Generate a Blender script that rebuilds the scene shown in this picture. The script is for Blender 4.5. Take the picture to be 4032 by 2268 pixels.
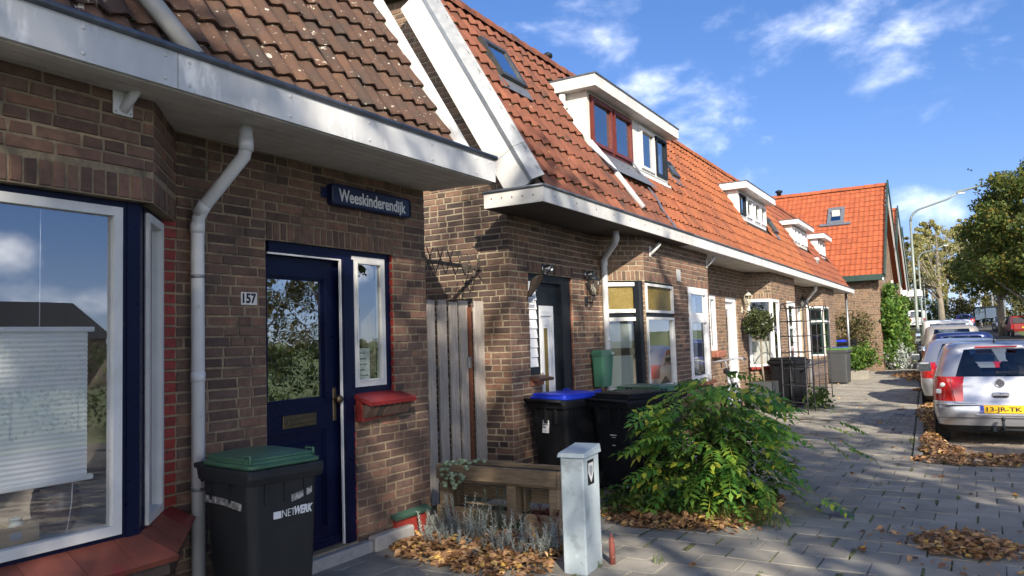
import bpy, math, random
import numpy as np
from mathutils import Vector, Matrix
random.seed(7); RNG = np.random.default_rng(7)
for o in list(bpy.data.objects): bpy.data.objects.remove(o)
scene = bpy.context.scene
COL = scene.collection
R_ = math.radians

# ------------------------------------------------------------------ camera
# solved from the photograph's vanishing points (street direction and verticals); photograph is 4032 x 2268
FPX, CX, CY, EYE = 3028.0, 2016.0, 1134.0, 1.6
def _n(v): v = np.array(v, float); return v / np.linalg.norm(v)
_Y = _n((3870 - CX, 1285 - CY, FPX))
_Z = np.array((600 - CX, -44500.0, FPX)); _Z = _n(_Z - _Y * _Z.dot(_Y))
_X = np.cross(_Y, _Z)
CAMR = np.array([_X, _Y, _Z]); CAMP = np.array((0.0, 0.0, EYE))
def pray(x, y): return CAMR @ np.array((x - CX, y - CY, FPX))
def on_y(x, y, Y): d = pray(x, y); return CAMP + d * (Y / d[1])
def on_x(x, y, X): d = pray(x, y); return CAMP + d * (X / d[0])
def on_z(x, y, Z=0.0): d = pray(x, y); return CAMP + d * ((Z - EYE) / d[2])
def to_px(p):
    c = CAMR.T @ (np.array(p, float) - CAMP)
    return (FPX * c[0] / c[2] + CX, FPX * c[1] / c[2] + CY, c[2])
cam_d = bpy.data.cameras.new('camera'); cam = bpy.data.objects.new('camera', cam_d); COL.objects.link(cam)
m3 = Matrix([[CAMR[i][0], -CAMR[i][1], -CAMR[i][2]] for i in range(3)])
cam.matrix_world = Matrix.Translation(Vector(CAMP)) @ m3.to_4x4()
cam_d.sensor_width = 36; cam_d.lens = 36 * FPX / 4032; cam_d.clip_start = 0.05; cam_d.clip_end = 2000
scene.camera = cam

# ------------------------------------------------------------------ light
SUN_EL, SUN_AZ = R_(29), (0.66, -0.75)          # azimuth: horizontal direction towards the sun
sv = Vector((SUN_AZ[0] * math.cos(SUN_EL), SUN_AZ[1] * math.cos(SUN_EL), math.sin(SUN_EL))).normalized()
sun_d = bpy.data.lights.new('sun', 'SUN'); sun_d.energy = 2.0; sun_d.angle = R_(0.53); sun_d.color = (1.0, 0.89, 0.74)
sun = bpy.data.objects.new('sun', sun_d); COL.objects.link(sun)
sun.rotation_euler = (-sv).to_track_quat('-Z', 'Y').to_euler(); sun.location = (20, -25, 30)
world = bpy.data.worlds.new('World'); scene.world = world; world.use_nodes = True
def build_world():
    nt = world.node_tree; N = nt.nodes; L = nt.links; N.clear()
    out = N.new('ShaderNodeOutputWorld'); bg = N.new('ShaderNodeBackground'); bg.inputs['Strength'].default_value = 0.15
    sky = N.new('ShaderNodeTexSky'); sky.sky_type = 'NISHITA'; sky.sun_disc = False
    sky.sun_elevation = SUN_EL; sky.sun_rotation = math.atan2(sv.x, sv.y); sky.air_density = 0.75; sky.dust_density = 0.0; sky.ozone_density = 3.0
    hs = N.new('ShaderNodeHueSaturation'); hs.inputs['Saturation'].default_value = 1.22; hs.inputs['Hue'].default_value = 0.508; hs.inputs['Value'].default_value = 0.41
    tc = N.new('ShaderNodeTexCoord')
    comp = N.new('ShaderNodeVectorMath'); comp.operation = 'MULTIPLY_ADD'; comp.inputs[1].default_value = (.20, .165, .105); comp.inputs[2].default_value = (1, 1, 1); L.new(sky.outputs[0], comp.inputs[0])
    dv = N.new('ShaderNodeVectorMath'); dv.operation = 'DIVIDE'; L.new(sky.outputs[0], dv.inputs[0]); L.new(comp.outputs[0], dv.inputs[1])
    L.new(dv.outputs[0], hs.inputs['Color'])
    def vm(op, a, b=None):
        n = N.new('ShaderNodeVectorMath'); n.operation = op
        for k, x in enumerate((a, b)):
            if x is None: continue
            if hasattr(x, 'links') or hasattr(x, 'is_linked'): L.new(x, n.inputs[k])
            else: n.inputs[k].default_value = x
        return n
    def ma(op, a, b=None, c=None):
        n = N.new('ShaderNodeMath'); n.operation = op
        for k, x in enumerate((a, b, c)):
            if x is None: continue
            if isinstance(x, (int, float)): n.inputs[k].default_value = x
            else: L.new(x, n.inputs[k])
        return n.outputs[0]
    d = vm('NORMALIZE', tc.outputs['Generated']).outputs[0]
    # flatten towards the horizon like a real cloud layer
    sep = N.new('ShaderNodeSeparateXYZ'); L.new(d, sep.inputs[0])
    mp = N.new('ShaderNodeMapping'); mp.inputs['Scale'].default_value = (1, 1, 1.7); L.new(d, mp.inputs['Vector'])
    n1 = N.new('ShaderNodeTexNoise'); n1.inputs['Scale'].default_value = 7.0; n1.inputs['Detail'].default_value = 6; n1.inputs['Roughness'].default_value = 0.56
    n1.inputs['Distortion'].default_value = 0.25
    L.new(mp.outputs[0], n1.inputs['Vector'])
    nb = N.new('ShaderNodeTexNoise'); nb.inputs['Scale'].default_value = 2.3; nb.inputs['Detail'].default_value = 3; L.new(mp.outputs[0], nb.inputs['Vector'])
    # drifting cloud banks: centre direction, half extent along and across, tilt
    banks = [((3395, 345), 0.085, 0.048, 0.45, .95), ((3300, 520), 0.155, 0.036, 0.42, .8), ((2960, 150), 0.12, 0.05, 0.5, .40), ((3240, 90), 0.085, 0.035, 0.3, .22),
             ((2830, 500), 0.11, 0.055, 0.35, .85), ((3020, 540), 0.075, 0.025, 0.6, .6), ((2830, 740), 0.16, 0.03, 0.1, .95), ((2250, 20), 0.20, 0.05, 0.2, .5),
             ((3700, 850), 0.13, 0.035, 0.1, .85), ((2600, 290), 0.06, 0.02, 0.3, .5)]
    msum = None
    dirs = []
    for (px, py), ra, rb, tilt, amp in banks: dirs.append((_n(pray(px, py)), ra, rb, tilt, amp * .46))
    # larger, denser banks added outside the view, as fill light for the shade
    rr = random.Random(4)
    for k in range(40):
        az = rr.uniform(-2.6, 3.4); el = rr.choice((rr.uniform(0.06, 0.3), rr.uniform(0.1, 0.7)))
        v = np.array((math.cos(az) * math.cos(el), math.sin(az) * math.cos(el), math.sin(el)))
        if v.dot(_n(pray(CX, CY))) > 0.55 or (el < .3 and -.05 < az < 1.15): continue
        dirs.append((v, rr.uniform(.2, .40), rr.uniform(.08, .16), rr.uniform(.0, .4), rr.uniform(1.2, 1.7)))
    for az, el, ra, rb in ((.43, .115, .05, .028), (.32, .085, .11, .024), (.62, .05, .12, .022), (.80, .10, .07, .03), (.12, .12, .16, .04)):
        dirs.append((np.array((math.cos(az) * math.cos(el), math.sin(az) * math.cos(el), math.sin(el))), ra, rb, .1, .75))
    for c, ra, rb, tilt, amp in dirs:
        up = np.array((0, 0, 1.0)); t1 = _n(np.cross(c, up)); t2 = _n(np.cross(t1, c))
        ta = t1 * math.cos(tilt) + t2 * math.sin(tilt); tb = -t1 * math.sin(tilt) + t2 * math.cos(tilt)
        a = vm('DOT_PRODUCT', d, tuple(ta / ra)).outputs['Value']; b = vm('DOT_PRODUCT', d, tuple(tb / rb)).outputs['Value']
        q = ma('MULTIPLY_ADD', a, a, ma('MULTIPLY', b, b))
        g = ma('MULTIPLY', ma('EXPONENT', ma('MULTIPLY', q, -1.0)), amp)
        msum = g if msum is None else ma('MAXIMUM', msum, g)
    dens = ma('ADD', ma('MULTIPLY', msum, 1.0), ma('MULTIPLY', ma('SUBTRACT', n1.outputs['Fac'], 0.5), 1.9))
    dens = ma('ADD', dens, ma('MULTIPLY', ma('SUBTRACT', nb.outputs['Fac'], 0.5), 0.5))
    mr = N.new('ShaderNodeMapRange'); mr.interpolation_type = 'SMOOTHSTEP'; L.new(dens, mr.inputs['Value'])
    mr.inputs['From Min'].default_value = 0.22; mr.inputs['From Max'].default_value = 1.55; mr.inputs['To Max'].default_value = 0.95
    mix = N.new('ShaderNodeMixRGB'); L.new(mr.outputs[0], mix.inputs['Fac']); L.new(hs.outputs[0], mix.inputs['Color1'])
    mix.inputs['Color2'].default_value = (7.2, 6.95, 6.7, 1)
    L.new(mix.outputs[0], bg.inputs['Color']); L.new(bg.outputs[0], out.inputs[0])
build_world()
scene.view_settings.view_transform = 'Standard'; scene.view_settings.look = 'None'
scene.view_settings.exposure = 2.2; scene.view_settings.gamma = 1.0
scene.render.engine = 'CYCLES'
scene.cycles.max_bounces = 8; scene.cycles.transparent_max_bounces = 16; scene.cycles.diffuse_bounces = 4; scene.cycles.glossy_bounces = 4
scene.cycles.use_denoising = True

# ------------------------------------------------------------------ helpers
def thing(name, label, cat, loc=(0, 0, 0), rotz=0.0, group=None):
    o = bpy.data.objects.new(name, None); COL.objects.link(o); o.empty_display_size = 0.2
    o.location = loc; o.rotation_euler = (0, 0, rotz); o['label'] = label; o['category'] = cat
    if group: o['group'] = group
    return o
def tag(o, label, cat=None, group=None, kind=None):
    if label: o['label'] = label
    if cat: o['category'] = cat
    if group: o['group'] = group
    if kind: o['kind'] = kind
    return o
def link(name, me, parent=None, mat=None):
    o = bpy.data.objects.new(name, me); COL.objects.link(o)
    if mat is not None and len(me.materials) == 0: me.materials.append(mat)
    if parent is not None: o.parent = parent
    return o
def V(*a): return Vector(a)
class MB:
    def __init__(s): s.v = []; s.f = []; s.m = []; s.sm = []
    def add(s, vs, fs, mi=0, smooth=False):
        b = len(s.v); s.v += [tuple(v) for v in vs]
        for f in fs: s.f.append(tuple(i + b for i in f)); s.m.append(mi); s.sm.append(smooth)
        return s
    def box(s, x0, y0, z0, x1, y1, z1, mi=0):
        if x0 > x1: x0, x1 = x1, x0
        if y0 > y1: y0, y1 = y1, y0
        if z0 > z1: z0, z1 = z1, z0
        v = [(x0, y0, z0), (x1, y0, z0), (x1, y1, z0), (x0, y1, z0), (x0, y0, z1), (x1, y0, z1), (x1, y1, z1), (x0, y1, z1)]
        return s.add(v, [(0, 3, 2, 1), (4, 5, 6, 7), (0, 1, 5, 4), (1, 2, 6, 5), (2, 3, 7, 6), (3, 0, 4, 7)], mi)
    def bbox(s, x0, y0, z0, x1, y1, z1, b=0.01, mi=0):
        "box with chamfered edges"
        if x0 > x1: x0, x1 = x1, x0
        if y0 > y1: y0, y1 = y1, y0
        if z0 > z1: z0, z1 = z1, z0
        b = min(b, (x1 - x0) * .45, (y1 - y0) * .45, (z1 - z0) * .45)
        X = (x0, x0 + b, x1 - b, x1); Y = (y0, y0 + b, y1 - b, y1); Z = (z0, z0 + b, z1 - b, z1)
        idx = {}; vs = []
        def g(i, j, k):
            if (i, j, k) not in idx: idx[(i, j, k)] = len(vs); vs.append((X[i], Y[j], Z[k]))
            return idx[(i, j, k)]
        fs = []
        for k in (0, 3): q = [g(1, 1, k), g(2, 1, k), g(2, 2, k), g(1, 2, k)]; fs.append(q if k else q[::-1])
        for j in (0, 3): q = [g(1, j, 1), g(2, j, 1), g(2, j, 2), g(1, j, 2)]; fs.append(q[::-1] if j else q)
        for i in (0, 3): q = [g(i, 1, 1), g(i, 2, 1), g(i, 2, 2), g(i, 1, 2)]; fs.append(q if i else q[::-1])
        for i, a in ((0, 1), (3, 2)):
            for j, c in ((0, 1), (3, 2)):
                fs.append([g(i, c, 1), g(a, j, 1), g(a, j, 2), g(i, c, 2)])
            for k, c in ((0, 1), (3, 2)):
                fs.append([g(i, 1, c), g(a, 1, k), g(a, 2, k), g(i, 2, c)])
        for j, a in ((0, 1), (3, 2)):
            for k, c in ((0, 1), (3, 2)):
                fs.append([g(1, j, c), g(1, a, k), g(2, a, k), g(2, j, c)])
        for i, a in ((0, 1), (3, 2)):
            for j, c in ((0, 1), (3, 2)):
                for k, e in ((0, 1), (3, 2)): fs.append([g(i, c, e), g(a, j, e), g(a, c, k)])
        return s.add(vs, fs, mi)
    def hexa(s, lo, hi, mi=0):
        "two quads (4 points each) joined"
        v = list(lo) + list(hi)
        return s.add(v, [(0, 3, 2, 1), (4, 5, 6, 7), (0, 1, 5, 4), (1, 2, 6, 5), (2, 3, 7, 6), (3, 0, 4, 7)], mi)
    def obox(s, c, a, b, d, mi=0):
        "box from centre and three half axes"
        c, a, b, d = Vector(c), Vector(a), Vector(b), Vector(d)
        lo = [c - a - b - d, c + a - b - d, c + a + b - d, c - a + b - d]; hi = [p + 2 * d for p in lo]
        return s.hexa(lo, hi, mi)
    def beam(s, p, q, w, h, up=(0, 0, 1), mi=0):
        p, q = Vector(p), Vector(q); ax = (q - p); l = ax.length; ax.normalize()
        u = Vector(up); sd = ax.cross(u); sd.normalize(); u = sd.cross(ax)
        return s.obox((p + q) / 2, ax * (l / 2), sd * (w / 2), u * (h / 2), mi)
    def tube(s, pts, r, seg=8, mi=0, caps=True, smooth=True):
        pts = [Vector(p) for p in pts]; n = len(pts); rs = r if isinstance(r, (list, tuple)) else [r] * n
        b = len(s.v); prev = None
        for i, p in enumerate(pts):
            if i == 0: t = pts[1] - p
            elif i == n - 1: t = p - pts[i - 1]
            else: t = (pts[i + 1] - p).normalized() + (p - pts[i - 1]).normalized()
            t.normalize()
            if prev is None:
                u = t.orthogonal().normalized()
            else:
                u = prev - t * prev.dot(t); u = u.normalized() if u.length > 1e-6 else t.orthogonal().normalized()
            prev = u; w = t.cross(u)
            for k in range(seg):
                a = 2 * math.pi * k / seg; s.v.append(tuple(p + (u * math.cos(a) + w * math.sin(a)) * rs[i]))
        for i in range(n - 1):
            for k in range(seg):
                a, c = b + i * seg + k, b + i * seg + (k + 1) % seg
                s.f.append((a, c, c + seg, a + seg)); s.m.append(mi); s.sm.append(smooth)
        if caps:
            s.f.append(tuple(b + k for k in range(seg))[::-1]); s.m.append(mi); s.sm.append(False)
            s.f.append(tuple(b + (n - 1) * seg + k for k in range(seg))); s.m.append(mi); s.sm.append(False)
        return s
    def lathe(s, prof, seg=16, o=(0, 0, 0), mi=0, ax=(0, 0, 1), smooth=True, caps=True):
        o = Vector(o); ax = Vector(ax).normalized(); u = ax.orthogonal().normalized(); w = ax.cross(u); b = len(s.v)
        for r, z in prof:
            for k in range(seg):
                a = 2 * math.pi * k / seg; s.v.append(tuple(o + ax * z + (u * math.cos(a) + w * math.sin(a)) * r))
        for i in range(len(prof) - 1):
            for k in range(seg):
                a, c = b + i * seg + k, b + i * seg + (k + 1) % seg
                s.f.append((a, c, c + seg, a + seg)); s.m.append(mi); s.sm.append(smooth)
        if caps:
            s.f.append(tuple(b + k for k in range(seg))[::-1]); s.m.append(mi); s.sm.append(False)
            e = b + (len(prof) - 1) * seg; s.f.append(tuple(e + k for k in range(seg))); s.m.append(mi); s.sm.append(False)
        return s
    def prism(s, poly, a, b, f, mi=0):
        "extrude 2-d polygon: f(p, q, t) -> point, t runs a..b"
        n = len(poly); vs = [f(p, q, a) for p, q in poly] + [f(p, q, b) for p, q in poly]
        fs = [tuple(range(n))[::-1], tuple(range(n, 2 * n))] + [(i, (i + 1) % n, n + (i + 1) % n, n + i) for i in range(n)]
        return s.add(vs, fs, mi)
    def build(s, name, mats, parent=None, off=(0, 0, 0), recalc=True):
        me = bpy.data.meshes.new(name)
        ox, oy, oz = off
        me.from_pydata([(x + ox, y + oy, z + oz) for x, y, z in s.v], [], s.f)
        if not isinstance(mats, (list, tuple)): mats = [mats]
        for m in mats: me.materials.append(m)
        me.polygons.foreach_set('material_index', s.m); me.polygons.foreach_set('use_smooth', s.sm)
        if recalc:
            import bmesh
            bm = bmesh.new(); bm.from_mesh(me); bmesh.ops.recalc_face_normals(bm, faces=bm.faces); bm.to_mesh(me); bm.free()
        me.update()
        return link(name, me, parent)
def quads_mesh(name, verts, mats, mi=None, nv=4):
    "fast mesh from an (n, nv, 3) array, one polygon per row"
    verts = np.asarray(verts, np.float32); n = len(verts)
    me = bpy.data.meshes.new(name); me.vertices.add(n * nv); me.vertices.foreach_set('co', verts.reshape(-1))
    me.loops.add(n * nv); me.loops.foreach_set('vertex_index', np.arange(n * nv, dtype=np.int32))
    me.polygons.add(n); me.polygons.foreach_set('loop_start', np.arange(0, n * nv, nv, dtype=np.int32)); me.polygons.foreach_set('loop_total', np.full(n, nv, np.int32))
    if not isinstance(mats, (list, tuple)): mats = [mats]
    for m in mats: me.materials.append(m)
    if mi is not None: me.polygons.foreach_set('material_index', np.asarray(mi, np.int32))
    me.update(calc_edges=True); return me
def text_mesh(txt, size, font_shear=0.0, bold=0.0, width=None, spacing=1.0):
    cu = bpy.data.curves.new('text', 'FONT'); cu.body = txt; cu.size = size; cu.align_x = 'CENTER'; cu.align_y = 'CENTER'
    cu.extrude = 0.0012; cu.offset = bold; cu.shear = font_shear; cu.space_character = spacing
    ob = bpy.data.objects.new('text_tmp', cu); COL.objects.link(ob)
    dg = bpy.context.evaluated_depsgraph_get(); me = bpy.data.meshes.new_from_object(ob.evaluated_get(dg))
    bpy.data.objects.remove(ob)
    if width:
        xs = [v.co.x for v in me.vertices]; k = width / (max(xs) - min(xs)); c = (max(xs) + min(xs)) / 2
        for v in me.vertices: v.co.x = (v.co.x - c) * k
    return me
def put_text(name, txt, size, mat, parent, loc, xdir, ydir, **k):
    me = text_mesh(txt, size, **k); me.materials.clear(); me.materials.append(mat)
    x = Vector(xdir).normalized(); y = Vector(ydir).normalized(); z = x.cross(y)
    o = link(name, me, parent); o.matrix_basis = Matrix.Translation(Vector(loc)) @ Matrix((x, y, z)).transposed().to_4x4()
    return o

# ------------------------------------------------------------------ materials
MATS = {}
def pm(name, c1, c2=None, scale=6.0, rough=0.7, bump=0.0, bscale=80.0, rnd=0.0, ramp=None, metal=0.0, spec=0.4, spots=(), coat=0.0, rvar=0.0, transl=0.0, stretch=None, sheen=0.0, emit=None):
    """procedural surface: colour drifts between c1 and c2 by world-position noise; ramp = colour stops picked per piece;
    spots = [(colour, scale, lo, hi)] patches of another colour"""
    if name in MATS: return MATS[name]
    m = bpy.data.materials.new(name); m.use_nodes = True; nt = m.node_tree; N = nt.nodes; L = nt.links; N.clear()
    out = N.new('ShaderNodeOutputMaterial'); bs = N.new('ShaderNodeBsdfPrincipled')
    geo = N.new('ShaderNodeNewGeometry'); pos = geo.outputs['Position']
    if stretch:
        mp = N.new('ShaderNodeMapping'); mp.inputs['Scale'].default_value = stretch; L.new(pos, mp.inputs['Vector']); pos = mp.outputs[0]
    def noise(sc, det=5, ro=0.6):
        n = N.new('ShaderNodeTexNoise'); n.inputs['Scale'].default_value = sc; n.inputs['Detail'].default_value = det; n.inputs['Roughness'].default_value = ro
        L.new(pos, n.inputs['Vector']); return n.outputs['Fac']
    def c4(c): return (c[0], c[1], c[2], 1)
    rv = None
    if rnd or ramp:
        oi = N.new('ShaderNodeObjectInfo'); ad = N.new('ShaderNodeMath'); ad.operation = 'ADD'
        L.new(oi.outputs['Random'], ad.inputs[0]); L.new(geo.outputs['Random Per Island'], ad.inputs[1])
        fr = N.new('ShaderNodeMath'); fr.operation = 'FRACT'; L.new(ad.outputs[0], fr.inputs[0]); rv = fr.outputs[0]
    if ramp:
        rp = N.new('ShaderNodeValToRGB'); L.new(rv, rp.inputs[0])
        while len(rp.color_ramp.elements) < len(ramp): rp.color_ramp.elements.new(0.5)
        for e, (p, c) in zip(rp.color_ramp.elements, ramp): e.position = p; e.color = c4(c)
        base = rp.outputs[0]
        if c2 is not None:
            mx = N.new('ShaderNodeMixRGB'); mx.blend_type = 'MULTIPLY'; mx.inputs['Fac'].default_value = 1
            r2 = N.new('ShaderNodeValToRGB'); L.new(noise(scale), r2.inputs[0]); r2.color_ramp.elements[0].position = .3; r2.color_ramp.elements[1].position = .7
            r2.color_ramp.elements[0].color = c4(c1); r2.color_ramp.elements[1].color = c4(c2)
            L.new(base, mx.inputs['Color1']); L.new(r2.outputs[0], mx.inputs['Color2']); base = mx.outputs[0]
    else:
        r2 = N.new('ShaderNodeValToRGB'); L.new(noise(scale), r2.inputs[0]); r2.color_ramp.elements[0].position = .32; r2.color_ramp.elements[1].position = .68
        r2.color_ramp.elements[0].color = c4(c1); r2.color_ramp.elements[1].color = c4(c2 if c2 is not None else [x * 0.8 for x in c1]); base = r2.outputs[0]
        if rnd:
            hs = N.new('ShaderNodeHueSaturation'); mr = N.new('ShaderNodeMapRange'); L.new(rv, mr.inputs['Value'])
            mr.inputs['To Min'].default_value = 1 - rnd; mr.inputs['To Max'].default_value = 1 + rnd
            L.new(mr.outputs[0], hs.inputs['Value']); L.new(base, hs.inputs['Color']); base = hs.outputs[0]
    for sp in spots:
        c, sc, lo, hi = sp[:4]
        mr = N.new('ShaderNodeMapRange'); mr.interpolation_type = 'SMOOTHSTEP'; L.new(noise(sc, 4, 0.65), mr.inputs['Value']); mr.inputs['From Min'].default_value = lo; mr.inputs['From Max'].default_value = hi
        mr.inputs['To Max'].default_value = sp[4] if len(sp) > 4 else 1.0
        mx = N.new('ShaderNodeMixRGB'); L.new(mr.outputs[0], mx.inputs['Fac']); L.new(base, mx.inputs['Color1']); mx.inputs['Color2'].default_value = c4(c); base = mx.outputs[0]
    L.new(base, bs.inputs['Base Color'])
    bs.inputs['Roughness'].default_value = rough; bs.inputs['Metallic'].default_value = metal; bs.inputs['Specular IOR Level'].default_value = spec
    if coat: bs.inputs['Coat Weight'].default_value = coat; bs.inputs['Coat Roughness'].default_value = 0.04
    if rvar:
        mr = N.new('ShaderNodeMapRange'); L.new(noise(scale * 3), mr.inputs['Value']); mr.inputs['From Min'].default_value = .3; mr.inputs['From Max'].default_value = .7
        mr.inputs['To Min'].default_value = max(0.02, rough - rvar); mr.inputs['To Max'].default_value = min(1, rough + rvar); L.new(mr.outputs[0], bs.inputs['Roughness'])
    if bump:
        bp = N.new('ShaderNodeBump'); bp.inputs['Strength'].default_value = bump; bp.inputs['Distance'].default_value = 0.01
        L.new(noise(bscale, 6, 0.65), bp.inputs['Height']); L.new(bp.outputs[0], bs.inputs['Normal'])
    sh = bs.outputs[0]
    if transl:
        tr = N.new('ShaderNodeBsdfTranslucent'); L.new(base, tr.inputs['Color']); mxs = N.new('ShaderNodeMixShader'); mxs.inputs[0].default_value = transl
        L.new(sh, mxs.inputs[1]); L.new(tr.outputs[0], mxs.inputs[2]); sh = mxs.outputs[0]
    if emit: bs.inputs['Emission Color'].default_value = c4(emit[0]); bs.inputs['Emission Strength'].default_value = emit[1]
    L.new(sh, out.inputs[0]); MATS[name] = m; return m
def glass(name, tint=(1, 1, 1), refl=0.22, rough=0.0, wob=0.0, wscale=3.0, dirt=0.0):
    if name in MATS: return MATS[name]
    m = bpy.data.materials.new(name); m.use_nodes = True; nt = m.node_tree; N = nt.nodes; L = nt.links; N.clear()
    out = N.new('ShaderNodeOutputMaterial'); tr = N.new('ShaderNodeBsdfTransparent'); tr.inputs[0].default_value = (*tint, 1)
    gl = N.new('ShaderNodeBsdfGlossy'); gl.inputs['Roughness'].default_value = rough; gl.inputs['Color'].default_value = (.95, .97, 1, 1)
    lw = N.new('ShaderNodeLayerWeight'); lw.inputs['Blend'].default_value = 0.5     # thin pane: the same reflectance from both sides
    pw = N.new('ShaderNodeMath'); pw.operation = 'POWER'; L.new(lw.outputs['Facing'], pw.inputs[0]); pw.inputs[1].default_value = 4.0
    ad = N.new('ShaderNodeMath'); ad.operation = 'MULTIPLY_ADD'; ad.use_clamp = True; L.new(pw.outputs[0], ad.inputs[0]); ad.inputs[1].default_value = 0.9; ad.inputs[2].default_value = refl + .04
    mx = N.new('ShaderNodeMixShader'); L.new(ad.outputs[0], mx.inputs[0]); L.new(tr.outputs[0], mx.inputs[1]); L.new(gl.outputs[0], mx.inputs[2])
    if wob:
        geo = N.new('ShaderNodeNewGeometry'); no = N.new('ShaderNodeTexNoise'); no.inputs['Scale'].default_value = wscale; no.inputs['Detail'].default_value = 2; L.new(geo.outputs['Position'], no.inputs['Vector'])
        bp = N.new('ShaderNodeBump'); bp.inputs['Strength'].default_value = wob; bp.inputs['Distance'].default_value = 0.02; L.new(no.outputs['Fac'], bp.inputs['Height'])
        L.new(bp.outputs[0], gl.inputs['Normal'])
    sh = mx.outputs[0]
    if dirt:
        df = N.new('ShaderNodeBsdfDiffuse'); df.inputs[0].default_value = (.55, .55, .5, 1); m2 = N.new('ShaderNodeMixShader')
        geo = N.new('ShaderNodeNewGeometry'); no = N.new('ShaderNodeTexNoise'); no.inputs['Scale'].default_value = 40; no.inputs['Detail'].default_value = 6; L.new(geo.outputs['Position'], no.inputs['Vector'])
        mr = N.new('ShaderNodeMapRange'); L.new(no.outputs['Fac'], mr.inputs['Value']); mr.inputs['From Min'].default_value = .45; mr.inputs['From Max'].default_value = .7; mr.inputs['To Max'].default_value = dirt
        L.new(mr.outputs[0], m2.inputs[0]); L.new(sh, m2.inputs[1]); L.new(df.outputs[0], m2.inputs[2]); sh = m2.outputs[0]
    L.new(sh, out.inputs[0]); MATS[name] = m; return m

M_BRICK = pm('dark_brick', (.72, .72, .74), (1.22, 1.16, 1.1), 16, .86, .5, 170, ramp=[(0, (0.07813, 0.05146, 0.04342)), (.25, (0.1385, 0.08488, 0.06386)), (.5, (0.1764, 0.1068, 0.07665)), (.72, (0.121, 0.08101, 0.0677)), (.88, (0.2242, 0.1235, 0.08434)), (1, (0.1058, 0.06819, 0.05748))], spots=[((.05, .042, .038), 1.1, .50, .72, .5), ((.045, .038, .035), 9, .56, .75, .55), ((.40, .37, .33), 55, .66, .74, .5)])
M_BRICK2 = pm('brown_brick', (.75, .75, .75), (1.2, 1.15, 1.1), 12, .86, .45, 150, ramp=[(0, (0.09476, 0.06452, 0.0496)), (.3, (0.1672, 0.1079, 0.07558)), (.6, (0.2118, 0.1349, 0.0921)), (.85, (0.1394, 0.09152, 0.0685)), (1, (0.2564, 0.1525, 0.09684))], spots=[((.045, .038, .035), 4, .58, .75, .5)])
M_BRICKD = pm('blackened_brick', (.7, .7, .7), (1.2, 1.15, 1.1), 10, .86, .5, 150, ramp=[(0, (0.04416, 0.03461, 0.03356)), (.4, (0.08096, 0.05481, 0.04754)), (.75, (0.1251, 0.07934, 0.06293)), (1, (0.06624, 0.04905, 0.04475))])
M_REDP = pm('red_painted_brick', (0.27, 0.0324, 0.0243), (0.189, 0.0243, 0.0189), 20, .5, .4, 90, rnd=.18, spots=[((.09, .02, .018), 30, .55, .7)])
M_REDB = pm('red_brick', (0.28, 0.105, 0.063), (0.182, 0.07, 0.049), 20, .8, .4, 120, rnd=.3)
M_MORTAR = pm('mortar', (0.298, 0.2372, 0.1533), (0.1897, 0.1499, 0.101), 25, .95, .5, 200, spots=[((.10, .085, .065), 3, .52, .72)])
M_MORTARL = pm('pale_mortar', (0.359, 0.3091, 0.2146), (0.2424, 0.2046, 0.1445), 25, .95, .5, 200)
M_NAVY = pm('navy_paint', (0.003, 0.00525, 0.027), (0.00375, 0.00675, 0.0315), 8, .35, .12, 40, spec=.2, spots=[((.03, .04, .07), 70, .68, .74, .7)], rvar=.1)
M_WHITE = pm('white_paint', (0.648, 0.648, 0.63), (0.54, 0.54, 0.522), 5, .42, .05, 50, spots=[((.42, .40, .35), 22, .62, .78, .6)])
M_WHITE2 = pm('clean_white_frame', (.74, .75, .76), (.66, .67, .68), 4, .3, 0)
M_FASCIA = pm('weathered_fascia', (0.63, 0.6405, 0.6405), (0.441, 0.4515, 0.462), 3, .5, .05, 40, stretch=(1, 1, .35), spots=[((.82, .82, .80), 6, .55, .7), ((.30, .31, .31), 30, .64, .78, .5)], rvar=.1)
M_FASCIA2 = pm('stained_fascia', (0.6111, 0.6111, 0.5914), (0.4632, 0.4632, 0.4435), 4, .5, .05, 40, spots=[((.26, .22, .17), 13, .63, .75, .6)])
M_SOFFIT = pm('soffit_boards', (0.676, 0.6305, 0.5502), (0.52, 0.4792, 0.4186), 5, .6, .05)
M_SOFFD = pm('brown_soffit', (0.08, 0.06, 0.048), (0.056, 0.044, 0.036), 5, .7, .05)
M_PVC = pm('white_pipe', (.66, .67, .68), (.58, .59, .61), 4, .35, 0, spots=[((.40, .38, .34), 14, .62, .75, .5)])
M_PVCG = pm('grey_pipe', (.42, .43, .43), (.33, .33, .33), 6, .5, 0)
M_ZINC = pm('zinc_edge', (.16, .18, .20), (.10, .11, .13), 12, .45, .05, metal=.6)
M_LEAD = pm('lead_flashing', (.22, .24, .27), (.14, .15, .17), 14, .5, .3, 40, metal=.5)
M_ANTH = pm('anthracite_paint', (.010, .014, .019), (.014, .018, .023), 5, .5, 0, spec=.18)
M_BLACKP = pm('black_plastic', (0.009024, 0.009672, 0.01161), (0.0129, 0.01418, 0.01677), 7, .5, .1, 300, rvar=.08, spec=.16, spots=[((.03, .03, .03), 24, .6, .8, .5)])
M_GREYP = pm('dark_grey_plastic', (0.0175, 0.019, 0.021), (0.0225, 0.024, 0.026), 6, .5, .1, 300, spec=.25, spots=[((.07, .07, .065), 22, .64, .8, .5)])
M_GREYP2 = pm('grey_plastic', (0.05625, 0.06, 0.06375), (0.04125, 0.045, 0.04875), 6, .5, .1, 300, spots=[((.18, .18, .17), 18, .64, .8, .5)])
M_GREENP = pm('green_plastic', (0.0525, 0.1275, 0.078), (0.0675, 0.15, 0.09), 4, .4, .08, 250, spots=[((.10, .14, .10), 20, .62, .8, .5)])
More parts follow.
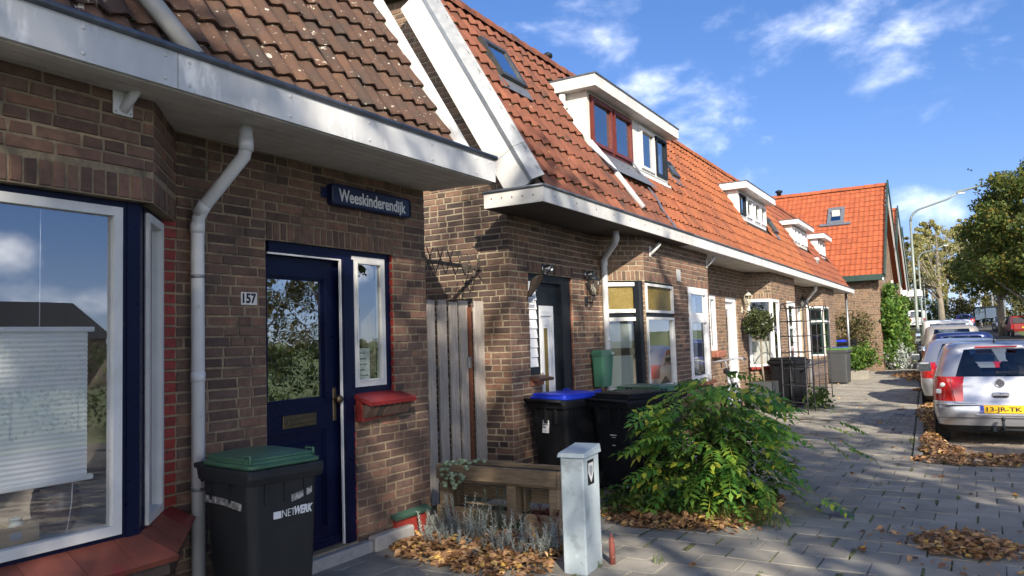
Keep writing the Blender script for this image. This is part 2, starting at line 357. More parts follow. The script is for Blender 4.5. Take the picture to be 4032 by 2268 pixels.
M_BLUEP = pm('blue_plastic', (0.0144, 0.042, 0.504), (0.0192, 0.054, 0.6), 4, .38, .08, 250)
M_LGREENP = pm('light_green_plastic', (.10, .22, .06), (.08, .18, .05), 4, .4)
M_RUBBER = pm('rubber', (.012, .012, .013), (.022, .022, .022), 30, .8, .2)
M_STEEL = pm('steel', (.45, .45, .46), (.35, .35, .36), 10, .3, 0, metal=1.0)
M_BRASS = pm('tarnished_brass', (.16, .12, .07), (.11, .085, .055), 20, .42, .1, metal=.8)
M_DARK = pm('dark_room', (.055, .05, .045), (.04, .036, .033), 1.5, .9)
M_ROOMW = pm('room_wall', (.30, .27, .24), (.24, .21, .19), 1.5, .9)
M_GLASS = glass('window_glass', (.96, .98, .985), .24, 0, .03, 1.2)
M_GLASSD = glass('door_glass', (.5, .52, .5), .42, .008, .03, 7, .05)
M_GLASSO = glass('plain_glass', (.95, .97, .98), .12)
M_AMBER = pm('amber_glass', (.36, .27, .065), (.28, .20, .045), 22, .16, .9, 45, transl=.45, spec=.6)
M_BLINDW = pm('pleated_blind', (.84, .86, .87), (.80, .83, .84), 9, .8, 0, transl=.12)
M_CURT = pm('white_curtain', (.62, .62, .58), (.5, .5, .46), 6, .9, 0, transl=.3)
M_WOODG = pm('grey_weathered_wood', (0.414, 0.3748, 0.3337), (0.2622, 0.2342, 0.2118), 7, .85, .5, 60, rnd=.16, stretch=(6, 6, .7), spots=[((.11, .09, .075), 16, .6, .75)])
M_WOODP = pm('old_pallet_wood', (0.3146, 0.2304, 0.1441), (0.1704, 0.1257, 0.0834), 9, .85, .5, 50, rnd=.2, stretch=(.9, 7, 9), spots=[((.06, .045, .03), 14, .58, .75), ((.08, .09, .03), 6, .62, .74, .6)])
M_RUST = pm('rusty_steel', (.17, .06, .028), (.10, .035, .018), 25, .8, .3)
M_GALV = pm('galvanised', (.30, .32, .33), (.22, .235, .25), 12, .45, .05, metal=.7)
M_SOIL = pm('soil', (.05, .036, .024), (.032, .024, .017), 20, .95, .8, 90)
M_MOSS = pm('moss', (.045, .055, .018), (.028, .030, .014), 30, .95, .6, 120, rnd=.3)
# ------------------------------------------------------------------ masonry and roofing kits
COURSE = 2.36 / 35
_bg = {}
def brick_geo(l, h, var):
    "brick face block: chamfered, slightly uneven; x along, y = outwards, z up; centred"
    key = (round(l, 2), round(h, 3), var)
    if key in _bg: return _bg[key]
    r = random.Random(hash(key) % 99991); a, b = l / 2, h / 2; c = 0.0045
    j = lambda s=.0042: r.uniform(-s, s)
    back = [(-a, -.03, -b), (a, -.03, -b), (a, -.03, b), (-a, -.03, b)]
    mid = [(-a + j(), -.001, -b + j(.002)), (a + j(), -.001, -b + j(.002)), (a + j(), -.001, b + j(.002)), (-a + j(), -.001, b + j(.002))]
    fr = [(x - math.copysign(c, x), .006 + j(.0026), z - math.copysign(c, z)) for x, y, z in mid]
    vs = np.array(back + mid + fr)
    fs = [(0, 1, 5, 4), (1, 2, 6, 5), (2, 3, 7, 6), (3, 0, 4, 7), (4, 5, 9, 8), (5, 6, 10, 9), (6, 7, 11, 10), (7, 4, 8, 11), (8, 9, 10, 11)]
    _bg[key] = (vs, fs); return _bg[key]
_bm = {}
def brick_mesh(l, h, var, mat):
    key = (round(l, 2), round(h, 3), var, mat.name)
    if key not in _bm:
        vs, fs = brick_geo(l, h, var); me = bpy.data.meshes.new('brick'); me.from_pydata([tuple(v) for v in vs], [], fs); me.materials.append(mat); _bm[key] = me
    return _bm[key]
def subtract(iv, cuts):
    out = [iv]
    for a, b in cuts:
        nx = []
        for p, q in out:
            if b <= p or a >= q: nx.append((p, q)); continue
            if a > p: nx.append((p, a))
            if b < q: nx.append((b, q))
        out = nx
    return [(p, q) for p, q in out if q - p > .02]
class Wall:
    """brick wall of one house: segments in the house frame; each segment runs with its outer face on the right-hand side"""
    def __init__(s, root, mat, mortar, seed=1):
        s.root = root; s.mat = mat; s.mortar = mortar; s.mb = MB(); s.bricks = []; s.r = random.Random(seed)
    def seg(s, p0, p1, z0, z1, openings=(), soldiers=(), mat=None, top=None, thick=0.11, stretch=.55, rows=True, noback=False, colour_fn=None):
        mat = mat or s.mat
        p0 = Vector((p0[0], p0[1], 0)); p1 = Vector((p1[0], p1[1], 0)); d = p1 - p0; Ln = d.length; d.normalize(); n = Vector((d.y, -d.x, 0))
        # mortar backing: cells of a grid around the openings
        if not noback:
            us = sorted(set([0, Ln] + [u for o in openings for u in o[:2] if 0 < u < Ln])); zs = sorted(set([z0, z1] + [z for o in openings for z in o[2:4] if z0 < z < z1]))
            if top:
                k = 14; us = sorted(set(us + [Ln * i / k for i in range(k + 1)]))
            solid = {}
            for i in range(len(us) - 1):
                for k in range(len(zs) - 1):
                    um, zm = (us[i] + us[i + 1]) / 2, (zs[k] + zs[k + 1]) / 2
                    solid[(i, k)] = not any(o[0] < um < o[1] and o[2] < zm < o[3] for o in openings)
            P = lambda u, z, t: p0 + d * u + Vector((0, 0, z)) - n * t
            for (i, k), ok in solid.items():
                if not ok: continue
                ua, ub, za, zb = us[i], us[i + 1], zs[k], zs[k + 1]
                zta = min(zb, top(ua)) if top else zb; ztb = min(zb, top(ub)) if top else zb
                if zta <= za and ztb <= za: continue
                zta = max(zta, za + .001); ztb = max(ztb, za + .001)
                s.mb.add([P(ua, za, 0), P(ub, za, 0), P(ub, ztb, 0), P(ua, zta, 0)], [(0, 1, 2, 3)])
                if i + 1 < len(us) - 1 and not solid.get((i + 1, k), False): s.mb.add([P(ub, za, 0), P(ub, za, thick), P(ub, ztb, thick), P(ub, ztb, 0)], [(0, 1, 2, 3)])
                if i > 0 and not solid.get((i - 1, k), False): s.mb.add([P(ua, za, thick), P(ua, za, 0), P(ua, zta, 0), P(ua, zta, thick)], [(0, 1, 2, 3)])
                if not solid.get((i, k + 1), False): s.mb.add([P(ua, zta, 0), P(ub, ztb, 0), P(ub, ztb, thick), P(ua, zta, thick)], [(0, 1, 2, 3)])
                if not solid.get((i, k - 1), False): s.mb.add([P(ub, za, 0), P(ua, za, 0), P(ua, za, thick), P(ub, za, thick)], [(0, 1, 2, 3)])
        if not rows: return
        H = COURSE - .0108
        k0 = int(math.floor(z0 / COURSE + .5)); k = k0
        while (k + .5) * COURSE < z1 + .01:
            zc = (k + .5) * COURSE
            if zc - H / 2 < z0 - .012: k += 1; continue
            cuts = [(o[0], o[1]) for o in list(openings) + list(soldiers) if o[2] < zc < o[3]]
            for a, b in subtract((0, Ln), cuts):
                u = a + (.0 if (b - a) < .25 else s.r.choice((0, 0, -.11, -.055)))
                while u < b - .005:
                    ln = .218 if s.r.random() < stretch else .105
                    ln *= s.r.uniform(.97, 1.03); e = u + ln
                    if b - e < .045: e = b
                    ua, ub = max(u, a), min(e, b)
                    if ub - ua > .03:
                        uc = (ua + ub) / 2
                        if not top or zc + H / 2 < top(uc) - .01:
                            s.bricks.append((p0 + d * uc + Vector((0, 0, zc + s.r.uniform(-.0015, .0015))) + n * s.r.uniform(-.002, .002), d, n, ub - ua - .003 if e >= b else ub - ua - .002, H + s.r.uniform(-.002, .002), False, colour_fn(uc, zc) if colour_fn else mat))
                    u = e + .0105
            k += 1
        for (a, b, za, zb) in soldiers:
            u = a + .004
            nb = max(1, int(round((b - a) / .0665))); w = (b - a) / nb
            for i in range(nb):
                uc = a + (i + .5) * w
                s.bricks.append((p0 + d * uc + Vector((0, 0, (za + zb) / 2)) + n * s.r.uniform(-.002, .003), d, n, zb - za - .012, w - .0115, True, mat))
    def finish(s, limit=300, name='wall'):
        w = s.mb.build(name, s.mortar, s.root, recalc=False)
        Mx = Matrix.Translation(s.root.location) @ Matrix.Rotation(s.root.rotation_euler.z, 4, 'Z')
        sc = []
        for i, (c, d, n, l, h, vert, mat) in enumerate(s.bricks):
            wp = Mx @ c; wn = Mx.to_3x3() @ n; x, y, z = to_px(wp)
            vis = z > .3 and -40 < x < 4072 and -40 < y < 2308 and (Vector(CAMP) - wp).dot(wn) > 0
            sc.append((-(l * h) * abs((Vector(CAMP) - wp).normalized().dot(wn)) / (z * z) if vis else 0, i))
        sc.sort(); keep = set(i for a, i in sc[:limit] if a < 0)
        groups = {}
        for i, (c, d, n, l, h, vert, mat) in enumerate(s.bricks):
            var = i % 5
            if vert: X, Z = Vector((0, 0, 1)), -d
            else: X, Z = d, Vector((0, 0, 1))
            rot = Matrix((X, n, Z)).transposed()
            if i in keep:
                o = bpy.data.objects.new('brick', brick_mesh(l, h, var, mat)); COL.objects.link(o); o.parent = w
                tilt = Matrix.Rotation(s.r.uniform(-.008, .008), 3, 'Y')
                o.matrix_basis = Matrix.Translation(c) @ (rot @ tilt).to_4x4()
            else:
                vs, fs = brick_geo(l, h, var)
                A = np.array([[X.x, n.x, Z.x], [X.y, n.y, Z.y], [X.z, n.z, Z.z]])
                g = groups.setdefault(mat.name, [[], [], 0]); g[0].append(vs @ A.T + np.array(c)); g[1] += [tuple(q + g[2] for q in f) for f in fs]; g[2] += 12
        for mn, (vs, fs, _) in groups.items():
            me = bpy.data.meshes.new('brickwork'); me.from_pydata(np.concatenate(vs).tolist(), [], fs); me.materials.append(bpy.data.materials[mn])
            o = link('brickwork', me, w); o['kind'] = 'stuff'
        return w

def tile_profile(u):  # height across one pantile, 0..1 -> metres
    return .030 * (.5 - .5 * math.cos(2 * math.pi * min(1, max(0, u)) ** .8)) if u < .999 else 0.0
_tg = {}
def tile_geo(w, l, var, seg=9, flat=False):
    key = (round(w, 3), round(l, 3), var, seg, flat)
    if key in _tg: return _tg[key]
    r = random.Random(var * 31 + 5); vs = []; fs = []
    n = seg + 1
    hs = []
    for i in range(n):
        u = i / seg
        if flat: z = .022 if u > .86 else (.012 if u > .8 else .004 * math.cos(u * 6.28))
        else: z = min(.040, .2 * w) * (0.5 + 0.5 * math.cos(2 * math.pi * (u - .72))) ** .9
        hs.append(z)
    for row, (yy, lift) in enumerate(((l * 1.12, .000), (l * .5, .015), (0.012, .033), (0.0, .029), (0.004, .002))):
        for i in range(n):
            u = i / seg
            vs.append((u * w + r.uniform(-.001, .001), yy + (r.uniform(-.004, .004) if row >= 2 else 0) - (.004 * math.sin(u * math.pi) if row >= 2 else 0), hs[i] + lift))
    for row in range(4):
        for i in range(seg): a = row * n + i; fs.append((a, a + n, a + n + 1, a + 1))
    b = len(vs)  # right-hand edge lip
    for yy, lift in ((l * 1.12, 0), (0, .022)): vs.append((w, yy, hs[-1] + lift - .016))
    fs.append((n - 1, 3 * n + n - 1, b + 1, b))
    _tg[key] = (np.array(vs), fs); return _tg[key]
_tm = {}
def tile_mesh(w, l, var, mat, seg, flat):
    key = (round(w, 3), round(l, 3), var, mat.name, seg, flat)
    if key not in _tm:
        vs, fs = tile_geo(w, l, var, seg, flat); me = bpy.data.meshes.new('roof_tile'); me.from_pydata(vs.tolist(), [], fs); me.materials.append(mat)
        me.polygons.foreach_set('use_smooth', [i < seg * 2 for i in range(len(fs))]); _tm[key] = me
    return _tm[key]
def tile_roof(parent, root, origin, e1, up, length, slope, tw, tl, mat, under, skip=(), seg=9, flat=False, limit=300, seed=1, name='roof', matfn=None, keepfn=None):
    """tiled slope. origin = lower-left corner on the eave, e1 along the eave, up along the slope (house frame)"""
    e1, up = Vector(e1).normalized(), Vector(up).normalized(); nrm = e1.cross(up); o = Vector(origin); r = random.Random(seed)
    mb = MB(); q = [o, o + e1 * length, o + e1 * length + up * slope, o + up * slope]
    mb.add([p - nrm * .012 for p in q] + [p - nrm * .06 for p in q], [(0, 1, 2, 3), (7, 6, 5, 4), (0, 4, 5, 1), (1, 5, 6, 2), (2, 6, 7, 3), (3, 7, 4, 0)])
    base = mb.build(name, under, parent)
    nc = int(round(length / tw)); tw = length / nc; nr = int(round(slope / tl)); tl = slope / nr
    Mx = Matrix.Translation(root.location) @ Matrix.Rotation(root.rotation_euler.z, 4, 'Z')
    cand = []
    for j in range(nr):
        for i in range(nc):
            c = o + e1 * (i * tw) + up * (j * tl)
            uc, sc = (i + .5) * tw, (j + .5) * tl
            if any(a < uc < b and p < sc < s2 for a, b, p, s2 in skip): continue
            if keepfn and not keepfn(uc, sc): continue
            x, y, z = to_px(Mx @ c); vis = z > .3 and -80 < x < 4112 and -80 < y < 2348
            cand.append((-1 / z if vis else 0, i, j, c))
    order = sorted(range(len(cand)), key=lambda k: cand[k][0]); keep = set(k for k in order[:limit] if cand[k][0] < 0)
    rest = {}
    rot0 = Matrix((e1, up, nrm)).transposed()
    for k, (_, i, j, c) in enumerate(cand):
        var = r.randrange(4); m = matfn(i, j, r) if matfn else mat
        rot = rot0 @ Matrix.Rotation(r.gauss(0, .008), 3, 'Z') @ Matrix.Rotation(r.gauss(0, .012), 3, 'X')
        c2 = c + nrm * r.uniform(-.002, .003) + up * r.uniform(-.006, .006)
        if k in keep:
            ob = bpy.data.objects.new('roof_tile', tile_mesh(tw, tl, var, m, seg, flat)); COL.objects.link(ob); ob.parent = base
            ob.matrix_basis = Matrix.Translation(c2) @ rot.to_4x4()
        else:
            vs, fs = tile_geo(tw, tl, var, seg, flat); g = rest.setdefault(m.name, [[], [], 0]); A = np.array(rot)
            g[0].append(vs @ A.T + np.array(c2)); g[1] += [tuple(q + g[2] for q in f) for f in fs]; g[2] += len(vs)
    for mn, (vs, fs, _) in rest.items():
        me = bpy.data.meshes.new('tiling'); me.from_pydata(np.concatenate(vs).tolist(), [], fs); me.materials.append(bpy.data.materials[mn]); ob = link('tiling', me, base); ob['kind'] = 'stuff'
        me.polygons.foreach_set('use_smooth', [True] * len(me.polygons))
    return base
def ridge_caps(parent, p, q, r, mat, step=.32, name='ridge_tile'):
    p, q = Vector(p), Vector(q); d = q - p; n = max(1, int(d.length / step)); d.normalize(); st = (Vector(q) - Vector(p)).length / n
    sd = d.cross(Vector((0, 0, 1))).normalized()
    mb = MB(); pr = []
    seg = 8; vs = []
    for yy, rr in ((0, r * 1.08), (.03, r * 1.1), (st * 1.04, r * .95)):
        for k in range(seg + 1):
            a = math.pi * (k / seg) * 1.1 - .05 * math.pi; vs.append(tuple(d * yy + sd * (math.cos(a) * rr) + Vector((0, 0, math.sin(a) * rr))))
    fs = [(j * (seg + 1) + k, j * (seg + 1) + k + 1, (j + 1) * (seg + 1) + k + 1, (j + 1) * (seg + 1) + k) for j in range(2) for k in range(seg)]
    fs.append(tuple(range(seg + 1)))
    me = bpy.data.meshes.new(name); me.from_pydata(vs, [], fs); me.materials.append(mat)
    for i in range(n):
        o = bpy.data.objects.new(name, me); COL.objects.link(o); o.parent = parent; o.location = p + d * (i * st) + Vector((0, 0, random.uniform(-.006, .006)))
def moss_clumps(parent, pts, mat, name='moss'):
    "little cushions of moss, one mesh"
    vs = []; fs = []; b = 0
    for p, r in pts:
        p = Vector(p); k = 6; ring = []
        vs.append(tuple(p + Vector((0, 0, r * .8))))
        for lv, (rr, zz) in enumerate(((.6, .55), (1, 0))):
            for i in range(k):
                a = 2 * math.pi * i / k + random.random() * .5; q = rr * r * random.uniform(.8, 1.2); vs.append((p.x + q * math.cos(a), p.y + q * math.sin(a), p.z + zz * r * random.uniform(.6, 1.1)))
        for i in range(k):
            fs.append((b, b + 1 + i, b + 1 + (i + 1) % k)); fs.append((b + 1 + i, b + 1 + k + i, b + 1 + k + (i + 1) % k, b + 1 + (i + 1) % k))
        b += 1 + 2 * k
    me = bpy.data.meshes.new(name); me.from_pydata(vs, [], fs); me.materials.append(mat); o = link(name, me, parent); o['kind'] = 'stuff'; return o

# window kit: a window lies in a plane given by origin o, axes a (along) and z; n = outward
class Plane:
    def __init__(s, p0, p1, inset=0.0):
        p0 = Vector((p0[0], p0[1], 0)); p1 = Vector((p1[0], p1[1], 0)); s.d = (p1 - p0).normalized(); s.n = Vector((s.d.y, -s.d.x, 0)); s.o = p0 - s.n * inset; s.L = (p1 - p0).length
    def P(s, u, z, t=0.0): return s.o + s.d * u + s.n * t + Vector((0, 0, z))
    def slab(s, mb, u0, u1, z0, z1, t0, t1, mi=0):
        lo = [s.P(u0, z0, t0), s.P(u1, z0, t0), s.P(u1, z0, t1), s.P(u0, z0, t1)]; hi = [s.P(u0, z1, t0), s.P(u1, z1, t0), s.P(u1, z1, t1), s.P(u0, z1, t1)]
        mb.hexa(lo, hi, mi)
    def ring(s, mb, u0, u1, z0, z1, w, t0, t1, mi=0, wb=None):
        wb = wb or w
        s.slab(mb, u0, u0 + w, z0, z1, t0, t1, mi); s.slab(mb, u1 - w, u1, z0, z1, t0, t1, mi)
        s.slab(mb, u0 + w, u1 - w, z1 - w, z1, t0, t1, mi); s.slab(mb, u0 + w, u1 - w, z0, z0 + wb, t0, t1, mi)
def window(parent, pl, u0, u1, z0, z1, outer, inner, ow=.05, iw=.045, glassm=None, transom=None, trm=None, top_glass=None, name='window', sash_t=.02, outer_t=.035, sillm=None):
    "outer fixed frame, inner sash(es) and pane(s)"
    mb = MB(); pl.ring(mb, u0, u1, z0, z1, ow, -.05, outer_t)
    if transom: pl.slab(mb, u0 + ow, u1 - ow, transom - .03, transom + .03, -.05, outer_t + .003)
    w = mb.build(name, outer, parent)
    def sash(a, b, c, d, g):
        mb = MB(); pl.ring(mb, a, b, c, d, iw, -.03, sash_t + .018); f = mb.build('sash', inner, w)
        mb = MB(); mb.add([pl.P(a + iw - .004, c + iw - .004), pl.P(b - iw + .004, c + iw - .004), pl.P(b - iw + .004, d - iw + .004), pl.P(a + iw - .004, d - iw + .004)], [(0, 1, 2, 3)]); mb.build('pane', g, w, recalc=False)
    if transom:
        sash(u0 + ow, u1 - ow, z0 + ow, transom - .03, glassm or M_GLASS); sash(u0 + ow, u1 - ow, transom + .03, z1 - ow, top_glass or glassm or M_GLASS)
    else: sash(u0 + ow, u1 - ow, z0 + ow, z1 - ow, glassm or M_GLASS)
    return w
def room(parent, pts, z0, z1, mat=M_DARK, name='interior'):
    "dark room behind the windows: floor, ceiling and walls, open towards the street"
    n = len(pts); mb = MB(); lo = [(x, y, z0) for x, y in pts]; hi = [(x, y, z1) for x, y in pts]
    mb.add(lo + hi, [tuple(range(n)), tuple(range(n, 2 * n))[::-1]] + [(i, i + 1, n + i + 1, n + i) for i in range(n - 1)])
    return mb.build(name, mat, parent, recalc=False)
# ------------------------------------------------------------------ house with the navy door (local frame: x = out of the facade, y along the street)
M_TILE7 = pm('brown_roof_tile', (.8, .8, .8), (1.2, 1.12, 1.05), 5, .88, .5, 120, ramp=[(0, (0.06334, 0.03757, 0.02694)), (.35, (0.09041, 0.05182, 0.03502)), (.7, (0.07535, 0.04534, 0.03367)), (1, (0.1115, 0.06345, 0.04176))],
             spots=[((.050, .040, .034), 3.2, .46, .70, .85), ((.055, .045, .022), 11, .60, .72, .7), ((.52, .49, .42), 15, .655, .68, .9), ((.50, .47, .40), 34, .66, .69, .8)])
M_UNDER = pm('roof_underlay', (.03, .025, .022), None, 5, .9)
G7X = .746                                             # fascia plane
h7 = thing('terraced_house', 'dark brick house with navy front door, bay window and brown pantile roof', 'house', (-4.216, 0, 0))
B = .45; YB = 2.95; YC = YB - B                         # bay: inner and outer corner
w7 = Wall(h7, M_BRICK, M_MORTAR, 3)
LT, LS = 2.36, 2.36 + 2 * COURSE
w7.seg((0, YB), (0, 5.44), 0, 3.0, openings=[(3.645 - YB, 4.525 - YB, .10, LT), (4.5 - YB, 5.0 - YB, 1.21, LT)], soldiers=[(3.645 - YB, 5.02 - YB, LT, LS)], thick=.12)
w7.seg((0, 5.44), (-3.5, 5.44), 0, 3.0)
# red painted reveals beside the side window and below it
w7.seg((-.115, 5.0), (-.004, 5.0), 1.21, LT, mat=M_REDP, noback=True, stretch=0)
w7.seg((-.115, 4.525), (-.004, 4.525), .06, 1.14, mat=M_REDP, noback=True, stretch=0)
w7.seg((-.02, 4.527), (.0, 4.60), .06, 1.14, mat=M_REDP, noback=True, stretch=0, rows=False)
# bay: header above the windows and base below the sill
w7.seg((B, -1.0), (B, YC), LT + .04, 3.12, soldiers=[(0, YC + 1.0, LT + .04, LS + .04)])
w7.seg((B, YC), (0, YB), LT + .04, 3.12, soldiers=[(0, B * 1.414, LT + .04, LS + .04)])
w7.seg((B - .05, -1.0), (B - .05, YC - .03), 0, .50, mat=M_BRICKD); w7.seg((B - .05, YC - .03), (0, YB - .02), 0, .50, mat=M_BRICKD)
# red painted pier where the bay meets the wall
w7.seg((0, YB - .114), (0, YB), .62, LT + .04, mat=M_REDP, stretch=.0)
W7 = w7.finish(300)
mb = MB()   # underside of the bay header
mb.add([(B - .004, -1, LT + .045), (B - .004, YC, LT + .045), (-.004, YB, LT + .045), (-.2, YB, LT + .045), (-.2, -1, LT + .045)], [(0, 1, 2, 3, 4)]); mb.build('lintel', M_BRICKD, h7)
# sill of quarry tiles round the bay
M_QUARRY = pm('quarry_tile', (0.221, 0.065, 0.0416), (0.156, 0.0494, 0.0338), 9, .5, .15, 60, rnd=.15, spots=[((.24, .06, .035), 12, .6, .7), ((.17, .03, .032), 3, .58, .66)])
sill = MB(); so = B + .145
sillp = MB().add([(B - .12, -1, .655), (so - .01, -1, .535), (so - .01, YC + .055, .535), (B - .12, YC - .06, .655)], [(0, 1, 2, 3)])
sillp.add([(B - .12, YC - .06, .655), (so - .01, YC + .02, .535), (.12, YB + .03, .60), (-.02, YB - .03, .66)], [(0, 1, 2, 3)])
sillp.box(B - .1, -1, .46, so - .03, YC + .02, .53); 
sl = sillp.build('bay_sill', M_BRICKD, h7)
def quad_tile(c, th, name, mat, parent):
    c = [Vector(p) for p in c]; nn = (c[1] - c[0]).cross(c[3] - c[0]).normalized(); nn = nn if nn.z > 0 else -nn
    cen = sum(c, Vector()) / 4; c = [cen + (p - cen) * .985 for p in c]
    mb = MB(); mb.hexa([p - nn * .02 for p in c], [p + nn * th for p in c]); return mb.build(name, mat, parent)
y = YC + .05
edges = [YC + .055]; 
while edges[-1] > -.6: edges.append(edges[-1] - .232)
for a, b in zip(edges[1:], edges[:-1]):
    last = abs(b - (YC + .055)) < 1e-6
    quad_tile([(B - .10, a, .662), (so, a, .538), (so, b, .538), (B - .10, b - (.10 if last else 0), .662)], .012, 'sill_tile', M_QUARRY, sl)
P0, P1 = Vector((so, YC + .03, .538)), Vector((.13, YB + .04, .60)); Q0, Q1 = Vector((B - .10, YC - .045, .662)), Vector((-.01, YB - .03, .668))
for k in range(3):
    f = lambda a, b, t: a + (b - a) * t
    quad_tile([f(Q0, Q1, k / 3), f(P0, P1, k / 3), f(P0, P1, (k + 1) / 3), f(Q0, Q1, (k + 1) / 3)], .012, 'sill_tile', M_QUARRY if k < 2 else pm('red_sill_paint', (.20, .022, .026), (.15, .02, .022), 10, .4), sl)
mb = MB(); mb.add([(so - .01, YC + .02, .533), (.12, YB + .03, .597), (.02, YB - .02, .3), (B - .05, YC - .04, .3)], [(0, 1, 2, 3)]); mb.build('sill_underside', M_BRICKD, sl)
# bay windows
plF = Plane((B - .075, -1.0), (B - .075, 2.469))
bw = window(h7, plF, .2, plF.L - .075, .645, LT + .038, M_NAVY, M_WHITE, ow=.036, iw=.048, glassm=M_GLASS, name='bay_window', outer_t=.012, sash_t=.012)
plS = Plane((B - .075, 2.469), (.0, 2.844))
bs_ = window(h7, plS, .06, plS.L - .008, .645, LT + .038, M_NAVY, M_WHITE, ow=.03, iw=.045, glassm=M_GLASSO, name='bay_window', outer_t=.012, sash_t=.012)
mb = MB(); mb.prism([(B - .19, 2.39), (B - .058, 2.39), (B - .058, 2.462), (B - .108, 2.512), (B - .19, 2.45)], .62, LT + .045, lambda p, q, t: (p, q, t)); mb.build('corner_post', M_NAVY, h7)
room(h7, [(B - .20, YC - .12), (-.1, YB - .15), (-3.2, YB - .15), (-3.2, -1.2), (B - .2, -1.2)], .55, 2.9, M_ROOMW)
mb = MB(); mb.box(-.25, -1.1, .68, B - .14, YC - .14, .715); mb.build('window_board', M_WHITE2, h7)
# door, frame, side window
mb = MB(); F = -.09
mb.box(F - .06, 3.645, .08, -.05, 3.70, LT); mb.box(F - .06, 3.70, 2.285, -.03, 4.535, LT); mb.box(F - .06, 4.462, .03, -.012, 4.535, 2.285); mb.box(-.06, 4.425, .03, -.012, 4.462, 2.285)
mb.box(F - .05, 4.535, 2.315, -.035, 5.0, LT); mb.box(F - .05, 4.535, 1.21, -.035, 5.0, 1.275); mb.box(F - .05, 4.925, 1.275, -.035, 5.0, 2.315)
df = mb.build('door_frame', M_NAVY, h7)
mb = MB(); mb.box(-.052, 4.408, .10, -.036, 4.423, 2.28); mb.box(-.052, 3.70, 2.268, -.036, 4.408, 2.28); mb.build('weather_strip', M_WHITE2, df)
dleaf = MB(); X0, X1 = F - .05, F - .005; GA, GB, GC, GD = 3.716, 4.30, 1.19, 2.136; PA, PB = .24, 1.0
dleaf.box(X0, 3.70, .11, X1, GA, 2.282); dleaf.box(X0, GB, .11, X1, 4.46, 2.282); dleaf.box(X0, GA, GD, X1, GB, 2.282); dleaf.box(X0, GA, PB, X1, GB, GC)
dleaf.box(X0, GA, .11, X1, GB, PA); dleaf.box(X0 + .005, GA, PA, X1 - .022, GB, PB)
# moulded steps round glass and panel
for k, (m_, t) in enumerate(((0, .006), (.012, -.004), (.024, -.013))):
    for (a, b, c, d) in ((GA, GB, GC, GD), (GA, GB, PA, PB)):
        dleaf.box(X0 + .01, a + m_, c + m_, X1 + t, b - m_, c + m_ + .012); dleaf.box(X0 + .01, a + m_, d - m_ - .012, X1 + t, b - m_, d - m_); dleaf.box(X0 + .01, b - m_ - .012, c + m_ + .012, X1 + t, b - m_, d - m_ - .012); dleaf.box(X0 + .01, a + m_, c + m_ + .012, X1 + t, a + m_ + .012, d - m_ - .012)
dleaf.bbox(X0 + .01, 3.80, .34, X1 - .012, 4.21, .90, .012)
dleaf.box(X1 - .01, 3.70, .11, X1 + .03, 4.455, .15); dleaf.box(X1 - .01, 3.70, .15, X1 + .016, 4.455, .175)
dl = dleaf.build('door', M_NAVY, h7)
MB().add([(F - .03, 3.735, 1.215), (F - .03, 4.275, 1.215), (F - .03, 4.275, 2.112), (F - .03, 3.735, 2.112)], [(0, 1, 2, 3)]).build('pane', M_GLASSD, dl, recalc=False)
mb = MB(); mb.bbox(X1 - .002, 3.865, 1.02, X1 + .012, 4.19, 1.115, .004); mb.bbox(X1 + .004, 3.91, 1.045, X1 + .02, 4.15, 1.085, .004); mb.build('letterbox', M_BRASS, dl)
mb = MB(); mb.bbox(X1 - .002, 4.365, 1.03, X1 + .010, 4.402, 1.285, .006); mb.lathe([(.016, 0), (.016, .03), (.030, .045), (.032, .06), (.02, .07), (.001, .073)], 14, (X1 + .008, 4.383, 1.195), ax=(1, 0, 0)); mb.build('handle', M_BRASS, dl)
plG = Plane((-.035, 4.53), (-.035, 4.92))
window(h7, plG, 0, .39, 1.275, 2.315, M_WHITE, M_WHITE, ow=.045, iw=.012, glassm=glass('side_glass', (.75, .8, .8), .25, 0, .06, 5), name='side_window', outer_t=.012, sash_t=.005)
room(h7, [(F - .06, 3.66), (-1.6, 3.66), (-1.6, 5.2), (F - .06, 5.2)], .12, 2.6, M_ROOMW, 'hallway')
mb = MB(); mb.box(-.3, 4.62, 1.3, -.14, 4.66, 2.3); mb.build('hall_curtain', M_CURT, h7)
mb = MB(); mb.box(-.082, 4.60, 1.29, -.079, 4.78, 1.58)
nt_ = mb.build('window_notice', M_WHITE2, h7)
M_INK = pm('ink', (.25, .27, .32), None, 5, .8)
for k, (ww, cc) in enumerate(((.06, .1), (.09, .1), (.11, .1), (.05, .1), (.13, .1))):
    mb = MB(); zz = 1.54 - k * .045; mb.box(-.079, 4.69 - ww / 2, zz - .006, -.077, 4.69 + ww / 2, zz + .006); mb.build('text_line', M_INK, nt_)
# red tiled sill below the side window on corbelled bricks
mb = MB(); poly = [(-.1, 1.215), (.06, 1.20), (.20, 1.135), (.20, 1.10), (.0, 1.0), (-.1, 1.0)]
M_REDS = MATS['red_sill_paint']
sw = MB().hexa([(-.03, 4.525, 1.01), (.06, 4.525, 1.01), (.06, 5.06, 1.04), (-.03, 5.06, 1.04)], [(-.03, 4.525, 1.20), (.06, 4.525, 1.17), (.06, 5.06, 1.17), (-.03, 5.06, 1.20)]).build('sill', M_REDP, h7)
for a, b in ((4.52, 4.70), (4.70, 4.88), (4.88, 5.075)):
    quad_tile([(-.04, a, 1.215), (.165, a, 1.15), (.165, b, 1.15), (-.04, b, 1.215)], .012, 'sill_tile', M_REDS, sw)
for k in range(8):
    a = 4.535 + k * .066
    MB().hexa([(.02, a, 1.025), (.085, a, 1.04), (.085, a + .054, 1.04), (.02, a + .054, 1.025)], [(.02, a, 1.14), (.150, a, 1.135), (.150, a + .054, 1.135), (.02, a + .054, 1.14)]).build('corbel_brick', M_BRICKD, sw)
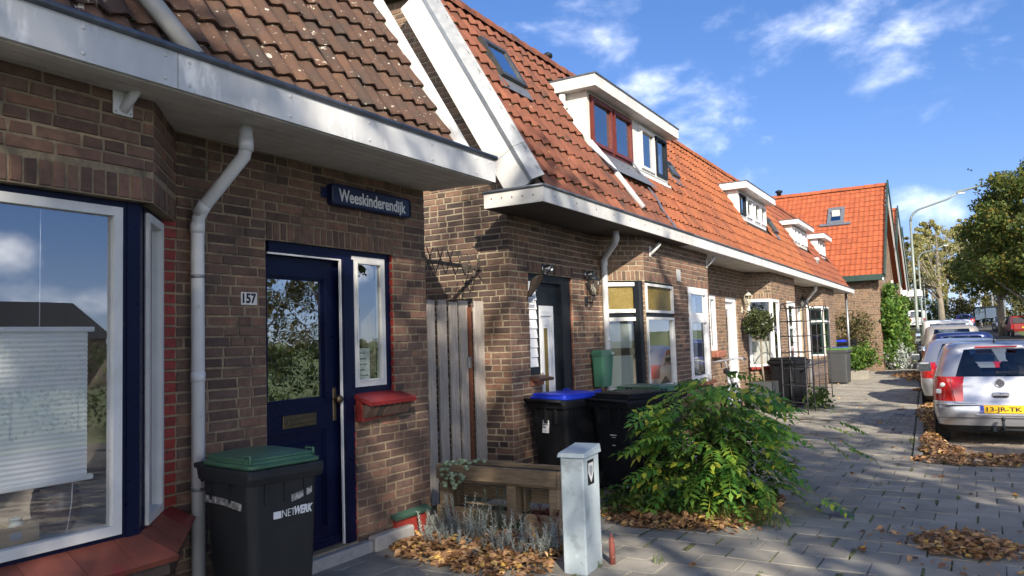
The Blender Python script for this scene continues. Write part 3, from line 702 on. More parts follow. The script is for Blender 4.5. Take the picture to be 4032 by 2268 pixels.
# step, plinth, painted vent box with green lid
MB().bbox(-.12, 3.62, -.05, .07, 4.62, .085, .012).build('doorstep', pm('concrete_step', (.36, .35, .33), (.27, .26, .25), 14, .9, .4, 150), h7)
MB().bbox(.004, 4.62, -.05, .10, 5.1, .11, .015).build('plinth', MATS['concrete_step'], h7)
vb = MB().hexa([(.004, 4.93, .0), (.05, 4.93, .0), (.05, 5.34, 0), (.004, 5.34, 0)], [(.004, 4.93, .195), (.04, 4.93, .18), (.04, 5.34, .18), (.004, 5.34, .195)]).build('vent_box', M_REDP, h7)
quad_tile([(.004, 4.90, .215), (.07, 4.90, .188), (.07, 5.37, .188), (.004, 5.37, .215)], .006, 'vent_lid', pm('green_flaking_paint', (.05, .11, .075), (.04, .085, .06), 20, .6), vb)
# eaves: fascia, gutter lip, soffit boards
GE = 5.485; zt, zb = 3.15, 2.955
fas = MB().box(G7X - .02, -1.5, zb, G7X, 2.44, zt).box(G7X - .02, 2.445, zb, G7X, GE, zt).box(.05, GE - .02, zb + .01, G7X - .02, GE, zt).build('fascia', M_FASCIA, h7)
rv = MB()
for yy in (0.35, 1.15, 1.95, 2.37, 2.51, 3.2, 3.9, 4.6, 5.2, 5.4):
    for zz in (zb + .035, zt - .04): rv.lathe([(.010, 0), (.009, .004), (.004, .007)], 8, (G7X, yy, zz), ax=(1, 0, 0))
rv.build('rivets', M_WHITE, fas)
MB().tube([(G7X + .005, -1.5, zt + .014), (G7X + .005, GE + .01, zt + .014)], .021, 8).tube([(G7X, GE + .005, zt + .012), (.12, GE + .005, zt + .012)], .019, 8).build('gutter_lip', M_ZINC, fas)
MB().box(.10, -1.5, zt - .10, G7X - .02, GE - .02, zt - .09).build('gutter_bed', M_ZINC, fas)
nsl = 7
for k in range(nsl):
    a = -.02 + (G7X - .02 + .02) * k / nsl; b = -.02 + (G7X - .02 + .02) * (k + 1) / nsl - .007
    z_a, z_b = 2.985 - .025 * k / nsl, 2.985 - .025 * (k + 1) / nsl
    MB().hexa([(a, -1.5, z_a - .012), (b, -1.5, z_b - .012), (b, GE - .02, z_b - .012), (a, GE - .02, z_a - .012)], [(a, -1.5, z_a), (b, -1.5, z_b), (b, GE - .02, z_b), (a, GE - .02, z_a)]).build('soffit_board', M_SOFFIT, h7)
MB().box(-.05, -1.5, 2.995, G7X - .02, GE - .02, 3.01).build('soffit_backing', M_UNDER, h7)
# roof
PIT7 = R_(59); up7 = (-math.cos(PIT7), 0, math.sin(PIT7)); ex, ez = .57, 3.12; SL7 = 3.2
RY0, RY1 = -1.3, 5.245
roof7 = tile_roof(h7, h7, (ex, RY0, ez), (0, 1, 0), up7, RY1 - RY0, SL7, .160, .275, M_TILE7, M_UNDER, limit=300, seed=4)
e_ = Vector((0, 1, 0)); u_ = Vector(up7); nr7 = e_.cross(u_)
pts = []
for k in range(1100):
    j = random.randrange(0, 12); i = random.randrange(41); uu = random.random()
    if random.random() < .45 + .4 * math.sin(i * .9 + j): continue
    u0 = (i + uu) * .160; hgt = .034 * (0.5 + 0.5 * math.cos(2 * math.pi * (uu - .80))) ** 1.15
    p = Vector((ex, RY0 + min(u0, RY1 - RY0 - .05), ez)) + u_ * (j * SL7 / 12 - .004) + nr7 * (hgt + .008)
    pts.append((p, random.uniform(.007, .017)))
moss_clumps(roof7, pts, M_MOSS)
# verge trim on the right-hand edge
o7 = Vector((ex, RY1, ez)); 
vt = MB()
for (a, b, c, d) in ((-.02, .11, -.04, .075), (.03, .06, .075, .10)):
    pr = [o7 + e_ * a + nr7 * c, o7 + e_ * b + nr7 * c, o7 + e_ * b + nr7 * d, o7 + e_ * a + nr7 * d]
    vt.hexa([p + u_ * .03 for p in pr], [p + u_ * SL7 for p in pr])
vt.build('verge_trim', M_WHITE, h7)
MB().prism([(ex, 3.0), (ex + up7[0] * SL7, ez + up7[2] * SL7), (ex + up7[0] * SL7, 3.0)], 5.30, 5.42, lambda p, q, t: (p, t, q)).build('gable', M_BRICKD, h7)
# vent pipe crossing the tiles
pv = [Vector((ex, 2.62, ez)) + u_ * .02 + nr7 * .11, Vector((ex, 2.30, ez)) + u_ * .75 + nr7 * .13, Vector((ex, 1.95, ez)) + u_ * 1.6 + nr7 * .13]
MB().tube(pv, .052, 12).build('roof_pipe', M_PVCG, h7)
# rain pipe
pth = [(.47, 3.10, 2.97), (.47, 3.10, 2.83), (.45, 3.10, 2.77), (.13, 3.06, 2.50), (.085, 3.05, 2.43), (.075, 3.05, 2.36), (.075, 3.05, 0)]
dp = MB().tube(pth, .040, 14).build('downpipe', M_PVC, h7)
for a_, b_ in (((.47, 3.10, 2.88), (.47, 3.10, 2.80)), ((.14, 3.061, 2.515), (.09, 3.05, 2.45)), ((.075, 3.05, 2.40), (.075, 3.05, 2.33)), ((.075, 3.05, 1.47), (.075, 3.05, 1.41))):
    MB().tube([a_, b_], .0437, 14).build('pipe_collar', M_PVC, dp)
for z_ in (2.05, .75):
    MB().tube([(.075, 3.05, z_), (.075, 3.05, z_ + .02)], .0425, 14).box(-.01, 3.04, z_, .04, 3.06, z_ + .02).build('pipe_bracket', M_GALV, dp)
# flagpole holder on the bay header
fh = MB(); fx = B + .006
fh.bbox(fx, 2.265, 2.835, fx + .012, 2.375, 2.99, .005); fh.tube([(fx + .006, 2.32, 2.86), (fx + .13, 2.375, 3.045)], .026, 12, caps=True)
fh.tube([(fx + .125, 2.374, 3.038), (fx + .1305, 2.3755, 3.0465)], .021, 12, mi=1)
for a in (2.28, 2.36):
    for b in (2.85, 2.975): fh.lathe([(.006, 0), (.004, .003)], 6, (fx + .012, a, b), ax=(1, 0, 0), mi=2)
fh.build('flagpole_holder', [M_WHITE2, M_GREYP2, M_STEEL], h7)

# ------------------------------------------------------------------ things on and in this house
sg = thing('street_sign', 'dark blue street name sign with rounded corners above the navy door', 'sign', (-4.216 + .05, 4.708, 2.765))
def rrect(w, h, r, n=5):
    pts = []
    for cx, cy, a0 in ((w / 2 - r, h / 2 - r, 0), (-w / 2 + r, h / 2 - r, 90), (-w / 2 + r, -h / 2 + r, 180), (w / 2 - r, -h / 2 + r, 270)):
        for k in range(n + 1): a = R_(a0 + 90 * k / n); pts.append((cx + r * math.cos(a), cy + r * math.sin(a)))
    return pts
M_SIGN = pm('sign_blue', (.010, .016, .055), (.012, .020, .065), 6, .3, 0)
MB().prism(rrect(.945, .165, .03), -.045, .012, lambda p, q, t: (t, p, q)).build('board', M_SIGN, sg)
fr = MB()
o_, i_ = rrect(.945, .165, .03), rrect(.925, .145, .024); n = len(o_)
fr.add([(.0125, p, q) for p, q in o_] + [(.020, p, q) for p, q in i_], [(k, (k + 1) % n, n + (k + 1) % n, n + k) for k in range(n)]); fr.build('rim', M_SIGN, sg)
MB().box(-.05, -.535, -.035, -.035, -.46, .045).build('bracket', M_SIGN, sg)
put_text('lettering', 'Weeskinderendijk', .135, M_WHITE2, sg, (.0145, .0, -.008), (0, 1, 0), (0, 0, 1), width=.80, bold=.0025)
hn = thing('house_number', 'white enamel number plate 157 between downpipe and navy door', 'number plate', (-4.216 + .008, 3.495, 1.94))
MB().bbox(0, -.066, -.043, .006, .066, .043, .003).build('plate', pm('enamel_white', (.74, .74, .72), (.6, .58, .54), 30, .3), hn)
put_text('number', '157', .088, pm('number_black', (.01, .01, .014), None, 5, .4), hn, (.0075, 0, -.001), (0, 1, 0), (0, 0, 1), bold=.003, width=.112)
# pleated blind in the bay
bl = thing('pleated_blind', 'pale pleated blind covering the middle of the bay window', 'blind', (-4.216 + B - .135, 0, .985))
zz = np.linspace(.012, .735, 62); mbv = []; mbf = []
for k, z in enumerate(zz):
    x = .005 if k % 2 else 0.0
    mbv += [(x, -.9, z), (x, 2.225, z)]
for k in range(len(zz) - 1): mbf.append((2 * k, 2 * k + 1, 2 * k + 3, 2 * k + 2))
MB().add(mbv, mbf).build('fabric', M_BLINDW, bl, recalc=False)
MB().bbox(-.012, -.9, .73, .024, 2.25, .755, .004).bbox(-.012, -.9, -.012, .024, 2.248, .014, .004).build('rail', M_WHITE2, bl)
MB().tube([(.01, 1.985, .755), (.01, 1.985, 1.33)], .0022, 5).tube([(.01, 2.15, -.01), (.006, 2.148, -.12), (.01, 2.12, -.27)], .0022, 5).build('cord', M_WHITE2, bl)
# pot, jar and crate on the window board
pot = thing('stoneware_pot', 'ribbed brown glazed pot behind the bay window glass', 'pot', (-4.216 + .15, 2.165, .716)); pot.scale = (.78, .78, .85)
prof = [(.085, 0), (.10, .01), (.128, .05)]
for k in range(12): a = .07 + k * .0125; prof += [(.134 + .014 * math.sin(k / 12 * math.pi), a), (.129 + .014 * math.sin(k / 12 * math.pi), a + .005)]
prof += [(.138, .23), (.125, .25), (.118, .262), (.112, .262), (.10, .22), (.09, .03)]
MB().lathe(prof, 28).build('body', pm('brown_glaze', (.075, .028, .012), (.045, .018, .009), 14, .18, .05, spec=.6), pot)
jar = thing('glass_jar', 'small pale glass jar standing in the wooden crate', 'jar', (-4.216 + .22, 1.94, .73))
MB().lathe([(.03, 0), (.042, .004), (.044, .05), (.038, .062), (.026, .072), (.028, .095), (.032, .10), (.027, .102), (.022, .09), (.02, .02)], 20).build('body', pm('milky_glass', (.36, .42, .42), (.30, .36, .37), 10, .25), jar)
cr = thing('wooden_crate', 'small pale wooden crate on the window board', 'crate', (-4.216 + .225, 1.855, .716))
ck = MB()
ck.box(-.06, -.16, 0, .06, .16, .012); ck.box(.048, -.16, .012, .06, .16, .085); ck.box(-.06, -.16, .012, -.048, .16, .085); ck.box(-.048, .148, .012, .048, .16, .085); ck.box(-.048, -.16, .012, .048, -.148, .085)
ck.build('box', pm('pale_wood', (.34, .26, .15), (.26, .19, .11), 9, .7, .2, stretch=(6, 1, 6)), cr)
MB().box(.0601, .03, .025, .062, .08, .06).build('stamp', M_INK, cr)
# ------------------------------------------------------------------ the terrace beyond the passage: six narrow houses sharing bays in pairs
TR = 0.016; TX, TY = -4.29, 6.985
def tworld(t, x=0.0, z=0.0): return Vector((TX - math.sin(TR) * t + math.cos(TR) * x, TY + math.cos(TR) * t + math.sin(TR) * x, z))
BT = .47; TGX = .715; TP = R_(60); tup = (-math.cos(TP), 0, math.sin(TP)); TEX, TEZ, TSL = .56, 3.11, 2.95
TN = Vector((math.sin(TP), 0, math.cos(TP)))
def roofx(z): return TEX - (z - TEZ) / math.tan(TP)
def tilemat(name, cols, moss, lich): return pm(name, (.8, .8, .8), (1.2, 1.12, 1.05), 4, .85, .45, 110, ramp=[(i / (len(cols) - 1), c) for i, c in enumerate(cols)], spots=[((.055, .035, .028), 2.2, .50, .72, moss), ((.42, .38, .28), 17, .68, .71, lich), ((.34, .17, .03), 9, .69, .72, lich)])
M_T155 = tilemat('mossy_red_tile', [(0.130, 0.049, 0.030), (0.172, 0.065, 0.038), (0.144, 0.055, 0.035), (0.206, 0.079, 0.046)], .95, .9)
M_T153 = tilemat('orange_red_tile', [(0.193, 0.065, 0.030), (0.257, 0.087, 0.040), (0.222, 0.077, 0.036), (0.292, 0.104, 0.047), (0.178, 0.059, 0.031)], .6, .15)
M_T151 = tilemat('orange_tile', [(0.251, 0.084, 0.035), (0.307, 0.107, 0.044), (0.279, 0.096, 0.041), (0.237, 0.076, 0.035)], .45, .1)
M_T147 = tilemat('dull_red_tile', [(0.202, 0.062, 0.034), (0.246, 0.084, 0.044), (0.173, 0.055, 0.032)], .45, .1)
M_RED_FR = pm('red_brown_frame', (.135, .028, .018), (.10, .022, .015), 9, .4, .05, spots=[((.4, .36, .3), 40, .67, .72)])
M_CREAM = pm('cream_panel', (.62, .60, .54), (.54, .52, .46), 4, .55, .05, spots=[((.3, .26, .2), 12, .68, .76, .6)])
M_DGREEN = pm('dark_green_frame', (.012, .030, .026), (.016, .036, .03), 6, .35)
def gutter(h, ya, yb, ret=False):
    zb, zt = 2.95, 3.10
    f = MB().box(TGX - .02, ya, zb, TGX, yb, zt)
    if ret: f.box(.03, ya, zb, TGX - .021, ya + .02, zt)
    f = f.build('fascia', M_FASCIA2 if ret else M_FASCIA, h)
    lip = MB().tube([(TGX + .004, ya, zt + .013), (TGX + .004, yb, zt + .013)], .018, 7)
    if ret: lip.tube([(TGX + .004, ya - .002, zt + .013), (.02, ya - .002, zt + .013)], .0175, 7)
    lip.build('gutter_lip', M_ZINC, f)
    MB().box(.3, ya + .02, zt - .06, TGX - .022, yb, zt - .05).build('gutter_bed', M_ZINC, f)
    if ret:
        nb = MB()
        for k in range(5): nb.lathe([(.009, 0), (.007, .004)], 6, (.12 + k * .12, ya, 3.04 - .004 * k), ax=(0, -1, 0))
        for k in range(9): nb.lathe([(.009, 0), (.007, .004)], 6, (TGX, ya + .25 + k * .5, 3.03), ax=(1, 0, 0))
        nb.build('rust_nails', M_RUST, f)
    n = 1 if ret else 5
    for k in range(n):
        a = -.02 + (TGX) * k / n; b = -.02 + TGX * (k + 1) / n - (.008 if n > 1 else 0)
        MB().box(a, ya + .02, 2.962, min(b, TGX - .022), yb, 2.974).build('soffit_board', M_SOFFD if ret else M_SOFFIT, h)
    MB().box(-.04, ya + .02, 2.98, TGX - .03, yb, 2.99).build('soffit_backing', M_UNDER, h)
def dormer(h, ya, yb, xf, zb, zt, wins, cheekL=True, cheekR=True, fascia=M_FASCIA2, cheek=M_CREAM, proj=.19, capz=.165):
    "flat-roofed dormer piece: wins = [(y0, y1, outer mat, inner mat)]"
    fr = MB()
    pl = Plane((xf, ya), (xf, yb)); W = yb - ya
    e = .03
    xs = sorted([(a - ya, b - ya) for a, b, *_ in wins])
    fr.box(xf - .06, ya, zt - .03, xf, yb, zt); fr.box(xf - .06, ya, zb, xf, yb, zb + .07)
    pos = [0] + [v for p in xs for v in p] + [W]
    for k in range(0, len(pos), 2):
        if pos[k + 1] - pos[k] > .004: fr.box(xf - .06, ya + pos[k], zb + .07, xf, ya + pos[k + 1], zt - .03)
    if cheekL: fr.prism([(xf - .06, zb), (xf - .06, zt), (roofx(zt) - .02, zt), (roofx(zt) - .02, zt - .02)], ya, ya + .05, lambda p, q, t: (p, t, q))
    if cheekR: fr.prism([(xf - .06, zb), (xf - .06, zt), (roofx(zt) - .02, zt), (roofx(zt) - .02, zt - .02)], yb - .05, yb, lambda p, q, t: (p, t, q))
    d = fr.build('dormer', cheek, h)
    oL = .13 if cheekL else 0; oR = .12 if cheekR else 0
    MB().box(-1.1, ya - oL, zt + .002, xf + proj, yb + oR, zt + capz).build('dormer_roof', fascia, d)
    MB().box(-1.08, ya - oL - .012, zt + capz, xf + proj + .014, yb + oR + .012, zt + capz + .018).build('roof_edge', M_ZINC, d)
    for a, b, om, im in wins: window(d, pl, a - ya, b - ya, zb + .07, zt - .03, om, im, ow=.035, iw=.045, glassm=glass('dormer_glass', (.45, .48, .5), .26, 0, .03, 2), outer_t=.012)
    MB().box(xf - .45, ya + .06, zb, xf - .44, yb - .06, zt - .01).build('dormer_interior', M_DARK, d)
    return d
def skylight(h, ya, yb, s0, s1, lift=.05, openang=0.0):
    o = Vector((TEX, ya, TEZ)); e = Vector((0, 1, 0)); u = Vector(tup); w = yb - ya
    def fr(a, b, c, d, t0, t1, mb, mi=0):
        P = lambda y, s, t: o + e * y + u * s + TN * t
        mb.hexa([P(a, c, t0), P(b, c, t0), P(b, d, t0), P(a, d, t0)], [P(a, c, t1), P(b, c, t1), P(b, d, t1), P(a, d, t1)], mi)
    mb = MB()
    fr(0, .06, s0, s1, -.02, lift + .05, mb); fr(w - .06, w, s0, s1, -.02, lift + .05, mb); fr(.06, w - .06, s0, s0 + .06, -.02, lift + .05, mb); fr(.06, w - .06, s1 - .06, s1, -.02, lift + .05, mb)
    sk = mb.build('skylight', pm('skylight_frame', (.05, .055, .055), (.08, .085, .085), 10, .4, metal=.4), h)
    mb = MB(); fr(.06, w - .06, s0 + .06, s1 - .06, lift + .02, lift + .03, mb); mb.build('pane', glass('skylight_glass', (.10, .13, .15), .55), sk)
    mb = MB(); fr(-.04, w + .04, s0 - .18, s0, .045, .055, mb); mb.build('flashing', M_LEAD, sk)
    return sk
def roof_piece(h, ya, yb, mat, skip=(), seed=1, limit=300):
    rf = tile_roof(h, h, (TEX, ya, TEZ), (0, 1, 0), tup, yb - ya, TSL, .205, .268, mat, M_UNDER, skip=[(a - ya, b - ya, c, d) for a, b, c, d in skip], seed=seed, limit=limit)
    t = Vector((TEX, ya, TEZ)) + Vector(tup) * TSL
    ridge_caps(rf, t + Vector((0, 0, -.03)), t + Vector((0, yb - ya, -.03)), .11, mat, .30)
    MB().add([(t.x, ya, t.z - .02), (t.x, yb, t.z - .02), (t.x - 3.4, yb, t.z + .25), (t.x - 3.4, ya, t.z + .25)], [(0, 1, 2, 3)]).build('upper_slope', M_UNDER, h)
    return rf
def roof_moss(rf, ya, yb, n, size=.014, seed=3):
    r = random.Random(seed); e = Vector((0, 1, 0)); u = Vector(tup); pts = []
    nc = int(round((yb - ya) / .205)); tw = (yb - ya) / nc
    for k in range(n):
        j = r.randrange(0, 11); i = r.randrange(nc); uu = r.random()
        if r.random() < .4 + .45 * math.sin(i * .7 + j * 1.7): continue
        hgt = .034 * (0.5 + 0.5 * math.cos(2 * math.pi * (uu - .80))) ** 1.15
        pts.append((Vector((TEX, ya + (i + uu) * tw, TEZ)) + u * (j * TSL / 11 - .004) + TN * (hgt + .012), r.uniform(.4, 1.2) * size))
    moss_clumps(rf, pts, M_MOSS)
def party_box(h, ya, yb):
    "side and rear shells so that no light leaks under the roof"
    MB().add([(-3.5, ya, 0), (-3.5, yb, 0), (-3.5, yb, 5.6), (-3.5, ya, 5.6)], [(0, 1, 2, 3)]).build('rear_wall', M_BRICKD, h)
def base_sill(h, pts, z=.86, mat=None):
    "projecting sill strip below bay windows"
    for (a, b) in zip(pts[:-1], pts[1:]):
        pl = Plane(a, b); mb = MB(); pl.slab(mb, -.01, pl.L + .01, z - .05, z, -.05, .07); mb.build('sill', mat or M_REDB, h)
def add_room(h, W, yb0, yb1): room(h, [(-.16, .08), (-2.8, .08), (-2.8, W - .08), (-.16, W - .08)], .2, 2.8, M_ROOMW)

# ---- house with the white siding beside its dark door (end of the terrace)
H0 = [0, 4.3, 8.1, 12.1, 16.0, 19.85, 23.6]
labels = ['dark brick end house with blackened gable, mossy red roof and number 155 tile',
          'brick terraced house with tall white bay window and orange roof, second from the passage',
          'brick terraced house whose white door stands behind the clipped topiary tree',
          'brick terraced house with orange roof behind the metal garden arch',
          'brick terraced house with a three-part white dormer and grey roof cowl',
          'last brick house of the terrace, with a narrow white dormer, beside the steep red roof']
HS = [thing('terraced_house', labels[i], 'house', tworld(H0[i]), TR) for i in range(6)]
# 155
h = HS[0]; w = Wall(h, M_BRICK, M_MORTARL, 11); W = 4.3; yb = 2.32; yc = yb + BT
w.seg((0, 0), (0, yb), 0, 2.98, openings=[(.415, .67, 1.21, LT), (.67, 1.53, .05, LT)], soldiers=[(.40, 1.56, LT, LS)])
w.seg((-.11, 1.53), (-.004, 1.53), .05, LT, mat=M_REDB, noback=True, stretch=0)
w.seg((0, yb), (BT, yc), 0, 2.98, openings=[(.05, BT * 1.414 - .03, .86, LT)], soldiers=[(.02, BT * 1.414, LT, LS)], mat=M_BRICK2)
w.seg((BT, yc), (BT, W), 0, 2.98, openings=[(.02, 1.20, .86, LT)], soldiers=[(0, 1.23, LT, LS)])
w.seg((BT - .11, yc + 1.20), (BT - .004, yc + 1.20), .86, LT, mat=M_REDB, noback=True, stretch=.2)
rg = random.Random(5)
def dirty(u, z):
    x = u - 4.0
    if z > 3.15: return M_BRICK2
    if z > 1.9 and rg.random() < .35 + .5 * (z - 1.9): return M_BRICKD
    return M_BRICK if rg.random() < .8 else M_BRICKD
w.seg((-4, 0), (0, 0), 0, 5.75, top=lambda u: 2.98 if u > 3.95 else min(5.75, TEZ + (TEX - (u - 4)) * math.tan(TP) - .10), stretch=.5, colour_fn=dirty)
w.finish(300); gutter(h, -.5, W, True); party_box(h, 0, W)
plA = Plane((0, yb), (BT, yc), .03); window(h, plA, .055, plA.L - .065, .86, LT, M_ANTH, M_WHITE, ow=.022, iw=.05, glassm=M_GLASSO, transom=1.90, top_glass=M_AMBER, outer_t=.0, sash_t=.02, name='bay_window')
plB = Plane((BT, yc), (BT, W), .03); window(h, plB, .03, 1.195, .86, LT, M_ANTH, M_WHITE, ow=.03, iw=.035, glassm=M_GLASS, transom=1.90, top_glass=M_AMBER, outer_t=.01, name='bay_window')
MB().bbox(BT - .135, yc - .11, .86, BT - .02, yc + .03, LT, .02).build('corner_post', M_ANTH, h)
base_sill(h, [(0.02, yb + .02), (BT, yc), (BT, yc + 1.22)], .86)
room(h, [(BT - .10, W - .3), (BT - .12, W - .32), (-2.8, W - .32), (-2.8, yb - .5), (-.16, yb - .5), (-.16, yb)], .5, 2.8, M_ROOMW)
mb = MB(); pq = Plane((-.02, yb + .02), (BT - .06, yc - .04), .05); pq.slab(mb, .14, .47, 1.50, 1.86, 0, .004); pq.slab(mb, .14, .47, .92, 1.40, 0, .004); 
fl = pm('frosted_film', (.42, .47, .44), (.38, .43, .40), 5, .7, transl=.3)
for a, b in ((1.46, 1.80), (.94, 1.36)):
    mb = MB(); pq.slab(mb, .10, .48, a, b, 0, .004); mb.build('window_film', fl, h)
# door set
mb = MB(); mb.box(-.13, .66, 2.265, -.03, 1.53, LT); mb.box(-.13, 1.29, .05, -.03, 1.53, 2.265); mb.box(-.13, .66, .05, -.03, .70, 2.265); mb.box(-.13, .415, 2.275, -.035, .66, LT); mb.box(-.13, .415, 1.21, -.02, .66, 1.30)
df = mb.build('door_frame', M_ANTH, h)
for k in range(9):
    z0 = 1.302 + k * .108
    MB().hexa([(-.08, .42, z0), (-.028, .42, z0), (-.028, .655, z0), (-.08, .655, z0)], [(-.08, .42, z0 + .105), (-.042, .42, z0 + .105), (-.042, .655, z0 + .105), (-.08, .655, z0 + .105)]).build('siding_board', M_WHITE2, df)
d = MB().box(-.115, .70, .08, -.075, 1.29, 2.26).build('door', M_ANTH, h)
mb = MB(); X = -.073
for (a, b, c, e_2, t) in ((.72, 1.12, .3, 2.0, .010), (.76, 1.08, .36, 1.94, .022), (.82, 1.02, .45, 1.83, .012)):
    mb.box(X - .01, a, c, X + t, a + .03, e_2); mb.box(X - .01, b - .03, c, X + t, b, e_2); mb.box(X - .01, a + .03, c, X + t, b - .03, c + .04); mb.box(X - .01, a + .03, e_2 - .06, X + t, b - .03, e_2)
mb.box(X - .012, .75, .33, X + .003, 1.09, 1.97); mb.build('panel', M_WHITE2, d)
MB().box(X + .004, .88, .50, X + .008, .96, 1.74).build('pane', M_AMBER, d)
MB().lathe([(.015, 0), (.015, .03), (.03, .045), (.02, .06)], 10, (X, .74, 1.2), ax=(1, 0, 0)).build('knob', M_STEEL, d)
sw = MB().box(-.08, .40, 1.10, .03, .66, 1.16).build('sill', M_REDB, h)
for k in range(3):
    a = .38 + k * .12; quad_tile([(-.08, a, 1.205), (.12, a, 1.165), (.12, a + .115, 1.165), (-.08, a + .115, 1.205)], .012, 'sill_tile', pm('brown_sill_tile', (.10, .045, .03), (.07, .035, .025), 9, .5), sw)
MB().bbox(-.12, .6, -.05, .1, 1.6, .06, .012).build('doorstep', MATS['concrete_step'], h)
room(h, [(-.14, .40), (-1.6, .40), (-1.6, 1.7), (-.14, 1.7)], .05, 2.6, M_DARK, 'hallway')
# rain pipe
dp = MB().tube([(.42, 1.99, 2.96), (.42, 2.0, 2.86), (.38, 2.03, 2.80), (.13, 2.33, 2.69), (.085, 2.36, 2.64), (.075, 2.37, 2.57), (.075, 2.38, 0)], .042, 12).build('downpipe', M_PVC, h)
for za, zb_ in ((2.62, 2.56), (1.62, 1.55)): MB().tube([(.075, 2.38, za), (.075, 2.38, zb_)], .047, 12).build('pipe_collar', M_PVC, dp)
# roof, verge, dormer half, skylight, soil pipe
DXF = -.05; DZB, DZT = 4.13, 4.955
rf = roof_piece(h, -.13, 3.86, M_T155, [(2.28, 4.3, 1.15, 2.32), (.4, 1.02, 1.72, 2.38)], 21); roof_moss(rf, -.13, 3.86, 900, .024)
o5 = Vector((TEX, -.13, TEZ)); u_ = Vector(tup)
for nm, pr0, m_ in (('verge_board', ((-.055, -.37), (-.02, -.37), (-.02, -.08), (-.055, -.08)), M_WHITE), ('verge_cap', ((-.07, -.079), (.03, -.079), (.03, .07), (-.07, -.04)), M_GALV)):
    for (sa, sb) in ((.19, .62), (.625, TSL)):
        pr = [o5 + Vector((0, a, 0)) + TN * b for a, b in pr0]; MB().hexa([p + u_ * sa for p in pr], [p + u_ * sb for p in pr]).build(nm, m_, h)
nb = MB()
for k in range(9):
    for b in (-.33, -.12): nb.lathe([(.008, 0), (.006, .004)], 6, o5 + Vector((0, -.055, 0)) + TN * b + u_ * (.1 + k * .33), ax=(0, -1, 0))
nb.build('verge_nails', M_FASCIA2, h)
dormer(h, 2.30, 4.02, DXF, DZB, DZT, [(2.37, 3.12, M_RED_FR, M_RED_FR), (3.13, 3.88, M_RED_FR, M_RED_FR)], True, False)
skylight(h, .42, 1.0, 1.76, 2.36)
MB().tube([(-.38, 2.22, 4.93), (-.38, 2.22, 4.72), (-.30, 2.24, 4.60), (.12, 2.52, 3.98), (.50, 2.78, 3.35)], .045, 12).build('rain_pipe', M_PVC, h)
MB().add([(DXF + .012, 2.28, DZB + .06), (DXF + .012, 4.02, DZB + .06), (roofx(3.80) + .095, 4.12, 3.85), (roofx(3.80) + .095, 2.42, 3.85)], [(0, 1, 2, 3)]).build('lead_apron', M_LEAD, h)
ls = MB(); P = lambda y, s, t: Vector((TEX, y, TEZ)) + u_ * s + TN * t
zzs = [(-.02 + .05 * math.sin(k * 1.7), k * .13) for k in range(11)]
for (a, s0), (b, s1) in zip(zzs[:-1], zzs[1:]): ls.add([P(3.80 + a, s0, .064), P(3.92 + a, s0, .064), P(3.92 + b, s1, .064), P(3.80 + b, s1, .064)], [(0, 1, 2, 3)])
ls.build('lead_strip', M_LEAD, h)
MB().lathe([(.05, 0), (.05, .22), (.075, .23), (.075, .27), (.03, .30)], 12, (-.98, 3.0, 5.60)).build('roof_flue', M_ANTH, h)
MB().box(BT + .006, 4.14, 2.42, BT + .02, 4.30, 2.60).build('wall_vent', M_PVCG, h)
def flag_holder(h, x, y, z, mat):
    mb = MB(); mb.bbox(x, y - .04, z - .08, x + .012, y + .04, z + .07, .004); mb.tube([(x, y, z - .05), (x + .13, y + .05, z + .10)], .026, 10); mb.build('flagpole_holder', mat, h)
flag_holder(h, BT + .006, 3.05, 2.78, M_WHITE)

# 153
h = HS[1]; T = H0[1]; W = H0[2] - T; w = Wall(h, M_BRICK2, M_MORTARL, 12); yf = 5.80 - T
w.seg((BT, 0), (BT, yf), 0, 2.98, openings=[(4.66 - T, 5.74 - T, .84, LT)], soldiers=[(4.63 - T, yf, LT, LS)], mat=M_BRICK)
w.seg((BT, yf), (0, yf + BT), 0, 2.98, openings=[(.06, .60, .84, LT)], soldiers=[(0, .665, LT, LS)])
w.seg((0, yf + BT), (0, W), 0, 2.98, openings=[(7.40 - T - yf - BT, 7.86 - T - yf - BT, 1.30, LT), (6.45 - T - yf - BT, 7.40 - T - yf - BT, .05, LT)], soldiers=[(6.4 - T - yf - BT, 7.9 - T - yf - BT, LT, LS)])
w.seg((-.11, 7.86 - T), (-.004, 7.86 - T), 1.3, LT, mat=M_REDB, noback=True, stretch=0)
w.finish(300); gutter(h, 0, W); party_box(h, 0, W)
pl = Plane((BT, 0), (BT, yf), .02); window(h, pl, 4.67 - T, 5.70 - T, .85, LT, M_WHITE2, M_WHITE2, ow=.06, iw=.045, transom=1.88, name='bay_window', outer_t=.03, glassm=M_GLASS)
pl = Plane((BT, yf), (0, yf + BT), .02); window(h, pl, .06, .60, .85, LT, M_WHITE2, M_WHITE2, ow=.05, iw=.04, transom=1.88, name='bay_window', glassm=M_GLASSO)
pl = Plane((-.03, 7.40 - T), (-.03, 7.86 - T)); window(h, pl, 0, .46, 1.30, LT, M_WHITE2, M_WHITE2, ow=.05, iw=.03, name='side_window', outer_t=.03, glassm=M_GLASSO)
MB().box(-.12, 6.45 - T, .05, -.07, 7.39 - T, LT).build('door', M_ANTH, h)
MB().bbox(-.05, 7.38 - T, 1.16, .14, 7.95 - T, 1.29, .02).build('sill', M_REDB, h)
MB().box(.004, 8.0 - T, .95, .010, 8.08 - T, 1.05).build('vent', M_ANTH, h)
base_sill(h, [(BT, 4.6 - T), (BT, yf), (0, yf + BT)], .85)
room(h, [(BT - .12, .05), (-2.6, .05), (-2.6, W - .1), (-.16, W - .1)], .3, 2.8, M_ROOMW)
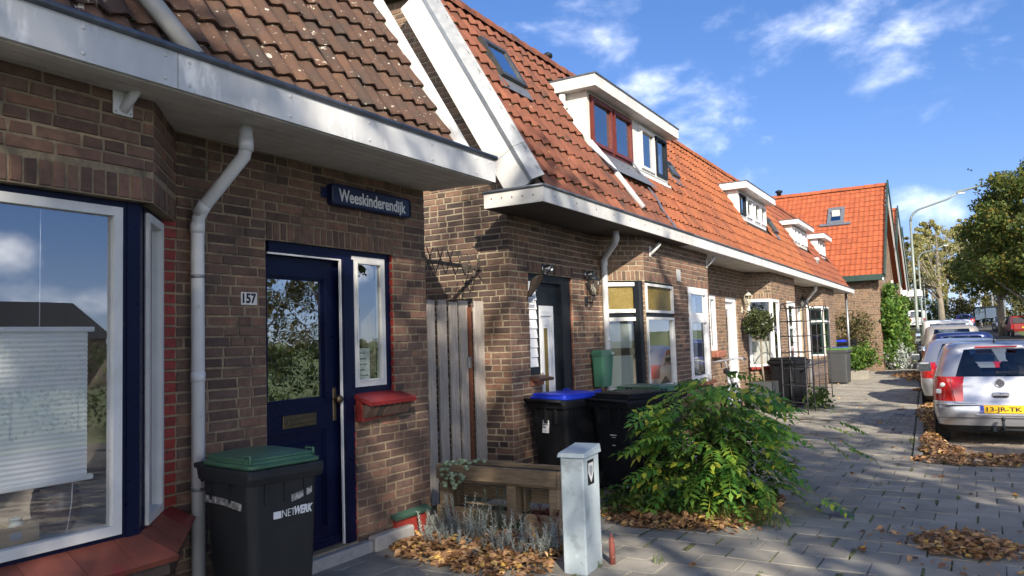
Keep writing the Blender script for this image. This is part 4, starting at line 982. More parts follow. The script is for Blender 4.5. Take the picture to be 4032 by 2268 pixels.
roof_piece(h, 3.86 - T, W, M_T153, [(3.8 - T, 5.50 - T, 1.15, 2.32), (6.05 - T, 6.40 - T, 1.5, 1.85)], 22)
dormer(h, 4.022 - T, 5.50 - T, DXF, DZB, DZT, [(4.20 - T, 4.86 - T, M_WHITE, M_WHITE), (4.88 - T, 5.46 - T, M_WHITE, M_ANTH)], False, True, cheek=M_FASCIA)
MB().box(DXF - .02, 4.1 - T, DZB - .035, DXF + .06, 5.53 - T, DZB + .005).build('dormer_sill', M_WHITE, h)
skylight(h, 6.02 - T, 6.42 - T, 1.50, 1.86, .05)
flag_holder(h, BT + .006, yf - .05, 2.80, M_PVCG)

# 151
h = HS[2]; T = H0[2]; W = H0[3] - T; w = Wall(h, M_BRICK2, M_MORTARL, 13); yb = 10.22 - T; yc = yb + BT
w.seg((0, 0), (0, yb), 0, 2.98, openings=[(8.58 - T, 9.47 - T, .05, LT)], soldiers=[(.0, 9.55 - T, LT, LS)])
w.seg((-.11, 9.47 - T), (-.004, 9.47 - T), .05, LT, mat=M_BRICK2, noback=True, stretch=.1)
w.seg((0, yb), (BT, yc), 0, 2.98, openings=[(.04, BT * 1.414 - .02, .86, LT)], soldiers=[(.0, BT * 1.414, LT, LS)])
w.seg((BT, yc), (BT, W), 0, 2.98, openings=[(.02, .80, .86, LT)], soldiers=[(0, .83, LT, LS)])
w.finish(300); gutter(h, 0, W); party_box(h, 0, W)
mb = MB(); mb.box(-.13, 8.58 - T, .05, -.02, 8.64 - T, LT); mb.box(-.13, 9.33 - T, .05, -.02, 9.47 - T, LT); mb.box(-.13, 8.64 - T, 2.27, -.02, 9.33 - T, LT); df = mb.build('door_frame', M_WHITE2, h)
d = MB().box(-.12, 8.64 - T, .08, -.08, 8.74 - T, 2.27).box(-.12, 9.18 - T, .08, -.08, 9.33 - T, 2.27).box(-.12, 8.74 - T, 2.12, -.08, 9.18 - T, 2.27).box(-.12, 8.74 - T, .08, -.08, 9.18 - T, .45).build('door', M_WHITE2, h)
MB().box(-.105, 8.74 - T, .45, -.098, 9.18 - T, 2.12).build('pane', glass('brown_glass', (.45, .35, .28), .14), d)
MB().box(-.30, 8.6 - T, .1, -.29, 9.4 - T, 2.2).build('door_curtain', pm('brown_curtain', (.17, .10, .07), (.12, .07, .05), 9, .9), h)
plA = Plane((0, yb), (BT, yc), .03); window(h, plA, .05, plA.L - .01, .86, LT, M_WHITE2, M_WHITE2, ow=.03, iw=.03, glassm=M_GLASSO, name='bay_window')
plB = Plane((BT, yc), (BT, W), .03); window(h, plB, .02, .79, .86, LT, M_WHITE2, M_WHITE2, ow=.03, iw=.03, glassm=M_GLASSO, name='bay_window')
base_sill(h, [(0.02, yb + .02), (BT, yc), (BT, yc + .82)], .86, M_REDP)
room(h, [(BT - .1, W - .3), (-2.8, W - .3), (-2.8, yb - .6), (-.16, yb - .6), (-.16, yb)], .3, 2.8, M_ROOMW)
mb = MB(); pq = Plane((-.04, yb + .06), (BT - .10, yc - .05), .06)
pq.slab(mb, .02, .60, .92, 1.42, 0, .004); mb.build('window_film', M_CURT, h)
roof_piece(h, 0, W, M_T151, [(10.5 - T, 13, 1.1, 2.2)], 23)
D2X = -.10
dormer(h, 10.46 - T, 11.85 - T, D2X, 4.22, 4.87, [(10.52 - T, 11.12 - T, M_WHITE2, M_ANTH), (11.14 - T, 11.76 - T, M_WHITE2, M_WHITE2)], True, False, M_WHITE2, M_WHITE2, .24, .15)
# 149
h = HS[3]; T = H0[3]; W = H0[4] - T; w = Wall(h, M_BRICK2, M_MORTARL, 14); yf = 13.45 - T
w.seg((BT, 0), (BT, yf), 0, 2.98, openings=[(12.35 - T, 13.35 - T, .86, LT)], soldiers=[(12.3 - T, yf, LT, LS)])
w.seg((BT, yf), (0, yf + BT), 0, 2.98); w.seg((0, yf + BT), (0, W), 0, 2.98, openings=[(.35, 1.2, .05, LT), (1.25, 1.6, 1.3, LT)], soldiers=[(.3, 1.65, LT, LS)])
w.finish(200); gutter(h, 0, W); party_box(h, 0, W)
pl = Plane((BT, 0), (BT, yf), .02); window(h, pl, 12.36 - T, 13.34 - T, .87, LT, M_WHITE2, M_WHITE2, ow=.06, iw=.05, name='bay_window', glassm=M_GLASSO)
MB().box(-.12, yf + BT + .35, .05, -.06, yf + BT + 1.2, LT).build('door', M_WHITE2, h)
pl = Plane((-.03, yf + BT + 1.25), (-.03, yf + BT + 1.6)); window(h, pl, 0, .35, 1.3, LT, M_WHITE2, M_WHITE2, ow=.04, iw=.03, name='side_window')
room(h, [(BT - .12, .05), (-2.6, .05), (-2.6, W - .1), (-.16, W - .1)], .3, 2.8, M_ROOMW)
roof_piece(h, 0, W, M_T151, [(11.8 - T, 13.35 - T, 1.1, 2.2), (13.7 - T, 14.2 - T, 1.2, 1.75)], 24)
dormer(h, 11.852 - T, 13.25 - T, D2X, 4.22, 4.87, [(11.95 - T, 12.58 - T, M_WHITE2, M_WHITE2), (12.60 - T, 13.2 - T, M_WHITE2, M_WHITE2)], False, True, M_WHITE2, M_WHITE2, .24, .15)
skylight(h, 13.7 - T, 14.2 - T, 1.25, 1.72, .08)
# 147
h = HS[4]; T = H0[4]; W = H0[5] - T; w = Wall(h, M_BRICK2, M_MORTARL, 15); yb = 17.4 - T; yc = yb + BT
w.seg((0, 0), (0, yb), 0, 2.98, openings=[(.25, 1.1, .05, LT)], soldiers=[(.2, 1.15, LT, LS)])
w.seg((0, yb), (BT, yc), 0, 2.98, openings=[(.05, BT * 1.414 - .02, .86, LT)], soldiers=[(0, BT * 1.414, LT, LS)])
w.seg((BT, yc), (BT, W), 0, 2.98, openings=[(.02, 1.1, .86, LT)], soldiers=[(0, 1.15, LT, LS)])
w.finish(150); gutter(h, 0, W); party_box(h, 0, W)
plA = Plane((0, yb), (BT, yc), .03); window(h, plA, .05, plA.L - .02, .86, LT, M_WHITE2, M_DGREEN, ow=.05, iw=.05, glassm=M_GLASSO, transom=1.9, name='bay_window')
plB = Plane((BT, yc), (BT, W), .03); window(h, plB, .02, 1.1, .86, LT, M_WHITE2, M_DGREEN, ow=.05, iw=.05, glassm=M_GLASSO, transom=1.9, name='bay_window')
MB().box(-.12, .25, .05, -.06, 1.1, LT).build('door', M_WHITE2, h)
room(h, [(BT - .1, W - .3), (-2.8, W - .3), (-2.8, yb - .6), (-.16, yb - .6), (-.16, yb)], .3, 2.8, M_ROOMW)
mb = MB(); pq = Plane((-.04, yb + .06), (BT - .10, yc - .05), .08); pq.slab(mb, .05, .25, 1.2, 1.7, 0, .004); mb.build('curtain', M_CURT, h)
MB().tube([(.42, yb - .3, 2.96), (.40, yb - .28, 2.82), (.12, yb + .02, 2.6), (.08, yb + .04, 2.5), (.08, yb + .04, 0)], .045, 10).build('downpipe', M_PVC, h)
roof_piece(h, 0, W, M_T147, [(16.75 - T, 19.3 - T, 1.1, 2.1)], 25)
dormer(h, 16.8 - T, 19.2 - T, -.10, 4.22, 4.80, [(16.9 - T, 17.42 - T, M_WHITE2, M_WHITE2), (17.44 - T, 17.96 - T, M_WHITE2, M_WHITE2), (18.1 - T, 18.62 - T, M_WHITE2, M_WHITE2), (18.64 - T, 19.12 - T, M_WHITE2, M_WHITE2)], True, True, M_WHITE2, M_CREAM, .22, .13)
MB().lathe([(.08, 0), (.08, .1), (.12, .12), (.10, .2), (.03, .22)], 10, (roofx(3.75), 18.9 - T, 3.74)).build('roof_cowl', M_PVCG, h)
# 145
h = HS[5]; T = H0[5]; W = H0[6] - T; w = Wall(h, M_BRICK2, M_MORTARL, 16); yf = 20.2 - T
w.seg((BT, 0), (BT, yf), 0, 2.98); w.seg((BT, yf), (0, yf + BT), 0, 2.98); w.seg((0, yf + BT), (0, W), 0, 2.98, openings=[(.5, 1.4, .05, LT), (1.45, 1.85, 1.3, LT)], soldiers=[(.4, 1.9, LT, LS)])
w.finish(150); gutter(h, 0, W + .15); party_box(h, 0, W)
MB().box(-.12, yf + BT + .5, .05, -.06, yf + BT + 1.4, LT).build('door', M_WHITE2, h)
pl = Plane((-.03, yf + BT + 1.45), (-.03, yf + BT + 1.85)); window(h, pl, 0, .4, 1.3, LT, M_WHITE2, M_WHITE2, ow=.04, iw=.03, name='side_window')
MB().tube([(.45, W - .1, 2.96), (.45, W - .1, 0)], .045, 10).build('downpipe', M_GALV, h)
roof_piece(h, 0, W, M_T147, [(21.35 - T, 22.95 - T, 1.1, 2.1)], 26)
dormer(h, 21.4 - T, 22.9 - T, -.10, 4.20, 4.84, [(21.5 - T, 22.1 - T, M_RED_FR, M_WHITE2), (22.15 - T, 22.8 - T, M_RED_FR, M_WHITE2)], True, True, M_WHITE2, M_WHITE2, .24, .15)
MB().add([(.4, W, 2.98), (-3, W, 2.98), (-3, W, 5.6), (roofx(5.6), W, 5.6), (.5, W, 3.1)], [(0, 1, 2, 3, 4)]).build('gable', M_BRICK2, h)
# ------------------------------------------------------------------ ground, pavement, road
def gz(y): return 0.0 if y < 50 else (.0009 * (y - 50) ** 2 if y < 92 else .0009 * 42 ** 2 + .02 * min(y - 92, 60))
def xk(y): return -.13 - .055 * y                      # kerb line
YS = [-120, -60, -30, -15, 0, 10, 20, 30, 40, 50] + [50 + 4 * k for k in range(1, 12)] + [100, 110, 125, 150, 200, 300, 600]
def strip(name, xa, xb, dz, mat, ys=YS, nx=2):
    mb = MB(); vs = []
    for y in ys:
        for k in range(nx): x = xa(y) + (xb(y) - xa(y)) * k / (nx - 1); vs.append((x, y, gz(y) + dz))
    fs = [(j * nx + k, j * nx + k + 1, (j + 1) * nx + k + 1, (j + 1) * nx + k) for j in range(len(ys) - 1) for k in range(nx - 1)]
    mb.add(vs, fs); o = mb.build(name, mat, recalc=False); o['kind'] = 'structure'; return o
M_GRASS = pm('verge_grass', (0.063, 0.105, 0.0252), (0.105, 0.133, 0.0392), 3, .95, .6, 30, spots=[((.11, .065, .03), 5, .55, .7, .7)])
M_ASPH = pm('asphalt', (0.091, 0.0882, 0.0842), (0.07, 0.0686, 0.06654), 4, .9, .4, 120)
M_JOINT = pm('joint_sand', (0.1125, 0.093, 0.0675), (0.075, 0.066, 0.0525), 30, .95, .5, 120, spots=[((.06, .085, .02), 2.2, .44, .56)])
M_SLAB = pm('concrete_slab', (0.2347, 0.2186, 0.1841), (0.3105, 0.291, 0.2436), 3, .92, .6, 160, rnd=.16, spots=[((.17, .16, .14), 1.3, .5, .72, .6), ((.46, .44, .39), 60, .62, .7, .6), ((.14, .145, .09), 7, .62, .75, .5)])
M_KERB = pm('kerb_concrete', (0.315, 0.294, 0.2553), (0.24, 0.2234, 0.1932), 7, .92, .4, 180, rnd=.1)
M_CLINK = pm('clinker_paver', (0.192, 0.1676, 0.1411), (0.256, 0.2204, 0.18), 9, .9, .4, 150, rnd=.22)
strip('ground', lambda y: -400, lambda y: 400, -.16, M_GRASS, nx=2)
strip('road', lambda y: xk(y) + .05, lambda y: xk(y) + 7.4, -.10, M_ASPH, [y for y in YS if -60 <= y <= 300])
pk = strip('parking_strip', lambda y: xk(y) + .02, lambda y: xk(y) + 2.15, -.085, M_CLINK, [10.75, 20, 30, 40, 50, 58, 66, 74, 82])
sw_ = strip('pavement', lambda y: -6.2 - .03 * max(0, y - 8), lambda y: xk(y) if y > 10.7 else 2.0, -.014, M_JOINT, [-30, -2, 0, 10.7, 10.701, 20, 30, 40, 50, 58, 66, 74, 82, 92, 120])
# slabs
def slab_mesh(w, d, var, mat):
    r = random.Random(var + 900); a, b, c = w / 2, d / 2, .004
    j = lambda s=.002: r.uniform(-s, s)
    t = [(-a + j(), -b + j()), (a + j(), -b + j()), (a + j(), b + j()), (-a + j(), b + j())]
    vs = [(x, y, -.04) for x, y in t] + [(x, y, -.006) for x, y in t] + [(x - math.copysign(c, x), y - math.copysign(c, y), j(.0012)) for x, y in t]
    fs = [(0, 1, 5, 4), (1, 2, 6, 5), (2, 3, 7, 6), (3, 0, 4, 7), (4, 5, 9, 8), (5, 6, 10, 9), (6, 7, 11, 10), (7, 4, 8, 11), (8, 9, 10, 11)]
    me = bpy.data.meshes.new('paving_slab'); me.from_pydata(vs, [], fs); me.materials.append(mat); return me
SW, SD = .313, .297
SM = [slab_mesh(SW - .007, SD - .006, k, M_SLAB) for k in range(5)]
slabs = []; rs = random.Random(12)
row = 0; y = 1.0
while y < 40:
    off = (row % 2) * SW / 2; x = -4.35 - .016 * max(0, y - 7) + off
    xe = xk(y) - .14 if y > 10.65 else 1.9
    while x - SW / 2 < xe - .05:
        cut = xe - (x - SW / 2) if (y > 10.65 and x + SW / 2 > xe) else SW
        slabs.append((x - (SW - cut) / 2, y, cut / SW)); x += SW
    y += SD; row += 1
sc = []
for i, (x, y, hf) in enumerate(slabs):
    p = to_px((x, y, 0)); vis = p[2] > .3 and -60 < p[0] < 4092 and p[1] < 2330
    sc.append((p[2] if vis else 1e6, i))
sc.sort(); keep = set(i for d_, i in sc[:300])
rest_v = []; rest_f = []; nb_ = 0
for i, (x, y, hf) in enumerate(slabs):
    me = SM[i % 5]
    T_ = Matrix.Translation((x + rs.gauss(0, .0015), y + rs.gauss(0, .0015), rs.gauss(0, .0024))) @ Matrix.Rotation(rs.gauss(0, .004), 4, 'Z') @ Matrix.Rotation(rs.gauss(0, .009), 4, 'X') @ Matrix.Rotation(rs.gauss(0, .008), 4, 'Y') @ Matrix.Diagonal((hf, 1, 1, 1))
    if i in keep:
        o = bpy.data.objects.new('paving_slab', me); COL.objects.link(o); o.parent = sw_; o.matrix_basis = T_
    else:
        for v in me.vertices: rest_v.append(tuple(T_ @ v.co))
        for p in me.polygons: rest_f.append(tuple(q + nb_ for q in p.vertices))
        nb_ += len(me.vertices)
me = bpy.data.meshes.new('slab_paving'); me.from_pydata(rest_v, [], rest_f); me.materials.append(M_SLAB); o = link('slab_paving', me, sw_); o['kind'] = 'stuff'
# cushions of moss filled into some of the joints between slabs
mq = []; rm_ = random.Random(41)
for (x, y, hf) in slabs:
    if not (4.8 < y < 15 and -3.4 < x < 1.0) or rm_.random() > .34: continue
    l = SD * rm_.uniform(.45, .98); w = rm_.choice((.006, .009, .012, .018, .026)); y0 = y - SD / 2 + rm_.uniform(0, SD - l); xj = x + SW / 2; n = 5
    for k in range(n):
        a, b = y0 + l * k / n, y0 + l * (k + 1) / n; wa, wb = w * rm_.uniform(.6, 1.1), w * rm_.uniform(.6, 1.1); z = .0035
        mq.append([(xj - wa, a, z - .004), (xj, a, z + .002), (xj, b, z + .002), (xj - wb, b, z - .004)]); mq.append([(xj, a, z + .002), (xj + wa, a, z - .004), (xj + wb, b, z - .004), (xj, b, z + .002)])
mo = link('joint_moss', quads_mesh('joint_moss', np.array(mq), pm('joint_moss', (.15, .18, .05), (.10, .11, .045), 30, .95, .8, 160, spots=[((.075, .06, .04), 9, .5, .6)])), sw_); mo['kind'] = 'stuff'
# kerb band
kb = strip('kerb', lambda y: xk(y) - .12, lambda y: xk(y) - .004, -.03, M_JOINT, [10.7, 20, 30, 40, 50, 58, 66, 74, 82, 92, 120])
y = 10.75
while y < 60:
    L_ = .98; a, b = y + .004, y + L_ - .004; z0 = gz(y)
    MB().hexa([(xk(a) - .115, a, z0 - .1), (xk(a), a, z0 - .1), (xk(b), b, z0 - .1), (xk(b) - .115, b, z0 - .1)], [(xk(a) - .115, a, z0 + .004), (xk(a) - .012, a, z0 + .004), (xk(b) - .012, b, z0 + .004), (xk(b) - .115, b, z0 + .004)]).build('kerb_stone', M_KERB, kb); y += L_
y = xk(10.75)
while y < 2:
    MB().box(y, 10.63, -.1, y + .97, 10.74, .004).build('kerb_stone', M_KERB, kb); y += .98
# clinker pavers of the parking bay
cv = []; cf = []; n_ = 0; r = random.Random(3)
y = 10.8; row = 0
while y < 19:
    x = xk(y) + .05 + (row % 2) * .1
    while x < xk(y) + 2.1:
        z = -.076 + r.gauss(0, .002); a, b = .098, .048
        cv += [(x - a, y - b, -.1), (x + a, y - b, -.1), (x + a, y + b, -.1), (x - a, y + b, -.1), (x - a + .004, y - b + .004, z), (x + a - .004, y - b + .004, z), (x + a - .004, y + b - .004, z), (x - a + .004, y + b - .004, z)]
        cf += [tuple(q + n_ for q in f) for f in ((0, 1, 5, 4), (1, 2, 6, 5), (2, 3, 7, 6), (3, 0, 4, 7), (4, 5, 6, 7))]; n_ += 8; x += .205
    y += .105; row += 1
me = bpy.data.meshes.new('clinker_paving'); me.from_pydata(cv, [], cf); me.materials.append(M_CLINK); o = link('clinker_paving', me, pk); o['kind'] = 'stuff'
# utility covers let into the pavement
M_COVER = pm('iron_cover', (.10, .085, .105), (.075, .065, .08), 40, .6, .4, 200, metal=.3)
def cover(label, x, y, r_, rect=None, group=None):
    t = thing('utility_cover', label, 'cover', (x, y, 0), 0, group)
    mb = MB()
    if rect: mb.bbox(-rect[0] / 2, -rect[1] / 2, -.02, rect[0] / 2, rect[1] / 2, .006, .004)
    else: mb.lathe([(r_, -.02), (r_, .004), (r_ - .006, .007)], 24)
    mb.build('lid', M_COVER, t)
    mb = MB()
    if rect: mb.box(-rect[0] / 2 + .03, -.03, .006, rect[0] / 2 - .03, .03, .009)
    else: mb.lathe([(r_ * .62, .007), (r_ * .62, .0095), (r_ * .5, .0095)], 20)
    mb.build('raised_mark', M_COVER, t)
cover('round purple-grey utility cover on the pavement before the bush', -1.146, 7.27, .105)
cover('rectangular cast iron cover in the pavement beside the parking bay', -1.343, 13.37, 0, (.34, .22))
cover('small pale oval cover in the pavement, nearer the silver hatchback wheel', -1.43, 16.13, .10)
cover('small pale oval cover in the pavement, nearer the lamp post', -1.486, 17.27, .10)
# weeds in the joints
def tufts(name, label, spots, mat, n=9, h=.06):
    rr = random.Random(len(spots)); q = []
    for (x, y, s) in spots:
        for k in range(int(n * s)):
            a = rr.uniform(0, 6.28); l = h * s * rr.uniform(.4, 1.2); b = Vector((x + rr.gauss(0, .02 * s), y + rr.gauss(0, .02 * s), 0)); d = Vector((math.cos(a), math.sin(a), 0)); w = Vector((-d.y, d.x, 0)) * .003
            t = b + d * l * .6 + Vector((0, 0, l * .8)); m = b + d * l * .25 + Vector((0, 0, l * .55))
            q.append([b - w, b + w, m + w * .8, m - w * .8]); q.append([m - w * .8, m + w * .8, t, t])
    me = quads_mesh(name, np.array([[tuple(p) for p in f] for f in q]), mat); o = link(name, me); tag(o, label, None, None, 'stuff'); return o
M_WEED = pm('weed_green', (.075, .12, .022), (.11, .15, .035), 10, .7, rnd=.3, transl=.3)
sp = [(-2.05, 5.25, 1.6), (-1.02, 8.8, .9), (-.93, 12.3, 1.7), (-.95, 12.0, 1.2), (-1.08, 12.15, 1.), (-1.35, 6.1, .8), (-1.1, 15.6, 1.6), (-1.6, 14.9, 1.), (-2.4, 5.0, 1.0), (-1.25, 9.6, .8), (-2.6, 16.2, 1.8), (-2.75, 17.2, 1.6), (-1.9, 8.9, .8)]
for k in range(60): sp.append((random.uniform(-3.0, -.9), random.uniform(5.3, 20), random.uniform(.2, .5)))
tufts('weeds', 'scattered grass weeds sprouting from the pavement joints', sp, M_WEED)
# ------------------------------------------------------------------ fallen leaves
M_LEAFL = pm('fallen_leaf', (.7, .7, .7), (1.3, 1.25, 1.15), 40, .75, .2, 120, ramp=[(0, (0.126, 0.066, 0.03533)), (.25, (0.252, 0.132, 0.06624)), (.45, (0.4158, 0.24, 0.1214)), (.62, (0.5292, 0.324, 0.1656)), (.74, (0.189, 0.096, 0.0552)), (.86, (0.63, 0.432, 0.2429)), (.93, (0.6552, 0.432, 0.09936)), (1, (0.1134, 0.066, 0.04416))], transl=.15)
def litter(name, label, blobs, n, size=.055, seed=1, hmax=.06, parent=None, mat=None):
    "blobs = [(x, y, rx, ry, rot, weight)]; curled leaves heaped towards the middle"
    r = np.random.default_rng(seed); wts = np.array([b[5] for b in blobs], float); ch = r.choice(len(blobs), n, p=wts / wts.sum()); out = []
    for i in range(n):
        x, y, rx, ry, ro, w = blobs[ch[i]]
        a = r.uniform(0, 6.283); q = math.sqrt(r.uniform()) * (1 + .25 * r.normal() * (r.uniform() < .25)); u, v = q * math.cos(a) * rx, q * math.sin(a) * ry
        px, py = x + u * math.cos(ro) - v * math.sin(ro), y + u * math.sin(ro) + v * math.cos(ro)
        z = .004 + hmax * max(0, 1 - q * q) * r.uniform() ** .6
        s = size * r.uniform(.6, 1.35); al = r.uniform(0, 6.283); d = Vector((math.cos(al), math.sin(al), r.normal() * .28)).normalized(); sd = Vector((-d.y, d.x, r.normal() * .35)).normalized(); nn = d.cross(sd)
        if nn.z < 0: nn = -nn
        c = Vector((px, py, z + .006)); cu = r.uniform(.02, .4) * s; wv = s * r.uniform(.28, .42)
        A, Bm, Cn = c - d * s * .5, c, c + d * s * .5 + nn * cu * .6; Lf, Rt = c + sd * wv + nn * cu, c - sd * wv + nn * cu * r.uniform(.2, 1.2)
        L2, R2 = c + d * s * .3 + sd * wv * .55 + nn * cu * .9, c + d * s * .3 - sd * wv * .55 + nn * cu * .9
        pts = [A, Lf, L2, Cn, R2, Rt]
        zmin = min(p.z for p in pts)
        if zmin < .003: pts = [p + Vector((0, 0, .003 - zmin)) for p in pts]
        z0 = gz(py) if py > 50 else 0
        out.append([tuple(p) for p in (pts[0], pts[1], pts[2], pts[3])]); out.append([tuple(p) for p in (pts[0], pts[3], pts[4], pts[5])])
    # weld the two halves of each leaf so that each leaf is one island
    arr = np.array(out).reshape(n, 2, 4, 3); vs = np.concatenate([arr[:, 0], arr[:, 1, 2:]], axis=1).reshape(-1, 3)
    fs = []
    for i in range(n): b = i * 6; fs += [(b, b + 1, b + 2, b + 3), (b, b + 3, b + 4, b + 5)]
    me = bpy.data.meshes.new(name); me.from_pydata(vs.tolist(), [], fs); me.materials.append(mat or M_LEAFL); o = link(name, me, parent); tag(o, label, None, None, 'stuff'); return o
litter('fallen_leaves', 'brown leaves heaped among the silvery plants before the pallet planter', [(-3.55, 4.95, .62, .42, .0, 3), (-3.15, 4.75, .5, .3, 0, 2), (-3.85, 4.95, .3, .3, 0, 1), (-3.3, 5.3, .6, .2, 0, 1.5), (-2.75, 5.2, .25, .3, 0, .5)], 1900, .06, 2, .05)
litter('fallen_leaves', 'drift of brown leaves under the green bush', [(-2.35, 6.5, .6, .35, .25, 3), (-2.0, 7.1, .32, .62, .1, 2), (-2.75, 6.65, .35, .4, 0, 1.6), (-1.85, 7.5, .18, .35, 0, .6)], 2300, .058, 3, .055)
litter('fallen_leaves', 'small sunlit heap of brown leaves lying on the open pavement', [(-.23, 6.58, .33, .36, .1, 3), (-.1, 6.5, .36, .3, .1, 1.2), (-.2, 6.5, .8, .6, 0, .5)], 760, .058, 4, .07)
litter('fallen_leaves', 'leaf bank along the near edge of the parking bay', [(-.55, 11.5, .26, .35, .0, 1.3), (-.1, 10.72, .75, .36, .05, 2.4), (.5, 10.95, .5, .28, 0, 1.2), (-.72, 12.4, .14, .9, .055, 1), (.0, 13.5, .4, .12, 0, .3)], 2300, .062, 5, .08)
litter('fallen_leaves', 'leaves gathered in the gutter beside the parked cars', [(xk(15) + .12, 15, .12, 1.6, .055, 1), (xk(18.5) + .14, 18.5, .14, 2.2, .055, 1.4), (-1.3, 22.6, .35, .6, 0, 1), (-1.05, 16.5, .12, 1.5, .055, .5)], 1500, .07, 6, .05)
litter('fallen_leaves', 'dark pile of leaves at the foot of the nearest lamp post', [(-2.0, 29.5, .75, 1.8, .06, 3), (-1.75, 27.4, .4, 1.2, 0, 1)], 900, .11, 7, .12)
lone = [(random.uniform(-3.0, 0.4), random.uniform(4.6, 22), .01, .01, 0, 1) for k in range(70)] + [(-1.3, 7.9, .02, .02, 0, 1), (-1.12, 11.6, .02, .02, 0, 1), (-3.3, 4.05, .15, .15, 0, 2), (-2.9, 15.5, .5, 1.2, 0, 6), (-3.3, 19, .5, 2, 0, 8), (-3.6, 24, .4, 2, 0, 8), (-3.9, 30, .4, 2.5, 0, 8)]
litter('scattered_leaves', 'single fallen leaves scattered over the pavement', lone, 260, .055, 8, .004)
# ------------------------------------------------------------------ trees and plants
def leafmat(name, stops, tr=.35, rough=.6): return pm(name, (.8, .8, .8), (1.2, 1.2, 1.1), 1.2, rough, 0, ramp=stops, transl=tr, spec=.3)
M_LIME = leafmat('autumn_lime_leaf', [(0, (.035, .060, .014)), (.3, (.055, .09, .02)), (.6, (.085, .115, .025)), (.8, (.14, .14, .03)), (.94, (.24, .18, .035)), (1, (.05, .075, .018))])
M_POPLAR = leafmat('pale_poplar_leaf', [(0, (.16, .17, .06)), (.4, (.26, .25, .085)), (.75, (.36, .31, .12)), (.9, (.50, .48, .34)), (1, (.20, .20, .08))])
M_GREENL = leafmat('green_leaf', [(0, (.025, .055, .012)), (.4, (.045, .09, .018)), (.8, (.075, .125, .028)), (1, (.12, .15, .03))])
M_OLIVE = leafmat('olive_leaf', [(0, (.05, .06, .02)), (.5, (.09, .10, .035)), (.85, (.15, .13, .05)), (1, (.20, .15, .05))])
M_IVY = leafmat('climber_leaf', [(0, (0.037, 0.088, 0.015)), (.5, (0.075, 0.156, 0.027)), (.85, (0.131, 0.231, 0.037)), (1, (0.200, 0.263, 0.050))])
M_TOPI = leafmat('topiary_leaf', [(0, (.02, .035, .012)), (.5, (.045, .065, .024)), (.85, (.10, .12, .05)), (1, (.17, .18, .09))], .15, .4)
M_SILV = leafmat('silver_leaf', [(0, (.22, .26, .24)), (.5, (.34, .38, .37)), (1, (.50, .53, .53))], .2, .8)
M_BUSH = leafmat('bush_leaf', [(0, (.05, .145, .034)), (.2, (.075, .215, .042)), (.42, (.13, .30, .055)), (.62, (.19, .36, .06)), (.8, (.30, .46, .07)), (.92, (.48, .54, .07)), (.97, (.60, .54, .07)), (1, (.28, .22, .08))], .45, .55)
M_BARK = pm('bark', (.14, .12, .095), (.085, .072, .058), 5, .95, .8, 30, stretch=(1, 1, .25))
M_BARKL = pm('pale_bark', (.25, .22, .17), (.15, .13, .10), 5, .95, .6, 30, stretch=(1, 1, .25))
def leaf_cloud(rg, centres, radii, per, size, flat=.8, aspect=.6):
    C_ = np.repeat(centres, per, axis=0); Rr = np.repeat(radii, per)
    d = rg.normal(size=C_.shape); d /= np.linalg.norm(d, axis=1)[:, None]; rad = rg.uniform(0, 1, len(C_)) ** .45
    p = C_ + d * (Rr * rad)[:, None] * np.array((1, 1, flat))
    a = rg.normal(size=p.shape); a /= np.linalg.norm(a, axis=1)[:, None]; b = np.cross(a, rg.normal(size=p.shape)); b /= np.linalg.norm(b, axis=1)[:, None]
    s = (size * rg.uniform(.6, 1.3, len(p)))[:, None]
    return np.stack([p - a * s * .5, p + b * s * .5 * aspect, p + a * s * .5, p - b * s * .5 * aspect], axis=1)
